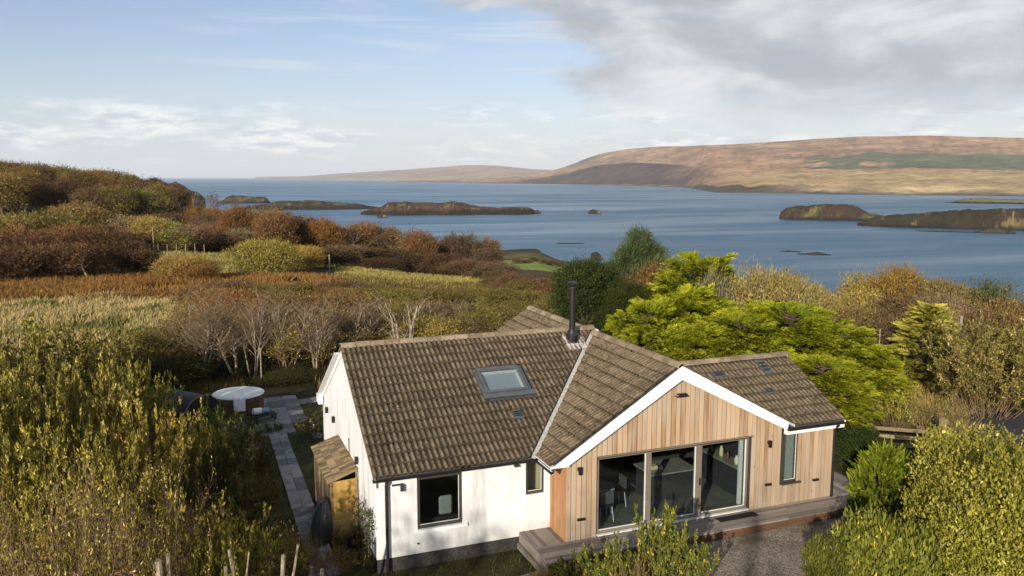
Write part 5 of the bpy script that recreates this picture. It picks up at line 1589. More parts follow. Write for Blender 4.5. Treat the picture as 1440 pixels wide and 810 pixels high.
def stems_bush(seed, h, n_stem, spread, splay, n_twig, leaves_per, L, W, leafmat, barkmat, thick=0.018, bare=0.3, name='willow_shrub', droop=0.0, twig_len=0.7, leaf_up=0.5, cluster=1):
    rng = np.random.default_rng(seed)
    S0, S1, R0, R1 = [], [], [], []
    LP, LA, LT = [], [], []
    for s in range(n_stem):
        a = rng.uniform(0, 2 * np.pi); rr = spread * math.sqrt(rng.uniform())
        p = np.array([rr * math.cos(a), rr * math.sin(a), 0.0])
        tilt = splay * (0.25 + 0.75 * rr / max(spread, 1e-6)) * rng.uniform(0.5, 1.15); a2 = a + rng.normal(0, 0.5)
        d = np.array([math.sin(tilt) * math.cos(a2), math.sin(tilt) * math.sin(a2), math.cos(tilt)])
        ln = h * rng.uniform(0.70, 1.08) / (0.35 + 0.65 * math.cos(tilt)) * (1 - 0.25 * rr / max(spread, 1e-6)); seg = 6
        pts = [p]
        for k in range(seg):
            d = unit(d + rng.normal(0, 0.09, 3) + np.array([0, 0, 0.05 - droop * k / seg]))
            pts.append(pts[-1] + d * ln / seg)
        th = thick * rng.uniform(0.7, 1.3)
        rad = [th * (1 - 0.8 * k / seg) for k in range(seg + 1)]
        for k in range(seg):
            S0.append(pts[k]); S1.append(pts[k + 1]); R0.append(rad[k]); R1.append(rad[k + 1])
        for t_ in range(n_twig):
            f = bare + (1 - bare) * rng.uniform() ** 0.75
            k = min(int(f * seg), seg - 1); q = pts[k] + (pts[k + 1] - pts[k]) * (f * seg - k)
            ax = unit(unit(pts[k + 1] - pts[k]) * 0.75 + rnd_dir(rng, 1, 0.15)[0] * 0.85)
            tl = twig_len * rng.uniform(0.5, 1.2) * (1.15 - 0.6 * f)
            e = q + ax * tl + np.array([0, 0, 0.12 * tl])
            S0.append(q); S1.append(e); R0.append(0.006 + th * 0.18); R1.append(0.003)
            u = rng.uniform(0.15, 1.02, leaves_per)[:, None]
            LP.append(q + (e - q) * u + rng.normal(0, 0.015, (leaves_per, 3)))
            LA.append(unit(unit(e - q) * leaf_up + rnd_dir(rng, leaves_per, 0.2)))
            LT.append(np.clip(rng.normal(0.45, 0.22) + rng.normal(0, 0.2, leaves_per), 0, 1))
    V, F = tube_geo(S0, S1, R0, R1, 4)
    parts = [('stems', mesh_np(name + '_stems', V, [F], [barkmat]))]
    if LP:
        LP = np.concatenate(LP); LA = np.concatenate(LA); LT = np.concatenate(LT); n = len(LP)
        V, F = leaf_geo(LP, LA, rnd_dir(rng, n, 0.25), L * rng.uniform(0.7, 1.25, n), W * rng.uniform(0.75, 1.25, n))
        parts.insert(0, ('foliage', mesh_np(name + '_foliage', V, [F], [leafmat], tint=np.repeat(LT, 4))))
    wd = 2 * (spread + h * math.sin(splay * 0.9))
    return Plant(name, h, wd, parts)


def grow(rng, p, d, ln, r, level, spec, S, tips):
    """spec[level] = (children, spread angle, length ratio, segments, wander, rise)"""
    nch, ang, ratio, seg, wan, rise = spec[level]
    pts = [np.array(p, float)]; d = np.array(d, float)
    for k in range(seg):
        d = unit(d + rng.normal(0, wan, 3) + np.array([0, 0, rise]))
        pts.append(pts[-1] + d * ln / seg)
    last = level == len(spec) - 1
    for k in range(seg):
        r0 = r * (1 - 0.62 * k / seg); r1 = r * (1 - 0.62 * (k + 1) / seg)
        S.append((pts[k], pts[k + 1], r0, r1 * (0.6 if last and k == seg - 1 else 1), level))
    tips.append((pts[-1], d, level))
    if last:
        return
    for c in range(nch):
        f = (0.35 if level == 0 else 0.2) + (0.68 if level == 0 else 0.82) * (c + rng.uniform(0.2, 0.8)) / nch
        f = min(f, 1.0); k = min(int(f * seg), seg - 1)
        q = pts[k] + (pts[k + 1] - pts[k]) * (f * seg - k)
        axis = unit(pts[k + 1] - pts[k]); side = unit(np.cross(axis, rnd_dir(rng, 1)[0]))
        a = ang * rng.uniform(0.6, 1.25)
        nd = axis * math.cos(a) + side * math.sin(a)
        grow(rng, q, nd, ln * ratio * rng.uniform(0.65, 1.2) * (1.15 - 0.5 * f), r * (0.62 - 0.30 * f) * 0.85, level + 1, spec, S, tips)


def bare_tree(seed, h, name, trunkmat, twigmat, spec, r0=0.09, lean=0.1, trunks=1, leaf=None, min_r=0.006, split=0.35):
    rng = np.random.default_rng(seed); S, tips = [], []
    for t_ in range(trunks):
        a = rng.uniform(0, 2 * np.pi); l_ = lean * rng.uniform(0.4, 1.3)
        p = np.array([math.cos(a) * 0.18 * (trunks > 1), math.sin(a) * 0.18 * (trunks > 1), -0.1])
        grow(rng, p, (math.sin(l_) * math.cos(a), math.sin(l_) * math.sin(a), math.cos(l_)), h * rng.uniform(0.72, 0.95), r0 * rng.uniform(0.75, 1.1), 0, spec, S, tips)
    lev = np.array([q[4] for q in S]); P0 = np.array([q[0] for q in S]); P1 = np.array([q[1] for q in S])
    Ra = np.maximum([q[2] for q in S], min_r); Rb = np.maximum([q[3] for q in S], min_r * 0.7)
    top = P1[:, 2].max(); k = h / top; P0 *= k; P1 *= k
    thick = lev <= 1
    V, F = tube_geo(P0[thick], P1[thick], Ra[thick], Rb[thick], 6); parts = [('trunk', mesh_np(name + '_trunk', V, [F], [trunkmat], smooth=True))]
    V, F = tube_geo(P0[~thick], P1[~thick], Ra[~thick], Rb[~thick], 3)
    parts.append(('crown', mesh_np(name + '_crown', V, [F], [twigmat])))
    if leaf:
        lm, n_per, L, W, frac = leaf
        tp = np.array([q[0] for q in tips if q[2] >= len(spec) - 2]) * k; td = np.array([q[1] for q in tips if q[2] >= len(spec) - 2])
        sel = rng.uniform(size=len(tp)) < frac; tp, td = tp[sel], td[sel]
        tp = np.repeat(tp, n_per, 0) + rng.normal(0, L * 1.1, (len(tp) * n_per, 3)); td = unit(np.repeat(td, n_per, 0) * 0.4 + rnd_dir(rng, len(tp)))
        V, F = leaf_geo(tp, td, rnd_dir(rng, len(tp), 0.8), L * rng.uniform(0.7, 1.3, len(tp)), W * rng.uniform(0.7, 1.3, len(tp)))
        parts.append(('foliage', mesh_np(name + '_foliage', V, [F], [lm], tint=np.repeat(np.clip(rng.normal(0.5, 0.28, len(tp)), 0, 1), 4))))
    w_ = 2 * np.percentile(np.hypot(P1[:, 0], P1[:, 1]), 96)
    return Plant(name, h, w_, parts)


def lobed(seed, name, h, w_, lobes, n, L, W, leafmat, trunkmat='bark_dark', twig=0.35, core=0.35, limbs=9, trunk_r=0.16, up=0.25, clump=6, tint_top=0.0, ragged=0.10, spread_n=1.15, trunk_h=0.25, vis_limbs=False):
    """a crown of many small leaves in clumps spread through several lobes, over a limbed trunk"""
    rng = np.random.default_rng(seed)
    lobes = np.array(lobes, float)
    wts = (lobes[:, 3] * lobes[:, 4] + lobes[:, 3] * lobes[:, 5] + lobes[:, 4] * lobes[:, 5]); wts /= wts.sum()
    nc = n // clump
    li = rng.choice(len(lobes), nc, p=wts)
    d = rnd_dir(rng, nc, 0.35)
    rad = np.where(rng.uniform(size=nc) < core, rng.uniform(0.35, 0.85, nc), rng.normal(0.94, ragged, nc))
    rad *= 1 + 0.13 * vnoise(d[:, 0] * 3 + li * 7.3, d[:, 1] * 3 + d[:, 2] * 2.3, seed, 3)
    cp = lobes[li, :3] + d * lobes[li, 3:6] * rad[:, None]
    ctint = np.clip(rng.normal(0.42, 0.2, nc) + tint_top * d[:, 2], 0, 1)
    P = np.repeat(cp, clump, 0) + rng.normal(0, L * 0.75, (nc * clump, 3)); D = np.repeat(d, clump, 0)
    T = np.clip(np.repeat(ctint, clump) + rng.normal(0, 0.14, nc * clump), 0, 1)
    keep = P[:, 2] > 0.04 * h; P, D, T = P[keep], D[keep], T[keep]; m_ = len(P)
    istw = rng.uniform(size=m_) < twig
    Ax = np.where(istw[:, None], unit(D + rnd_dir(rng, m_, 0.5) * 0.6 + np.array([0, 0, up])), unit(rnd_dir(rng, m_) * 0.9 + D * 0.35 + np.array([0, 0, up])))
    Nn = unit(D * spread_n + rnd_dir(rng, m_, 0.2))
    Ls = L * rng.uniform(0.7, 1.3, m_) * np.where(istw, 1.7, 1.0); Ws = W * rng.uniform(0.7, 1.3, m_) * np.where(istw, 0.35, 1.0)
    V, F = leaf_geo(P, Ax, Nn, Ls, Ws)
    parts = [('crown', mesh_np(name + '_crown', V, [F], [leafmat], tint=np.repeat(T, 4)))]
    S0, S1, Ra, Rb = [], [], [], []
    th = trunk_h * h; base = np.array([0, 0, -0.15]); top = np.array([rng.normal(0, .03) * h, rng.normal(0, .03) * h, th])
    S0.append(base); S1.append(top); Ra.append(trunk_r); Rb.append(trunk_r * 0.8)
    for k in range(limbs):
        lb = lobes[k % len(lobes)]
        e = lb[:3] + rnd_dir(rng, 1, 0.4)[0] * lb[3:6] * (0.92 if vis_limbs else 0.7)
        q0, q1 = top, top + (e - top) * 0.5 + rng.normal(0, 0.04 * h, 3) + np.array([0, 0, 0.05 * h])
        for a, c_, r0, r1 in ((q0, q1, trunk_r * 0.55, trunk_r * 0.34), (q1, e, trunk_r * 0.34, trunk_r * 0.10)):
            S0.append(a); S1.append(c_); Ra.append(r0); Rb.append(r1)
        for _ in range(3):
            f = rng.uniform(0.2, 0.8); q = q1 + (e - q1) * f; e2 = q + rnd_dir(rng, 1, 0.5)[0] * 0.16 * w_
            S0.append(q); S1.append(e2); Ra.append(trunk_r * 0.16); Rb.append(trunk_r * 0.05)
    V, F = tube_geo(S0, S1, Ra, Rb, 5)
    parts.append(('trunk', mesh_np(name + '_trunk', V, [F], [trunkmat], smooth=True)))
    return Plant(name, h, w_, parts)


def rand_lobes(seed, h, w_, n, low=0.3, flat=0.8, rs=(0.22, 0.36)):
    rng = np.random.default_rng(seed); out = []
    out.append((0, 0, h * 0.58, w_ * 0.34, w_ * 0.34, h * 0.40))
    for k in range(n):
        a = 2 * np.pi * (k + rng.uniform(-.3, .3)) / n; r_ = w_ * rng.uniform(0.16, 0.32); lr = w_ * rng.uniform(*rs) * 0.8
        z = h * rng.uniform(low + 0.12, 0.80); lr = min(lr, w_ * 0.5 - r_ + 0.06 * w_)
        out.append((r_ * math.cos(a), r_ * math.sin(a), z, lr, lr, min(lr * flat, h - z)))
    return out


def spray_tree(seed, name, h, w_, n_spray, leafmat, dome=True, L=0.11, W=0.035, spray=0.62, droop=0.45, trunk_r=0.2):
    """golden cypress: flat plumes of small shoots, laid like shingles over the crown, tips palest"""
    rng = np.random.default_rng(seed)
    n = n_spray
    u = rng.uniform(size=n); a = rng.uniform(0, 2 * np.pi, n)
    if dome:
        cz = np.sqrt(rng.uniform(0.0, 1, n)); z = h * (0.06 + 0.92 * rng.uniform(0, 1, n) ** 0.8)
        t_ = np.clip(z / h, 0, 1); rmax = w_ / 2 * np.sqrt(np.clip(1 - (np.clip(t_ - 0.35, 0, 1) / 0.66) ** 2, 0, 1)) * (0.88 + 0.12 * np.clip(t_ / 0.3, 0, 1))
    else:
        z = h * (0.05 + 0.95 * rng.uniform(0, 1, n) ** 1.1); t_ = z / h; rmax = w_ / 2 * np.clip(1.02 - t_, 0.02, 1) ** 0.85
    bump = 1 + 0.24 * vnoise(np.cos(a) * 2.2 + 5, np.sin(a) * 2.2 + z / h * 4.0, seed, 3) + (0.20 * vnoise(a * 2.4, z / 0.42, seed + 9, 2) if dome else 0)
    inner = rng.uniform(size=n)
    rr = rmax * bump * np.where(inner < 0.28, rng.uniform(0.4, 0.85, n), rng.normal(0.95, 0.05, n))
    top = t_ > 0.86
    rr = np.where(top & dome, rmax * rng.uniform(0, 1, n), rr)
    out = np.stack([np.cos(a), np.sin(a), np.zeros(n)], -1)
    P0 = out * rr[:, None]; P0[:, 2] = z
    dirs = unit(out + rng.normal(0, 0.32, (n, 3)) + np.array([0, 0, 0.22]) + np.array([0, 0, 0.5]) * (t_ ** 2)[:, None])
    tone = np.clip(rng.normal(0.40, 0.16, n) + 0.10 * vnoise(a * 2, z, seed + 3, 2), 0.02, 0.9)
    LP, LA, LN, LL, LT = [], [], [], [], []
    k_ = 13; sc = spray * rng.uniform(0.6, 1.25, n)
    side = unit(np.cross(dirs, np.array([0, 0, 1.0]))); nrm = unit(np.cross(side, dirs))
    roll = rng.normal(0, 0.70, n)[:, None]; side = side * np.cos(roll) + nrm * np.sin(roll); nrm = unit(np.cross(side, dirs))
    for k in range(k_):
        f = k / (k_ - 1)
        base = P0 + dirs * (sc * f)[:, None] - np.array([0, 0, 1.0]) * (droop * sc * f * f)[:, None] * 0.6
        dk = unit(dirs - np.array([0, 0, 1.0]) * droop * f * 1.1)
        for s in ((-1, 1) if k < k_ - 1 else (0,)):
            ang = 0.75
            ax = unit(dk * math.cos(ang) + side * s * math.sin(ang)) if s else dk
            ll = sc * (0.46 * (1 - f * 0.72)) * rng.uniform(0.75, 1.2, n)
            LP.append(base); LA.append(ax); LN.append(unit(nrm + rng.normal(0, 0.25, (n, 3)))); LL.append(ll); LT.append(np.clip(tone + 0.38 * (f - 0.4) + rng.normal(0, 0.10, n), 0, 1))
    LP = np.concatenate(LP); LA = np.concatenate(LA); LN = np.concatenate(LN); LL = np.concatenate(LL); LT = np.concatenate(LT)
    V, F = leaf_geo(LP, LA, LN, LL, np.maximum(LL * 0.30, W), 0.45, 0.15)
    parts = [('crown', mesh_np(name + '_crown', V, [F], [leafmat], tint=np.repeat(LT, 4)))]
    m_ = 26; a = rng.uniform(0, 2 * np.pi, m_); zz_ = rng.uniform(0.1, 0.85, m_) * h
    e = np.stack([np.cos(a) * w_ * 0.40, np.sin(a) * w_ * 0.40, zz_ + 0.12 * h], -1); e[:, :2] *= np.clip(1.15 - zz_ / h, 0.1, 1)[:, None]
    q = np.stack([0 * a, 0 * a, zz_ * 0.8], -1)
    S0 = np.concatenate([[[0, 0, -0.2]], q]); S1 = np.concatenate([[[0, 0, h * 0.88]], e])
    V, F = tube_geo(S0, S1, [trunk_r] + [0.05] * m_, [0.03] + [0.015] * m_, 5)
    parts.append(('trunk', mesh_np(name + '_trunk', V, [F], ['bark_dark'])))
    return Plant(name, h, w_, parts)


def bough_tree(seed, name, h, w_, n_bough, leafmat, spray=0.40, per=44):
    """golden cypress: long level boughs in tiers, each clothed with flat sprays; old growth inside is darker, tips are gold"""
    rng = np.random.default_rng(seed)
    SP, SD, SN, ST, SS = [], [], [], [], []
    B0, B1, BR0, BR1 = [], [], [], []
    for k in range(n_bough):
        t_ = rng.uniform(0, 1) ** 0.85; z0 = h * (0.04 + 0.86 * t_); a = k * 2.4 + rng.normal(0, 0.5)
        Lb = (w_ / 2) * (1.0 - 0.62 * t_ ** 2.2) * rng.uniform(0.72, 1.12)
        d = unit(np.array([math.cos(a), math.sin(a), 0.16 + 0.40 * t_ ** 2])); p = np.array([0, 0, z0]); seg = 6; pts = [p]
        for q in range(seg):
            d = unit(d + rng.normal(0, 0.07, 3) + np.array([0, 0, -0.045 if q < 4 else 0.03])); pts.append(pts[-1] + d * Lb / seg)
        for q in range(seg):
            B0.append(pts[q]); B1.append(pts[q + 1]); BR0.append(0.05 * (1 - q / seg) + 0.012); BR1.append(0.05 * (1 - (q + 1) / seg) + 0.010)
        pts = np.array(pts)
        f = 0.28 + 0.74 * rng.uniform(0, 1, per) ** 0.7; f = np.minimum(f, 0.999)
        idx = np.minimum((f * seg).astype(int), seg - 1); fr_ = f * seg - idx
        c = pts[idx] + (pts[idx + 1] - pts[idx]) * fr_[:, None]; dd = unit(pts[idx + 1] - pts[idx])
        sd = unit(np.cross(dd, np.array([0, 0, 1.0]))); lat = rng.normal(0, 1, per); wdt = Lb * 0.20 * (1.25 - f) + 0.10
        c = c + sd * (lat * wdt)[:, None] + np.array([0, 0, 1.0]) * (rng.normal(0.03, 0.07, per) - 0.10 * np.abs(lat) * wdt)[:, None]
        SP.append(c); SD.append(unit(dd * 0.9 + sd * np.clip(lat * 0.75, -1.3, 1.3)[:, None] + rng.normal(0, 0.16, (per, 3)) + np.array([0, 0, 0.16])))
        SN.append(unit(np.array([0, 0, 1.0]) + rng.normal(0, 0.42, (per, 3)) - dd * 0.25))
        ST.append(np.clip(0.12 + 0.50 * f + rng.normal(0, 0.10, per) + rng.normal(0, 0.07), 0, 1)); SS.append(spray * rng.uniform(0.6, 1.25, per))
    P = np.concatenate(SP); D = np.concatenate(SD); N = np.concatenate(SN); T = np.concatenate(ST); S_ = np.concatenate(SS); n = len(P)
    side = unit(np.cross(D, N)); N = unit(np.cross(side, D))
    LP, LA, LN, LL, LT = [], [], [], [], []
    k_ = 8
    for k in range(k_):
        f = k / (k_ - 1)
        base = P + D * (S_ * f)[:, None] - np.array([0, 0, 1.0]) * (0.22 * S_ * f * f)[:, None]
        for s_ in ((-1, 1) if k < k_ - 1 else (0,)):
            ax = unit(D * 0.75 + side * s_ * 0.66 + rng.normal(0, 0.10, (n, 3))) if s_ else D
            LP.append(base); LA.append(ax); LN.append(unit(N + rng.normal(0, 0.30, (n, 3)))); LL.append(S_ * 0.50 * (1 - 0.6 * f) * rng.uniform(0.7, 1.25, n)); LT.append(np.clip(T + 0.30 * (f - 0.4) + rng.normal(0, 0.08, n), 0, 1))
    LP = np.concatenate(LP); LA = np.concatenate(LA); LN = np.concatenate(LN); LL = np.concatenate(LL); LT = np.concatenate(LT)
    V, F = leaf_geo(LP, LA, LN, LL, np.maximum(LL * 0.32, 0.03), 0.45, 0.15)
    parts = [('crown', mesh_np(name + '_crown', V, [F], [leafmat], tint=np.repeat(LT, 4)))]
    B0.append([0, 0, -0.2]); B1.append([0, 0, h * 0.9]); BR0.append(0.17); BR1.append(0.03)
    V, F = tube_geo(B0, B1, BR0, BR1, 5)
    parts.append(('trunk', mesh_np(name + '_trunk', V, [F], ['bark_dark'])))
    return Plant(name, h, w_, parts)


ROW = 'one'
REG = []


def place(pl, x, y, H, label, cat, color=(1, 1, 1), group=None, Wd=None, rot=None, name=None, sink=0.05, twigcol=None):
    g = ground_z(x, y)
    t = thing(name or pl.name, label, cat, (x, y, g - sink), random.uniform(0, 6.28) if rot is None else rot, group)
    REG.append((t, group, ROW, color, x, y))
    s = H / pl.h; sx = s if Wd is None else Wd / pl.w
    t.scale = (sx, sx, s)
    for nm, me in pl.parts:
        o = bpy.data.objects.new(nm, me); COL.objects.link(o); o.parent = t; o.color = (*color, 1)
    return t


def put(pl, u, vtop, d, label, cat, color=(1, 1, 1), group=None, Wd=None, rot=None, name=None):
    x, y = site(u, d)
    return place(pl, x, y, max(z_at(vtop, d, u) - ground_z(x, y), 0.3), label, cat, color, group, Wd, rot, name)


# ---- kinds
willow = [stems_bush(s, 3.6, 74, 1.05, 0.92, 9, 18, 0.115, 0.050, 'leaf_willow', 'bark_twig' if s == 2 else 'bark_brown', 0.018, 0.50, 'willow_shrub', 0.05, 0.36, 0.7) for s in (1, 2, 3)]
willow_far = [stems_bush(s, 3.4, 46, 0.9, 0.7, 10, 8, 0.15, 0.075, 'leaf_willow', 'bark_twig', 0.022, 0.2, 'willow_shrub') for s in (4, 5)]
sparse = [stems_bush(s, 3.2, 40, 0.8, 0.75, 12, 7, 0.085, 0.036, 'leaf_willow', 'bark_twig', 0.022, 0.15, 'twiggy_shrub', 0.0, 0.8) for s in (6, 7)]
laurel = [stems_bush(s, 2.4, 40, 0.7, 0.75, 9, 13, 0.13, 0.058, 'leaf_laurel', 'bark_brown', 0.020, 0.15, 'evergreen_shrub', 0.02, 0.5, 0.6) for s in (8, 9)]
broad = [stems_bush(s, 2.2, 26, 0.5, 0.75, 9, 9, 0.13, 0.075, 'leaf_willow', 'bark_brown', 0.024, 0.25, 'broad_leaved_shrub', 0.0, 0.55, 0.5) for s in (10, 12)]
varieg = [lobed(s, 'variegated_shrub', 3.0, 3.8, rand_lobes(s, 3.0, 3.8, 9, 0.1, 0.85, (0.24, 0.34)), 30000, 0.095, 0.055, 'leaf_variegated', 'bark_brown', twig=0.0, up=0.35, clump=9, limbs=14, trunk_r=0.04, trunk_h=0.08, core=0.25, spread_n=0.3) for s in (13, 14)]
longleaf = [lobed(15, 'long_leaved_shrub', 1.5, 2.3, rand_lobes(15, 1.5, 2.3, 7, 0.1), 13000, 0.125, 0.056, 'leaf_laurel', 'bark_brown', twig=0.0, up=0.45, clump=8, limbs=12, trunk_r=0.025, trunk_h=0.08, core=0.3)]
fore = [stems_bush(s, 2.6, 34, 0.36, 0.52, 14, 20, 0.100, 0.058, 'leaf_laurel', 'bark_brown', 0.024, 0.25, 'escallonia_shrub', 0.0, 0.40, 0.4) for s in (16, 17)]
heather = [stems_bush(s, 0.7, 90, 0.6, 0.8, 5, 6, 0.045, 0.02, 'leaf_willow', 'bark_twig', 0.008, 0.2, 'heather_bush', 0, 0.22) for s in (18,)]
TW4 = [(20, 0.75, 0.46, 6, 0.07, 0.03), (7, 0.7, 0.50, 4, 0.12, 0.06), (6, 0.65, 0.55, 3, 0.14, 0.05), (3, 0.6, 0.6, 2, 0.15, 0.02)]
birch = [bare_tree(s, 6.5, 'bare_birch', 'bark_pale', 'bark_twig', TW4, 0.085, 0.18, 2, None, 0.007) for s in (21, 22)]
brush = [bare_tree(s, 4.2, 'bare_thicket', 'bark_twig', 'bark_twig', [(14, 0.7, 0.55, 5, 0.09, 0.05), (7, 0.65, 0.55, 3, 0.13, 0.06), (6, 0.6, 0.55, 2, 0.14, 0.04)], 0.04, 0.5, 6, ('leaf_willow', 5, 0.10, 0.05, 0.45), 0.007) for s in (23, 24, 25)]
lopped = bare_tree(26, 3.2, 'lopped_birch', 'bark_pale', 'bark_pale', [(3, 0.5, 0.5, 5, 0.07, 0.04), (2, 0.5, 0.5, 3, 0.1, 0.05), (2, 0.5, 0.5, 2, 0.1, 0.05)], 0.075, 0.40, 5, None, 0.012)
cyp = [bough_tree(s, 'golden_cypress', 4.4, 6.0, 86, 'leaf_cypress', 0.44, 56) for s in (31, 32)]
larch = spray_tree(33, 'young_larch', 4.0, 3.0, 620, 'leaf_willow', False, spray=0.55, droop=0.25, trunk_r=0.07)
juni = spray_tree(34, 'juniper_shrub', 1.7, 1.5, 1300, 'leaf_cypress', True, spray=0.24, droop=-0.35, trunk_r=0.04)
yew = lobed(35, 'yew_tree', 5.0, 5.0, rand_lobes(35, 5, 5, 7), 42000, 0.13, 0.055, 'leaf_yew', twig=0.5, up=0.35, clump=8)
pine = lobed(36, 'pine_tree', 6.0, 5.0, [(0, 0, 5.0, 0.9, 0.9, 0.7), (1.0, 0.3, 4.3, 0.9, 0.8, 0.55), (-1.1, 0.2, 4.2, 0.9, 0.9, 0.5), (0.3, -1.0, 3.9, 0.9, 0.8, 0.5), (1.5, -0.5, 3.3, 0.9, 0.9, 0.5), (-1.5, -0.4, 3.2, 0.95, 0.9, 0.5), (0, 1.1, 3.6, 0.9, 0.9, 0.5), (0.2, -0.3, 2.4, 1.4, 1.3, 0.6), (-0.6, 0.5, 1.6, 1.4, 1.3, 0.6)],
             30000, 0.20, 0.06, 'leaf_pine', twig=0.7, up=0.5, clump=9, limbs=14, trunk_r=0.13, vis_limbs=True)
hedge = lobed(37, 'clipped_hedge', 1.6, 2.4, [(0, 0, 0.75, 1.05, 0.95, 0.85), (0.45, 0.1, 0.6, 0.75, 0.8, 0.7), (-0.45, 0, 0.6, 0.75, 0.8, 0.7)], 16000, 0.075, 0.045, 'leaf_yew', twig=0.2, trunk_r=0.05)
dome = lobed(38, 'round_willow', 4.0, 8.6, rand_lobes(38, 4, 8.6, 9, 0.18, 0.75), 22000, 0.24, 0.10, 'leaf_crown', twig=0.45, up=0.4, clump=7, tint_top=0.12)
shrubm = [lobed(s, 'mixed_shrub', 2.6, 3.2, rand_lobes(s, 2.6, 3.2, 6, 0.15), 12000, 0.125, 0.055, 'leaf_crown', 'bark_twig', twig=0.55, up=0.6, clump=6, limbs=14, trunk_r=0.035, trunk_h=0.05, ragged=0.17) for s in (39, 40, 41)]
greyw = stems_bush(42, 3.6, 80, 1.0, 0.85, 12, 17, 0.12, 0.045, 'leaf_willow', 'bark_twig', 0.017, 0.30, 'grey_willow')
crown = [lobed(s, 'woodland_tree', 7.0, 7.5, rand_lobes(s, 7.0, 7.5, 10, 0.22, 0.75, (0.17, 0.32)), 9600, 0.34, 0.15, 'leaf_crown', 'bark_brown', twig=0.6, up=0.45, clump=8, limbs=16, trunk_r=0.20, core=0.30, tint_top=0.10, ragged=0.16) for s in (43, 44, 45, 46)]
thin = [bare_tree(s, 7.0, 'bare_woodland_tree', 'bark_pale', 'bark_twig', [(16, 0.8, 0.55, 5, 0.08, 0.04), (7, 0.7, 0.5, 3, 0.12, 0.05), (6, 0.6, 0.5, 2, 0.14, 0.03)], 0.20, 0.12, 1, ('leaf_crown', 6, 0.30, 0.12, 0.8), 0.02) for s in (47, 48)]

OLIVE, RUST, DKRUST, BROWN, YELL, GREYB, PURP, DKGRN = (0.20, 0.165, 0.058), (0.215, 0.122, 0.058), (0.125, 0.080, 0.046), (0.165, 0.115, 0.064), (0.38, 0.305, 0.085), (0.29, 0.225, 0.13), (0.145, 0.100, 0.072), (0.065, 0.068, 0.026)
def vary(c, k=0.16):
    f = 1 + random.uniform(-k, k)
    return tuple(min(q * f * (1 + random.uniform(-k, k) * 0.4), 1) for q in c)

# ------------------------------------------------------------------ planting: the willow thicket west of the path
G_W = 'willow bushes of the thicket west of the path'
for k, (u, v, d, wd, lab) in enumerate((
        (52, 424, 38, 6.6, 'big dark olive willow bush at the foot of the pale grass field'), (126, 452, 36, 4.6, 'olive willow bush between the pale grass and the thicket'),
        (-40, 440, 34, 5.0, 'olive willow bush cut by the picture edge below the pale grass'), (-150, 445, 36, 6.0, 'olive willow bush beyond the picture edge below the pale grass'), (-260, 450, 35, 6.0, 'outermost olive willow bush below the pale grass'))):
    put(willow_far[k % 2], u, v, d, lab, 'bush', (0.62, 0.62, 0.55), G_W, wd)
for k, (u, v, d, wd, c, lab) in enumerate((
        (28, 488, 28, 4.2, (0.95, 0.95, .9), 'tall yellow-olive willow bush at the picture edge under the dark bush'), (104, 500, 27, 3.8, (1.0, .95, .85), 'yellow-olive willow bush second from the picture edge in the thicket'),
        (165, 502, 30, 3.6, (0.8, .85, .75), 'duller willow bush rising behind the brown stemmed one'), (186, 512, 31, 2.8, (1.0, 1.0, .9), 'willow bush with upright leafy shoots near the dark barrel hut'),
        (192, 548, 24.5, 3.4, (1.15, 1.0, 0.9), 'willow bush with many fine pinkish brown stems at the thicket centre'), (258, 574, 26, 2.4, (1.0, 1.0, .8), 'willow bush with brown stems next to the glossy green shrub'),
        (60, 575, 21.5, 3.8, (1.0, .95, .8), 'low yellow willow bush under the tall one at the picture edge'), (-10, 560, 22, 3.6, (.9, .9, .8), 'willow bush half out of the picture in the middle of the thicket'),
        (135, 600, 21, 3.4, (1.0, .95, .85), 'willow bush with golden leaves below the pinkish stems'))):
    put(willow[k % 3], u, v, d, lab, 'bush', c, G_W, wd)
for k, (u, v, d, wd, c, lab) in enumerate((
        (150, 655, 18.2, 3.0, (.9, .85, .8), 'straggly twig bush with few leaves above the cut stumps'), (55, 645, 17.6, 3.2, (.9, .8, .7), 'straggly twig bush with bent grey branches near the picture corner'),
        (5, 690, 15.8, 2.8, (1.0, .85, .7), 'twiggy bush in the bottom corner of the picture'), (95, 715, 15.4, 2.8, (.95, .85, .7), 'twiggy tangle with yellow leaves along the bottom edge'),
        (185, 720, 15.6, 2.4, (.95, .85, .7), 'brown twig tangle beside the pale sawn trunk'))):
    put(sparse[k % 2], u, v, d, lab, 'bush', c, 'twiggy bushes along the bottom of the thicket', wd)
for k, (u, v, d, wd, c, lab) in enumerate((
        (290, 562, 29.5, 2.2, (1.3, 1.35, 1.0), 'glossy green shrub lit on top in front of the hot tub'), (330, 585, 30.5, 2.2, (1, 1, 1), 'dark evergreen shrub below the draped towel'),
        (300, 600, 26, 2.6, (.8, .85, .8), 'dark evergreen shrub in shade between thicket and path'), (345, 625, 27.5, 1.8, (.75, .75, .7), 'low dark evergreen shrub at the path bend'),
        (330, 660, 24, 2.0, (.7, .7, .6), 'shaded evergreen shrub beside the flagstones'), (372, 594, 32, 1.3, (.9, 1.1, .8), 'small glossy shrub at the corner of the terrace'))):
    put(laurel[k % 2], u, v, d, lab, 'shrub', c, 'evergreen shrubs beside the path', wd)
for k, (u, v, d, wd, c, lab) in enumerate((
        (262, 705, 17.8, 2.2, (1.1, 1.0, .8), 'shrub with large yellowing leaves over a pale trunk'), (326, 715, 18.4, 2.0, (1.0, 1.0, .75), 'shrub with large yellow leaves beside the forked trunk'),
        (372, 745, 19, 1.6, (.8, .75, .6), 'thin shrub with scattered leaves before the path'), (290, 762, 16.4, 1.8, (.8, .9, .6), 'dark leafy shrub behind the sawn trunks'))):
    put(broad[k % 2], u, v, d, lab, 'shrub', c, 'broad leaved shrubs among the stumps', wd)


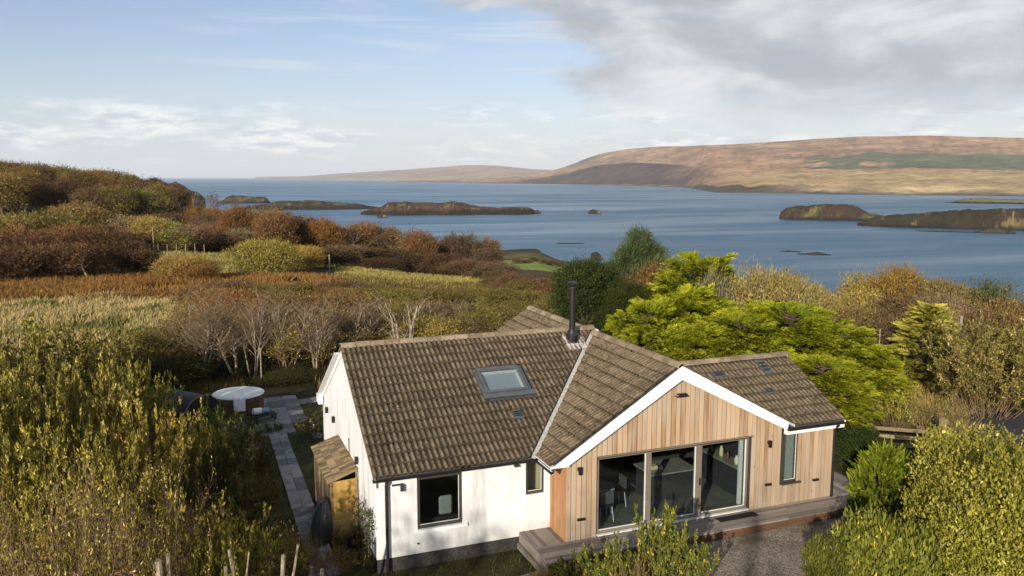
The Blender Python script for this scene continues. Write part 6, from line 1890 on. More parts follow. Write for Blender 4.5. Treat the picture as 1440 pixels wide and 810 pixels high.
branchy = bare_tree(61, 2.6, 'leafless_shrub', 'bark_twig', 'bark_twig', [(9, 0.9, 0.6, 6, 0.16, 0.01), (5, 0.8, 0.55, 4, 0.18, 0.02), (4, 0.7, 0.55, 2, 0.18, 0.02)], 0.035, 0.55, 5, ('leaf_willow', 3, 0.09, 0.045, 0.4), 0.006)
for k, (u, v, d, wd, lab) in enumerate(((70, 650, 16.6, 3.4, 'leafless shrub with bent grey-brown branches near the picture corner'), (140, 690, 15.6, 2.8, 'leafless tangle of arching branches above the sawn trunks'), (250, 640, 20.5, 2.6, 'leafless twig shrub under the pinkish stemmed willow'), (30, 760, 14.2, 2.6, 'leafless low tangle in the bottom corner'), (350, 735, 18.6, 1.8, 'leafless thin shrub by the near end of the path'))):
    put(branchy, u, v, d, lab, 'shrub', (1, 1, .9), 'leafless shrubs in the thicket', wd)


def stump(u, vtop, d, r, label, lean=0.0, fork=None):
    x, y = site(u, d); g = ground_z(x, y); h = z_at(vtop, d, u) - g
    t = thing('cut_tree_stump', label, 'tree stump', (x, y, g - 0.05), 0, 'pale sawn trunks at the bottom of the garden')
    b = MB()
    pts = [(lean * h * f + 0.03 * math.sin(f * 5 + u), 0.02 * math.sin(f * 7 + d), h * f) for f in np.linspace(0, 1, 6)]
    b.tube(pts, r * 1.15, 9, True, r * 0.9); b.build('trunk', 'bark_pale', t, smooth=False)
    b = MB(); b.lathe([(r * 0.8, 0.0), (r * 0.78, 0.012)], (pts[-1][0], pts[-1][1], pts[-1][2] + 0.001), 9); b.build('sawn_face', 'post_wood', t)
    if fork:
        b = MB(); q = pts[2]; b.tube([q, (q[0] + fork * 0.25, q[1], q[2] + 0.25 * h), (q[0] + fork * 0.5, q[1] + 0.05, q[2] + 0.55 * h)], r * 0.7, 8, True, r * 0.4); b.build('branch', 'bark_pale', t)
    return t


stump(192, 790, 14.9, 0.065, 'thick sawn trunk with a pale top by the bottom edge')
stump(222, 778, 15.2, 0.045, 'pale trunk carrying the large leaved shrub', -0.05, -0.6)
stump(318, 770, 15.9, 0.040, 'forked pale trunk beside the yellow leaved shrub', -0.08, 0.5)
stump(292, 798, 15.4, 0.036, 'short pointed stump along the bottom edge')
stump(368, 770, 16.4, 0.028, 'thin leaning sawn stem before the path', 0.18)
stump(379, 780, 16.6, 0.048, 'upright sawn trunk with a round pale top before the path')
stump(422, 797, 18.5, 0.055, 'low sawn stump nearest the white gable')
stump(436, 800, 18.0, 0.050, 'low split stump next to the tarpaulin')
for k, (u, v, d, wd, c, lab) in enumerate(((482, 738, 21.5, 1.5, (.55, .7, .4), 'mossy green heather bush at the gable corner'), (452, 775, 20, 1.5, (.95, .6, .5), 'reddish heather bush in front of the tarpaulin'), (505, 770, 20.3, 1.1, (.8, .75, .5), 'straw coloured heather bush before the downpipe'),
                                           (405, 748, 20.5, 1.3, (.85, .6, .45), 'brown heather tuft at the near end of the path'))):
    put(heather[0], u, v, d, lab, 'heather', c, 'heather bushes by the gable', wd)
# rose bush with pale blooms by the gable and a climber on the wall
t = put(broad[1], 432, 583, 31.0, 'sparse rose bush with white and pink blooms beside the white gable', 'rose bush', (.35, .4, .25), None, 1.9, None, 'rose_bush')
fl = MB()
for k in range(34):
    a = random.uniform(0, 6.28); r_ = random.uniform(0.1, 0.75); z = random.uniform(0.5, 2.0); s = random.uniform(0.04, 0.07)
    c = Vector((r_ * math.cos(a), r_ * math.sin(a), z))
    V = [c + Vector(q) * s for q in IV.tolist()]; fl.add(V, IF.tolist())
fl.build('blossom', 'ceramic', t)
t = thing('wall_climber', 'thin climbing plant trained up the white gable corner', 'climber', (-0.12, 1.35, -0.45))
S0, S1, LPs = [], [], []
for k in range(8):
    p = np.array([random.uniform(-.06, 0.04), random.uniform(-.25, .35), 0.0]); d = np.array([0.0, random.uniform(-.12, .12), 1.0])
    for j in range(9):
        d = unit(d + RNG.normal(0, .14, 3) * np.array([.15, 1, 1])); q = p + d * random.uniform(.15, .2); q[0] = min(max(q[0], -0.12), 0.08); S0.append(p); S1.append(q); p = q
        if j > 2: LPs += [q + RNG.normal(0, .05, 3) for _ in range(4 if j < 6 else 9)]
V, F = tube_geo(S0, S1, np.full(len(S0), .007), np.full(len(S0), .006), 4); link('stems', mesh_np('climber_stems', V, [F], ['bark_brown']), t)
LPs = np.array(LPs); V, F = leaf_geo(LPs, rnd_dir(RNG, len(LPs), .3), rnd_dir(RNG, len(LPs), .5), np.full(len(LPs), .085), np.full(len(LPs), .05)); link('foliage', mesh_np('climber_foliage', V, [F], ['leaf_laurel'], tint=np.repeat(RNG.uniform(0, .6, len(LPs)), 4)), t)

# ---- in front of the house
for k, (u, v, d, wd, c, lab) in enumerate(((936, 693, 18.0, 1.35, (1.9, 1.75, 1.2), 'tall green shrub with an upright tip in front of the glass door'), (985, 735, 18.2, 1.3, (1.9, 1.75, 1.2), 'rounded green shrub at the gravel edge before the last door pane'),
                                           (842, 758, 18.4, 1.15, (1.9, 1.75, 1.2), 'green shrub before the deck under the western door pane'), (880, 748, 18.0, 1.0, (1.9, 1.75, 1.2), 'yellowish green shrub between the two tall ones at the deck'),
                                           (800, 778, 18.2, 0.9, (.8, .8, .6), 'low scrubby shrub at the deck corner'))):
    put(fore[k % 2], u, v, d, lab, 'shrub', c, 'evergreen shrubs along the deck', wd)
for k, (u, v, d, wd, c, lab) in enumerate(((905, 790, 17.2, 1.3, (.75, .6, .5), 'dry brown heather under the tall shrub by the deck'),
                                           (770, 797, 18.2, 1.1, (.85, .7, .4), 'straw coloured tuft beside the edging log'))):
    put(heather[0], u, v, d, lab, 'heather', c, 'heather along the deck', wd)
# ---- east garden
for k, (u, v, d, wd, c, lab) in enumerate(((1412, 602, 22.5, 3.1, (1, 1, 1), 'largest variegated shrub with yellow margined leaves by the road'), (1362, 668, 21, 2.3, (1, 1, .95), 'variegated yellow-green shrub bordering the juniper'),
                                           (1462, 640, 19.5, 3.2, (1, 1, 1), 'variegated yellow-green shrub cut by the picture edge'), (1396, 728, 18.6, 2.5, (.95, 1, .9), 'variegated yellow-green shrub at the bottom edge'))):
    put(varieg[k % 2], u, v, d, lab, 'shrub', c, 'variegated shrubs east of the drive', wd)
for k, (u, v, d, wd, c, lab) in enumerate(((1238, 738, 18.8, 1.6, (2.5, 2.15, 1.4), 'shrub with long upright green leaves under the sapling'), (1300, 752, 18.3, 1.7, (2.5, 2.1, 1.3), 'long leaved green shrub below the variegated one'), (1188, 772, 18.2, 0.95, (1.6, 1.35, 1.0), 'long leaved shrub spilling onto the gravel drive'))):
    put(longleaf[0], u, v, d, lab, 'shrub', c, 'long leaved shrubs beside the drive', wd)
put(juni, 1266, 636, 24.5, 'bright green feathery juniper with upright plumes in front of the fence', 'juniper', (0.66, 0.74, 1.0), None, 1.5)
x, y = site(1210, 20.5)
t = thing('sapling', 'thin sapling with a tuft of yellow leaves beside the deck end', 'sapling', (x, y, ground_z(x, y)))
b = MB(); b.tube([(0, 0, 0), (0.02, 0, 0.5), (0, 0.01, 1.05)], 0.014, 6, True, 0.008); b.build('stem', 'post_wood', t)
LPs = np.array([0, 0, 0.95]) + RNG.normal(0, .12, (110, 3)) * np.array([1, 1, 1.4]); V, F = leaf_geo(LPs, rnd_dir(RNG, 110, .6), rnd_dir(RNG, 110, .5), np.full(110, .11), np.full(110, .05)); link('foliage', mesh_np('sapling_foliage', V, [F], ['leaf_variegated'], tint=np.repeat(RNG.uniform(.3, 1, 110), 4)), t)
put(hedge, 1222, 604, 30.0, 'dark clipped hedge block beside the east end of the deck', 'hedge', (.7, .75, .7), None, 2.4, 0.3)
put(hedge, 1196, 612, 32.5, 'smaller rounded hedge close to the house corner', 'hedge', (.9, 1.0, .8), None, 1.8, 1.0)
for k, (u, v, d, wd, c, lab) in enumerate(((1225, 555, 35, 3.2, (.75, .85, .7), 'leafy green shrub behind the hedge block'), (1275, 552, 34.5, 2.6, (1.0, 1.0, .85), 'yellowish shrub behind the fence rails'), (1330, 548, 34.5, 3.0, (1.05, 1.0, .9), 'pale leaved shrub with many bare stems behind the fence post'), (1372, 566, 33, 2.4, (1.0, .9, .8), 'stemmy shrub between the fence and the road'))):
    put(sparse[k % 2] if k > 1 else willow[k], u, v, d, lab, 'shrub', c, 'shrubs behind the timber fence', wd)
put(greyw, 1405, 443, 39, 'big grey-green willow with pale fanned stems beside the road', 'willow', (.75, .72, .8), None, 7.0)
put(greyw, 1460, 455, 43, 'grey-green willow at the picture edge behind the fanned one', 'willow', (.75, .75, .75), None, 5.5)
put(larch, 1315, 432, 45, 'small golden green larch standing alone by the strainer post', 'larch', (1.45, 1.45, 1.1), None, 4.4)
# the golden cypresses
for k, (u, v, d, wd, lab) in enumerate(((915, 428, 38, 4.2, 'golden cypress lobe touching the wing ridge'), (968, 408, 41, 5.2, 'golden cypress behind the white barge apex'), (1045, 446, 37, 5.4, 'golden cypress over the east roof ridge'),
                                        (1120, 430, 38.5, 5.8, 'broad golden cypress past the end of the east roof'), (1195, 462, 38, 4.6, 'golden cypress branch end beside the meadow'), (1168, 505, 34, 4.2, 'low golden cypress skirt behind the eaves corner'),
                                        (985, 362, 48, 6.6, 'tall golden cypress crowning the group against the loch'), (985, 462, 36, 4.4, 'golden cypress filling the gap between barge apex and ridge'), (1090, 500, 35, 4.6, 'low golden cypress behind the east roof'), (925, 462, 36, 3.6, 'golden cypress just beyond the wing ridge tiles'), (1090, 458, 40, 5.4, 'golden cypress in the heart of the group'), (1010, 422, 43, 5.0, 'golden cypress under the tall one'), (1222, 492, 38.5, 3.6, 'outermost golden cypress branch over the meadow'))):
    put(cyp[k % 2], u, v, d, lab, 'cypress', vary((1, 1, 1), 0.08), 'golden cypresses behind the house', wd * 1.12)
put(yew, 828, 366, 49, 'dark round yew tree behind the black flue', 'yew', (1, 1, 1), None, 5.6)
put(pine, 900, 318, 60, 'blue-green pine standing against the loch', 'pine', (1, 1, 1), None, 5.2)
put(yew, 876, 398, 47, 'dark evergreen behind the golden cypress', 'yew', (.9, .85, .7), None, 3.4)
# cut back conifer with stumps of branches
for k, (u, v, d, wd, lab) in enumerate(((1005, 388, 45, 3.2, 'grey-green cut back bush below the tall cypress'), (1065, 376, 46, 4.2, 'straw green cut back conifer with pale sawn limbs'), (1120, 392, 45, 3.4, 'straw green bush beside the cut back conifer'))):
    put(shrubm[k % 3], u, v, d, lab, 'shrub', [(0.26, 0.24, 0.14), (0.36, 0.30, 0.11), (0.34, 0.28, 0.10)][k], 'cut back conifers', wd)
    put(lopped, u + 12, v + 14, d - 1.8, ['pale sawn limbs sticking out of the grey-green cut back bush', 'pale sawn limbs sticking out of the straw green conifer', 'pale bare limbs beside the straw green bush'][k], 'dead limbs', (1, 1, 1), 'cut back conifers', wd * 0.8)

# ---- bare trees and dark scrub beyond the tub
for k, (u, v, d, wd, lab) in enumerate(((272, 394, 42.5, 4.2, 'pale bare birch standing beyond the barrel hut'), (325, 420, 42, 3.6, 'pale bare birch right beyond the hot tub'), (305, 432, 46, 3.4, 'thin bare birch between the two pale ones'), (412, 425, 44, 4.4, 'bare birch beyond the slim metal pole'), (462, 432, 45, 4.2, 'bare birch behind the main ridge end'))):
    put(birch[k % 2], u, v, d, lab, 'birch', (1, 1, 1), 'bare birches beyond the hot tub', wd)
for k, (u, v, d, wd) in enumerate(((365, 428, 47, 5), (388, 445, 43, 4.4), (435, 430, 47, 5), (452, 452, 43, 4), (490, 425, 50, 5.4), (525, 430, 50, 5), (350, 410, 54, 5), (420, 405, 56, 5), (300, 425, 52, 5), (470, 408, 57, 5.5), (560, 425, 52, 5), (600, 432, 52, 5))):
    put(brush[k % 3], u, v, d, 'brown bare twigged thicket shrub between the tub and the grass field', 'thicket', (1, .9, .8), 'brown thicket beyond the tub', wd)
for k in range(20):
    u = 262 + 250 * (k + random.uniform(.1, .9)) / 20; far = k % 2
    put(shrubm[k % 3] if k % 3 else brush[k % 3], u, random.uniform(392, 404) if far else random.uniform(405, 424), random.uniform(68, 80) if far else random.uniform(52, 64), 'russet scrub bush in front of the bracken', 'bush', vary(((0.27, 0.15, 0.06), BROWN, (0.24, 0.17, 0.07), OLIVE)[k % 4]) if k % 3 else (1, .85, .7), 'russet scrub in front of the bracken', random.uniform(4.5, 6.5))
slim = [bare_tree(s, 5.5, 'bare_tree', 'bark_pale', 'bark_twig', [(16, 0.6, 0.5, 6, 0.08, 0.04), (7, 0.6, 0.5, 4, 0.12, 0.06), (7, 0.6, 0.55, 2, 0.15, 0.04)], 0.055, 0.22, 3, None, 0.007) for s in (63, 64)]
for k, (u, v, d, wd) in enumerate(((292, 402, 43, 3.4), (348, 408, 42, 3.6), (372, 396, 46, 4.0), (398, 404, 42.5, 3.6), (440, 412, 42, 3.4), (474, 406, 46, 4.0), (508, 404, 47, 4.2), (545, 410, 48, 4.0), (600, 408, 50, 4.2), (640, 414, 52, 4.0), (255, 412, 45, 3.4))):
    put(slim[k % 2], u, v, d, 'tall thin leafless tree, %s from the barrel hut in the row beyond the tub' % ('second', 'fourth', 'fifth', 'sixth', 'seventh', 'eighth', 'ninth', 'tenth', 'eleventh', 'twelfth', 'first')[k], 'tree', (1, 1, 1), 'leafless trees beyond the tub', wd)
put(lopped, 568, 418, 44, 'cluster of cut pale birch stems rising behind the main ridge', 'birch stems', (1, 1, 1), None, 4.2)
for k, (u, v, d, wd, c) in enumerate(((232, 500, 41, 4.4, DKGRN), (300, 505, 43, 3.8, DKGRN), (345, 492, 44.5, 4.2, DKGRN), (385, 482, 45, 4.4, (0.055, 0.065, 0.025)), (425, 486, 46, 4.2, DKGRN), (462, 480, 44.5, 3.6, (0.07, 0.065, 0.03)), (195, 472, 44, 4.8, (0.13, 0.11, 0.035)), (240, 455, 47, 5.0, (0.14, 0.11, 0.04)), (385, 524, 40.5, 3.0, DKGRN), (425, 520, 41, 3.2, DKGRN), (455, 515, 42, 3.0, DKGRN), (400, 505, 43, 3.4, (0.06, 0.06, 0.03)), (300, 462, 49, 4.6, (0.13, 0.10, 0.04)))):
    put(shrubm[k % 3], u, v, d, 'dark leafy shrub in the shaded belt beyond the hot tub', 'shrub', vary(c), 'dark shrub belt beyond the tub', wd)
# ---- scrub behind the house, from the ridge to the field
for (u0, u1, v0, v1, d0, d1, n, cols, wd) in ((480, 770, 446, 462, 46, 51, 13, (OLIVE, BROWN, OLIVE, YELL), 4.6), (470, 790, 424, 440, 52, 60, 16, (OLIVE, OLIVE, BROWN, (0.24, 0.20, 0.055), (0.13, 0.145, 0.04)), 5.0),
                                               (480, 800, 405, 420, 62, 76, 16, ((0.25, 0.205, 0.06), OLIVE, BROWN, (0.18, 0.17, 0.05)), 5.6), (690, 800, 388, 402, 80, 92, 8, (BROWN, OLIVE, RUST), 6.0)):
    ROW = {46: 'roof side', 52: 'second', 62: 'third', 80: 'field side'}[d0]
    for k in range(n):
        u = u0 + (u1 - u0) * (k + random.uniform(.1, .9)) / n
        put(shrubm[k % 3], u, random.uniform(v0, v1), random.uniform(d0, d1), 'leafy scrub bush in the belt between the house and the far field', 'bush', vary(random.choice(cols)), 'scrub bushes behind the house', wd * random.uniform(.8, 1.2))
# ---- scrub east of the cypresses against the loch
for k, (u, v, d, wd, c, lab) in enumerate(((1165, 392, 66, 5, PURP, 0), (1215, 384, 64, 4.4, YELL, 0), (1255, 380, 62, 4.6, (0.33, 0.22, 0.06), 0), (1300, 398, 62, 5, RUST, 0), (1185, 405, 58, 4.4, GREYB, 0), (1340, 400, 60, 4.6, (0.28, 0.22, 0.08), 0), (1150, 412, 52, 4.2, (0.30, 0.25, 0.09), 0), (1400, 396, 60, 5, (0.13, 0.14, 0.04), 0), (1440, 402, 58, 5, BROWN, 0),
                                           (1230, 410, 54, 4.4, YELL, 0), (1270, 412, 53, 4.2, BROWN, 0), (1325, 416, 54, 4.4, GREYB, 0), (1375, 412, 54, 4.4, (0.12, 0.125, 0.04), 0), (1425, 422, 50, 4.4, (0.25, 0.17, 0.07), 0), (1195, 432, 48, 3.6, (0.24, 0.19, 0.08), 0), (1245, 440, 48.5, 3.2, BROWN, 0), (1290, 436, 50, 3.4, (0.21, 0.15, 0.06), 0), (1350, 436, 49, 3.6, GREYB, 0), (1385, 440, 48, 3.4, BROWN, 0),
                                           (925, 368, 56, 4.4, (0.24, 0.15, 0.06), 0), (960, 362, 58, 4, GREYB, 0), (1075, 385, 58, 5, GREYB, 0), (1120, 388, 60, 5, (0.30, 0.24, 0.09), 0), (870, 388, 56, 4.6, BROWN, 0), (805, 400, 58, 4.6, OLIVE, 0), (780, 415, 52, 4, OLIVE, 0), (1500, 400, 60, 6, OLIVE, 0), (1520, 430, 48, 5, BROWN, 0))):
    put(shrubm[k % 3] if k % 4 else brush[k % 3], u, v, d, 'autumn coloured scrub bush on the slope above the loch', 'bush', vary(c, .1) if k % 4 else (1, .9, .8), 'scrub bushes above the loch', wd)

# ---- the woods
put(dome, 372, 340, 100, 'big round yellow-green willow mound at the edge of the bracken', 'willow', (0.31, 0.27, 0.07), None, 9.4)
put(dome, 425, 347, 112, 'pale yellow bush beside the big round willow mound', 'bush', (0.42, 0.30, 0.075), None, 6.5)
put(dome, 255, 362, 92, 'low dome of yellow scrub in the grassy clearing', 'bush', (0.34, 0.25, 0.075), None, 7.0)
put(dome, 270, 372, 90, 'rusty scrub at the foot of the grassy clearing', 'bush', (0.28, 0.16, 0.05), None, 5.0)
WOOD = 'trees of the wood between the clearing and the loch'
def wood_tree(u, v, d, c, wd, kind=None, group=WOOD, label='rust brown autumn tree in the wood above the loch'):
    put(kind or random.choice(crown), u, v, d, label, 'tree', vary(c), group, wd)


# dark stand at the picture edge, above the bracken
for k, (u, v, d, wd, c) in enumerate(((-25, 330, 98, 8, DKRUST), (20, 322, 104, 8, RUST), (55, 330, 98, 7.5, DKRUST), (95, 318, 104, 8, RUST), (130, 325, 100, 8, DKRUST), (150, 322, 103, 8, RUST), (172, 338, 98, 7, DKRUST), (75, 345, 95, 6.5, BROWN), (115, 342, 94, 6, DKRUST), (30, 345, 94, 6.5, BROWN), (-5, 350, 93, 6, DKRUST), (-90, 326, 100, 8, RUST), (-150, 322, 104, 8, DKRUST), (-210, 330, 98, 8, BROWN), (-280, 325, 100, 8, DKRUST), (-120, 312, 120, 10, OLIVE), (-240, 308, 122, 10, RUST), (-350, 320, 105, 9, DKRUST), (200, 352, 100, 5, DKGRN))):
    wood_tree(u, v, d, c, wd, None, 'dark stand of trees above the bracken', 'dark rust tree in the stand above the bracken')
put(thin[0], 122, 340, 93, 'pale limbed bare tree in front of the dark stand', 'tree', RUST, None, 5)
# middle belt round the clearing
for k, (u, v, d, wd, c) in enumerate(((55, 298, 122, 11, OLIVE), (15, 305, 118, 10, (0.23, 0.17, 0.06)), (88, 306, 122, 7.5, (0.30, 0.26, 0.045)), (108, 287, 140, 12, (0.24, 0.17, 0.065)), (168, 305, 138, 10, GREYB), (190, 308, 135, 8, (0.30, 0.21, 0.10)), (212, 306, 132, 7, YELL), (240, 312, 131, 7, (0.29, 0.27, 0.07)), (258, 318, 131, 6, GREYB), (275, 322, 133, 7, BROWN), (296, 326, 136, 7, DKRUST), (318, 330, 136, 7, BROWN), (342, 322, 140, 7.5, GREYB), (225, 300, 145, 9, BROWN), (150, 318, 128, 6, DKRUST))):
    wood_tree(u, v, d, c, wd, None, 'trees round the grassy clearing', 'autumn tree in the belt round the grassy clearing')
# strip of rusty wood running down to the shore
tops_u = [240, 290, 340, 400, 440, 480, 520, 560, 600, 640, 690, 715]; tops_v = [290, 291, 303, 318, 323, 322, 330, 337, 342, 346, 352, 372]
n_wood = 0
for row, (d0, dv, n) in enumerate(((225, 0, 22), (200, 8, 22), (178, 16, 24), (158, 25, 24), (142, 35, 22))):
    ROW = ('loch side', 'second', 'third', 'fourth', 'field side')[row]
    for k in range(n):
        u = 268 + (690 - 268) * (k + random.uniform(.1, .9)) / n
        d = d0 * random.uniform(.95, 1.05); v = np.interp(u, tops_u, tops_v) + dv * (0.75 if u < 420 else 1.0) + random.uniform(-3, 4)
        g = ground_z(*site(u, d)); hgt = z_at(v, d, u) - g
        if hgt < 2.5 or hgt > 13: v = None
        c = random.choice((RUST, RUST, DKRUST, BROWN, RUST, PURP, (0.27, 0.15, 0.05)) if u < 470 else (DKRUST, BROWN, PURP, RUST, (0.17, 0.10, 0.045)))
        x, y = site(u, d)
        kind = random.choice(crown) if random.random() > 0.08 else thin[k % 2]
        place(kind, x, y, hgt if v is not None else random.uniform(5, 7.5), 'rust brown autumn tree in the wood above the loch', 'tree', vary(c, .2), WOOD, random.uniform(5.4, 8.6) * (0.9 if kind in thin else 1))
        n_wood += 1
for k, (u, v, d, wd, c) in enumerate(((620, 356, 128, 9, DKRUST), (655, 366, 122, 8, BROWN), (692, 370, 118, 8, BROWN), (585, 352, 132, 8, DKRUST), (548, 350, 130, 8, PURP), (515, 348, 128, 8, DKRUST), (480, 345, 122, 8, BROWN), (455, 348, 118, 7, DKRUST), (705, 380, 112, 6, BROWN), (530, 362, 118, 6, DKRUST))):
    wood_tree(u, v, d, c, wd, None, 'front edge trees of the brown wood', 'dark brown tree at the field edge of the wood')
# hillside wood on the headland
sky_u = [-60, 0, 20, 60, 90, 130, 170, 200, 232, 250, 262]; sky_v = [238, 239, 237, 235, 243, 246, 249, 250, 253, 257, 272]
for row, (d0, dv, n) in enumerate(((400, 2, 19), (360, 9, 19), (320, 17, 19), (285, 25, 18), (250, 33, 18), (220, 42, 16), (192, 52, 14))):
    ROW = ('skyline', 'second', 'third', 'fourth', 'fifth', 'sixth', 'lowest')[row]
    for k in range(n + 7):
        u = -50 + (262 + 50) * (k + random.uniform(.1, .9)) / n if k < n else random.uniform(-420, -60)
        if row >= 4 and u > 240: continue
        d = d0 * random.uniform(.96, 1.04); x, y = site(u, d); g = ground_z(x, y)
        v = np.interp(u, sky_u, sky_v) + dv + random.uniform(-2.5, 3); hgt = z_at(v, d, u) - g
        if not 2.5 < hgt < 12: hgt = random.uniform(4.5, 8)
        c = random.choice((RUST, DKRUST, PURP, BROWN, DKRUST, (0.10, 0.085, 0.04)) if row < 3 else (RUST, RUST, DKRUST, BROWN, (0.24, 0.16, 0.06), OLIVE))
        place(random.choice(crown), x, y, hgt, 'autumn brown tree in the wood that covers the headland', 'tree', vary(c, .2), 'trees of the headland wood', random.uniform(7, 11.5))
for k, (u, v) in enumerate(((12, 234), (62, 233.5), (103, 242), (137, 245.5), (166, 245.5), (190, 247.5), (219, 250))):
    put(crown[k % 4], u, v, 408, 'dark evergreen on the skyline of the headland', 'tree', (0.035, 0.042, 0.022), 'dark skyline trees of the headland', 9 if k != 1 else 16)
put(thin[1], 140, 268, 205, 'pale trunked bare tree beside the telegraph pole on the hillside', 'tree', RUST, None, 9)
put(thin[0], 298, 272, 240, 'grey bare tree rising above the rusty wood against the loch', 'tree', PURP, None, 9)
for k in range(7):
    u = 728 + k * 12; d = 312 + 6 * (k % 3); x, y = site(u, d)
    place(shrubm[k % 3], x, y, random.uniform(1.2, 2.4), 'brown bush along the green field above the shore', 'bush', vary(BROWN), 'bushes by the shore field', random.uniform(3, 6))

# every counted plant of a belt gets its own words: its colour, its row and its count along the belt
ORD = 'first second third fourth fifth sixth seventh eighth ninth tenth eleventh twelfth thirteenth fourteenth fifteenth sixteenth seventeenth eighteenth nineteenth twentieth'.split()
def tone(c):
    r_, g_, b_ = c
    if r_ > 0.6: return 'twiggy brown'
    if g_ > 0.95 * r_: return 'dark green'
    q = g_ / r_
    if q > 0.76: return 'yellow' if r_ > 0.28 else 'olive'
    if q < 0.62: return 'rust brown' if r_ > 0.165 else 'dark rust'
    return 'tawny' if r_ > 0.23 else 'brown'


BELTS = {'scrub bushes behind the house': ('bush', 'from the flue in the {row} row behind the house', 1), 'scrub bushes above the loch': ('bush', 'along from the flue in the scrub above the loch', 0),
         WOOD: ('tree', 'from the shore in the {row} row of the loch wood', 1), 'trees of the headland wood': ('tree', 'from the loch in the {row} row of the headland wood', 1),
         'dark stand of trees above the bracken': ('tree', 'from the clearing in the stand above the bracken', 1), 'trees round the grassy clearing': ('tree', 'from the loch in the belt round the grassy clearing', 1),
         'front edge trees of the brown wood': ('tree', 'from the shore at the field edge of the wood', 1), 'brown thicket beyond the tub': ('thicket shrub', 'from the house in the thicket beyond the tub', 1),
         'dark shrub belt beyond the tub': ('shrub', 'from the house in the shaded belt beyond the tub', 1), 'russet scrub in front of the bracken': ('scrub bush', 'from the flue in front of the bracken', 1),
         'dark skyline trees of the headland': ('evergreen', 'from the loch on the skyline of the headland', 1), 'bushes by the shore field': ('bush', 'from the wood by the green shore field', 0)}
for gname, (noun, where, rev) in BELTS.items():
    seen = {}
    for t, g_, row, c, x, y in sorted((q for q in REG if q[1] == gname), key=lambda q: (-1 if rev else 1) * float(cam_u(np.array(q[4]), np.array(q[5])))):
        key = (row if '{row}' in where else '', tone(c) if noun != 'thicket shrub' else 'brown twigged')
        seen[key] = seen.get(key, 0) + 1
        t['label'] = '%s %s %s %s' % (ORD[min(seen[key], 20) - 1], key[1], noun, where.replace('{row}', row))

# two far white cottages on the opposite shore
for u, v, d, lab in ((741, 252.5, 6350, 'tiny white cottage on the far shore where the hill meets the low land'), (1322, 262, 2600, 'tiny pale house on the slope below the far plantation')):
    x, y = site(u, d)
    t = thing('far_cottage', lab, 'house', (x, y, z_at(v, d, u) - 6), 0.5)
    k = d / 4000
    b = MB(); b.box(-9 * k, 9 * k, -4 * k, 4 * k, 0, 8 * k); b.build('wall', 'white_harl', t)
    b = MB(); b.prism([(-4.6 * k, 8 * k), (4.6 * k, 8 * k), (0, 12 * k)], -9.4 * k, 9.4 * k, 'x'); b.build('roof', 'zinc_dark', t)

# ------------------------------------------------------------------ grasses and bracken (uncounted)
def blades(name, n, ufun, dfun, h, wd, nb, mat_, color, seed, keep=None, lean=0.5, tint_mu=0.5):
    rng = np.random.default_rng(seed)
    u = rng.uniform(ufun[0], ufun[1], n); d = np.sqrt(rng.uniform(dfun[0] ** 2, dfun[1] ** 2, n))
    x, y = far_xy(u, d)
    k = np.ones(n, bool) if keep is None else keep(x, y, u, d)
    x, y = x[k], y[k]; n = len(x)
    z = ground_z(x, y)
    hh = h * rng.uniform(0.6, 1.25, n) * (1 + 0.25 * vnoise(x / 3, y / 3, seed, 2))
    P = np.repeat(np.stack([x, y, z - 0.03], -1), nb, 0) + rng.normal(0, 0.10 + 0.12 * h, (n * nb, 3)) * np.array([1, 1, 0])
    A_ = unit(rnd_dir(rng, n * nb) * lean * np.array([1, 1, 0.2]) + np.array([0.25, 0.1, 1.0]))
    L = np.repeat(hh, nb) * rng.uniform(0.7, 1.2, n * nb)
    V, F = leaf_geo(P, A_, rnd_dir(rng, n * nb), L, np.full(n * nb, wd) * rng.uniform(.7, 1.3, n * nb), 0.35, 0.2)
    T = np.clip(np.repeat(rng.normal(tint_mu, .16, n) + 0.3 * vnoise(x / 4, y / 4, seed + 1, 3), nb) + rng.normal(0, .12, n * nb), 0, 1)
    o = link(name, mesh_np(name, V, [F], [mat_], tint=np.repeat(T, 4)), kind='stuff')
    o.color = (*color, 1)
    return o


tag(blades('pale_grass', 19000, (-330, 268), (45, 79), 0.55, 0.10, 4, 'grass_blade', (0.47, 0.39, 0.20), 201, lambda x, y, u, d: vnoise(x / 5, y / 5, 31, 3) < 0.35), 'pale rough grass of the field beyond the thicket', 'grass')
tag(blades('green_grass', 4000, (-60, 265), (45, 78), 0.45, 0.10, 4, 'grass_blade', (0.20, 0.20, 0.07), 202, lambda x, y, u, d: vnoise(x / 5, y / 5, 31, 3) > 0.1), 'greener tussocks in the pale grass field', 'grass')
tag(blades('bracken', 16000, (-330, 470), (76, 97), 0.80, 0.15, 5, 'grass_blade', (0.29, 0.165, 0.062), 203, lambda x, y, u, d: (d < 97 - np.clip((u - 430) / 5, 0, 20)) & (vnoise(x / 6, y / 6, 77, 3) > -0.35) & (d > 77 + 3 * vnoise(x / 4, y / 4, 78, 2)), 0.9), 'band of rust orange bracken below the trees', 'bracken')
tag(blades('clearing_grass', 5000, (168, 330), (93, 130), 0.4, 0.12, 4, 'grass_blade', (0.36, 0.31, 0.13), 204), 'straw and green grass of the clearing', 'grass')
tag(blades('field_grass', 6000, (470, 715), (86, 128), 0.45, 0.12, 4, 'grass_blade', (0.38, 0.33, 0.12), 205), 'pale grass strip in front of the brown wood', 'grass')
tag(blades('meadow_grass', 6000, (1190, 1440), (36, 60), 0.38, 0.07, 4, 'grass_blade', (0.33, 0.26, 0.10), 206, lambda x, y, u, d: ~((x > 22) & (y < 7.5))), 'dry meadow grass round the small larch', 'grass')
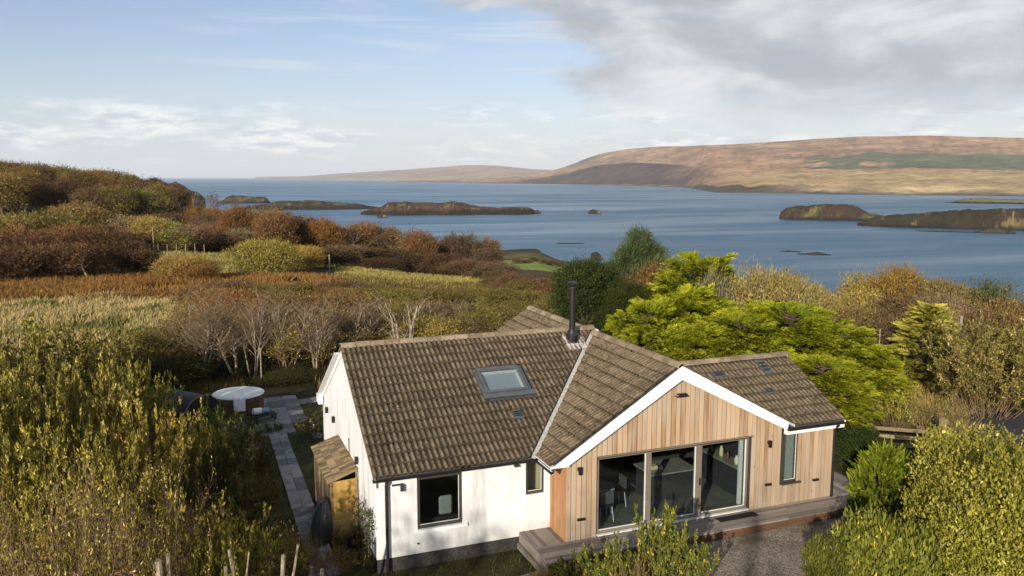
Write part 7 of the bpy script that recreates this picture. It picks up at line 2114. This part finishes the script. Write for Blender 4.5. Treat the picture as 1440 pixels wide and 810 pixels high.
def lawn_keep(x, y, u, d):
    inhouse = (x > -0.9) & (x < 15.0) & (y > -0.95) & (y < 10.4)
    inpath = (np.abs(x + 1.2) < 0.36) & (y < 13.5)
    terr = (x > -3.7) & (x < 0.2) & (y > 13.3) & (y < 18.8)
    drive = (y < -0.6) & (x > 2.4)
    road = (x > 22) & (y < 7)
    return ~(inhouse | inpath | terr | drive | road) | ((x > 0.05) & (x < 3.7) & (y < 0.9) & (y > -0.9))


tag(blades('lawn_grass', 17000, (-60, 1440), (12, 37), 0.14, 0.022, 3, 'grass_blade', (0.10, 0.105, 0.035), 207, lawn_keep), 'short dark grass of the garden round the house', 'grass')
tag(blades('undergrowth', 5200, (-80, 420), (13, 46), 0.45, 0.06, 5, 'grass_blade', (0.13, 0.10, 0.04), 208, lambda x, y, u, d: lawn_keep(x, y, u, d) & (x < -1.9)), 'brown undergrowth beneath the willow thicket', 'undergrowth')
tag(blades('scrub_undergrowth', 9000, (440, 1440), (34, 95), 0.7, 0.09, 4, 'grass_blade', (0.16, 0.12, 0.05), 209, lambda x, y, u, d: lawn_keep(x, y, u, d) & ~((x > -4) & (x < 16) & (y < 12)) & ~((u > 1190) & (d < 60))), 'brown undergrowth beneath the scrub bushes', 'undergrowth')

# trees that stand out of the picture, south-west of the house, and throw the shade seen on its walls
for k, (kind, x, y, h, wd) in enumerate(((willow[0], -18.2, -20.6, 10.2, 4.2), (brush[1], -16.9, -21.8, 11.6, 5.0), (willow[1], -15.1, -22.6, 10.9, 3.0), (brush[2], -20.2, -19.8, 10.4, 5.0), (willow[2], -15.9, -19.0, 10.2, 3.6), (willow[1], -11.9, -25.4, 12.3, 2.8), (brush[0], -15.6, -21.2, 12.2, 5.4), (brush[0], -9.4, -27.6, 12.6, 3.2))):
    place(kind, x, y, h, ('leafy', 'wide bare', 'narrow leafy', 'broad bare', 'low leafy', 'slim leafy', 'pale barked', 'tallest bare')[k] + ' garden tree south of the house whose branches shade its walls', 'tree', (1, 1, 1), 'trees south of the house', wd)
for k, (u, d, h, wd) in enumerate(((-70, 26, 5.2, 4.5), (-130, 25, 5.4, 4.5), (-190, 23, 5.4, 4.6), (-60, 30, 4.8, 4.5), (-250, 22, 5.5, 5), (-120, 30, 5.0, 4.6))):
    x, y = site(u, d)
    place(willow[k % 3], x, y, h, 'tall willow bush, %s of those shading the hot tub terrace' % ('first', 'second', 'third', 'fourth', 'fifth', 'sixth')[k], 'bush', (1, 1, .9), G_W, wd)

# ------------------------------------------------------------------ haze over the whole place
m, t, out = mat('haze')
pv = t.n('ShaderNodeVolumePrincipled', i={'Color': (0.86, 0.92, 1.0, 1), 'Density': 0.000045})
t.link(pv.outputs[0], out.inputs['Volume'])
b = MB(); b.box(-34000, 34000, -34000, 34000, -45, 420)
b.build('haze', 'haze', kind='stuff')
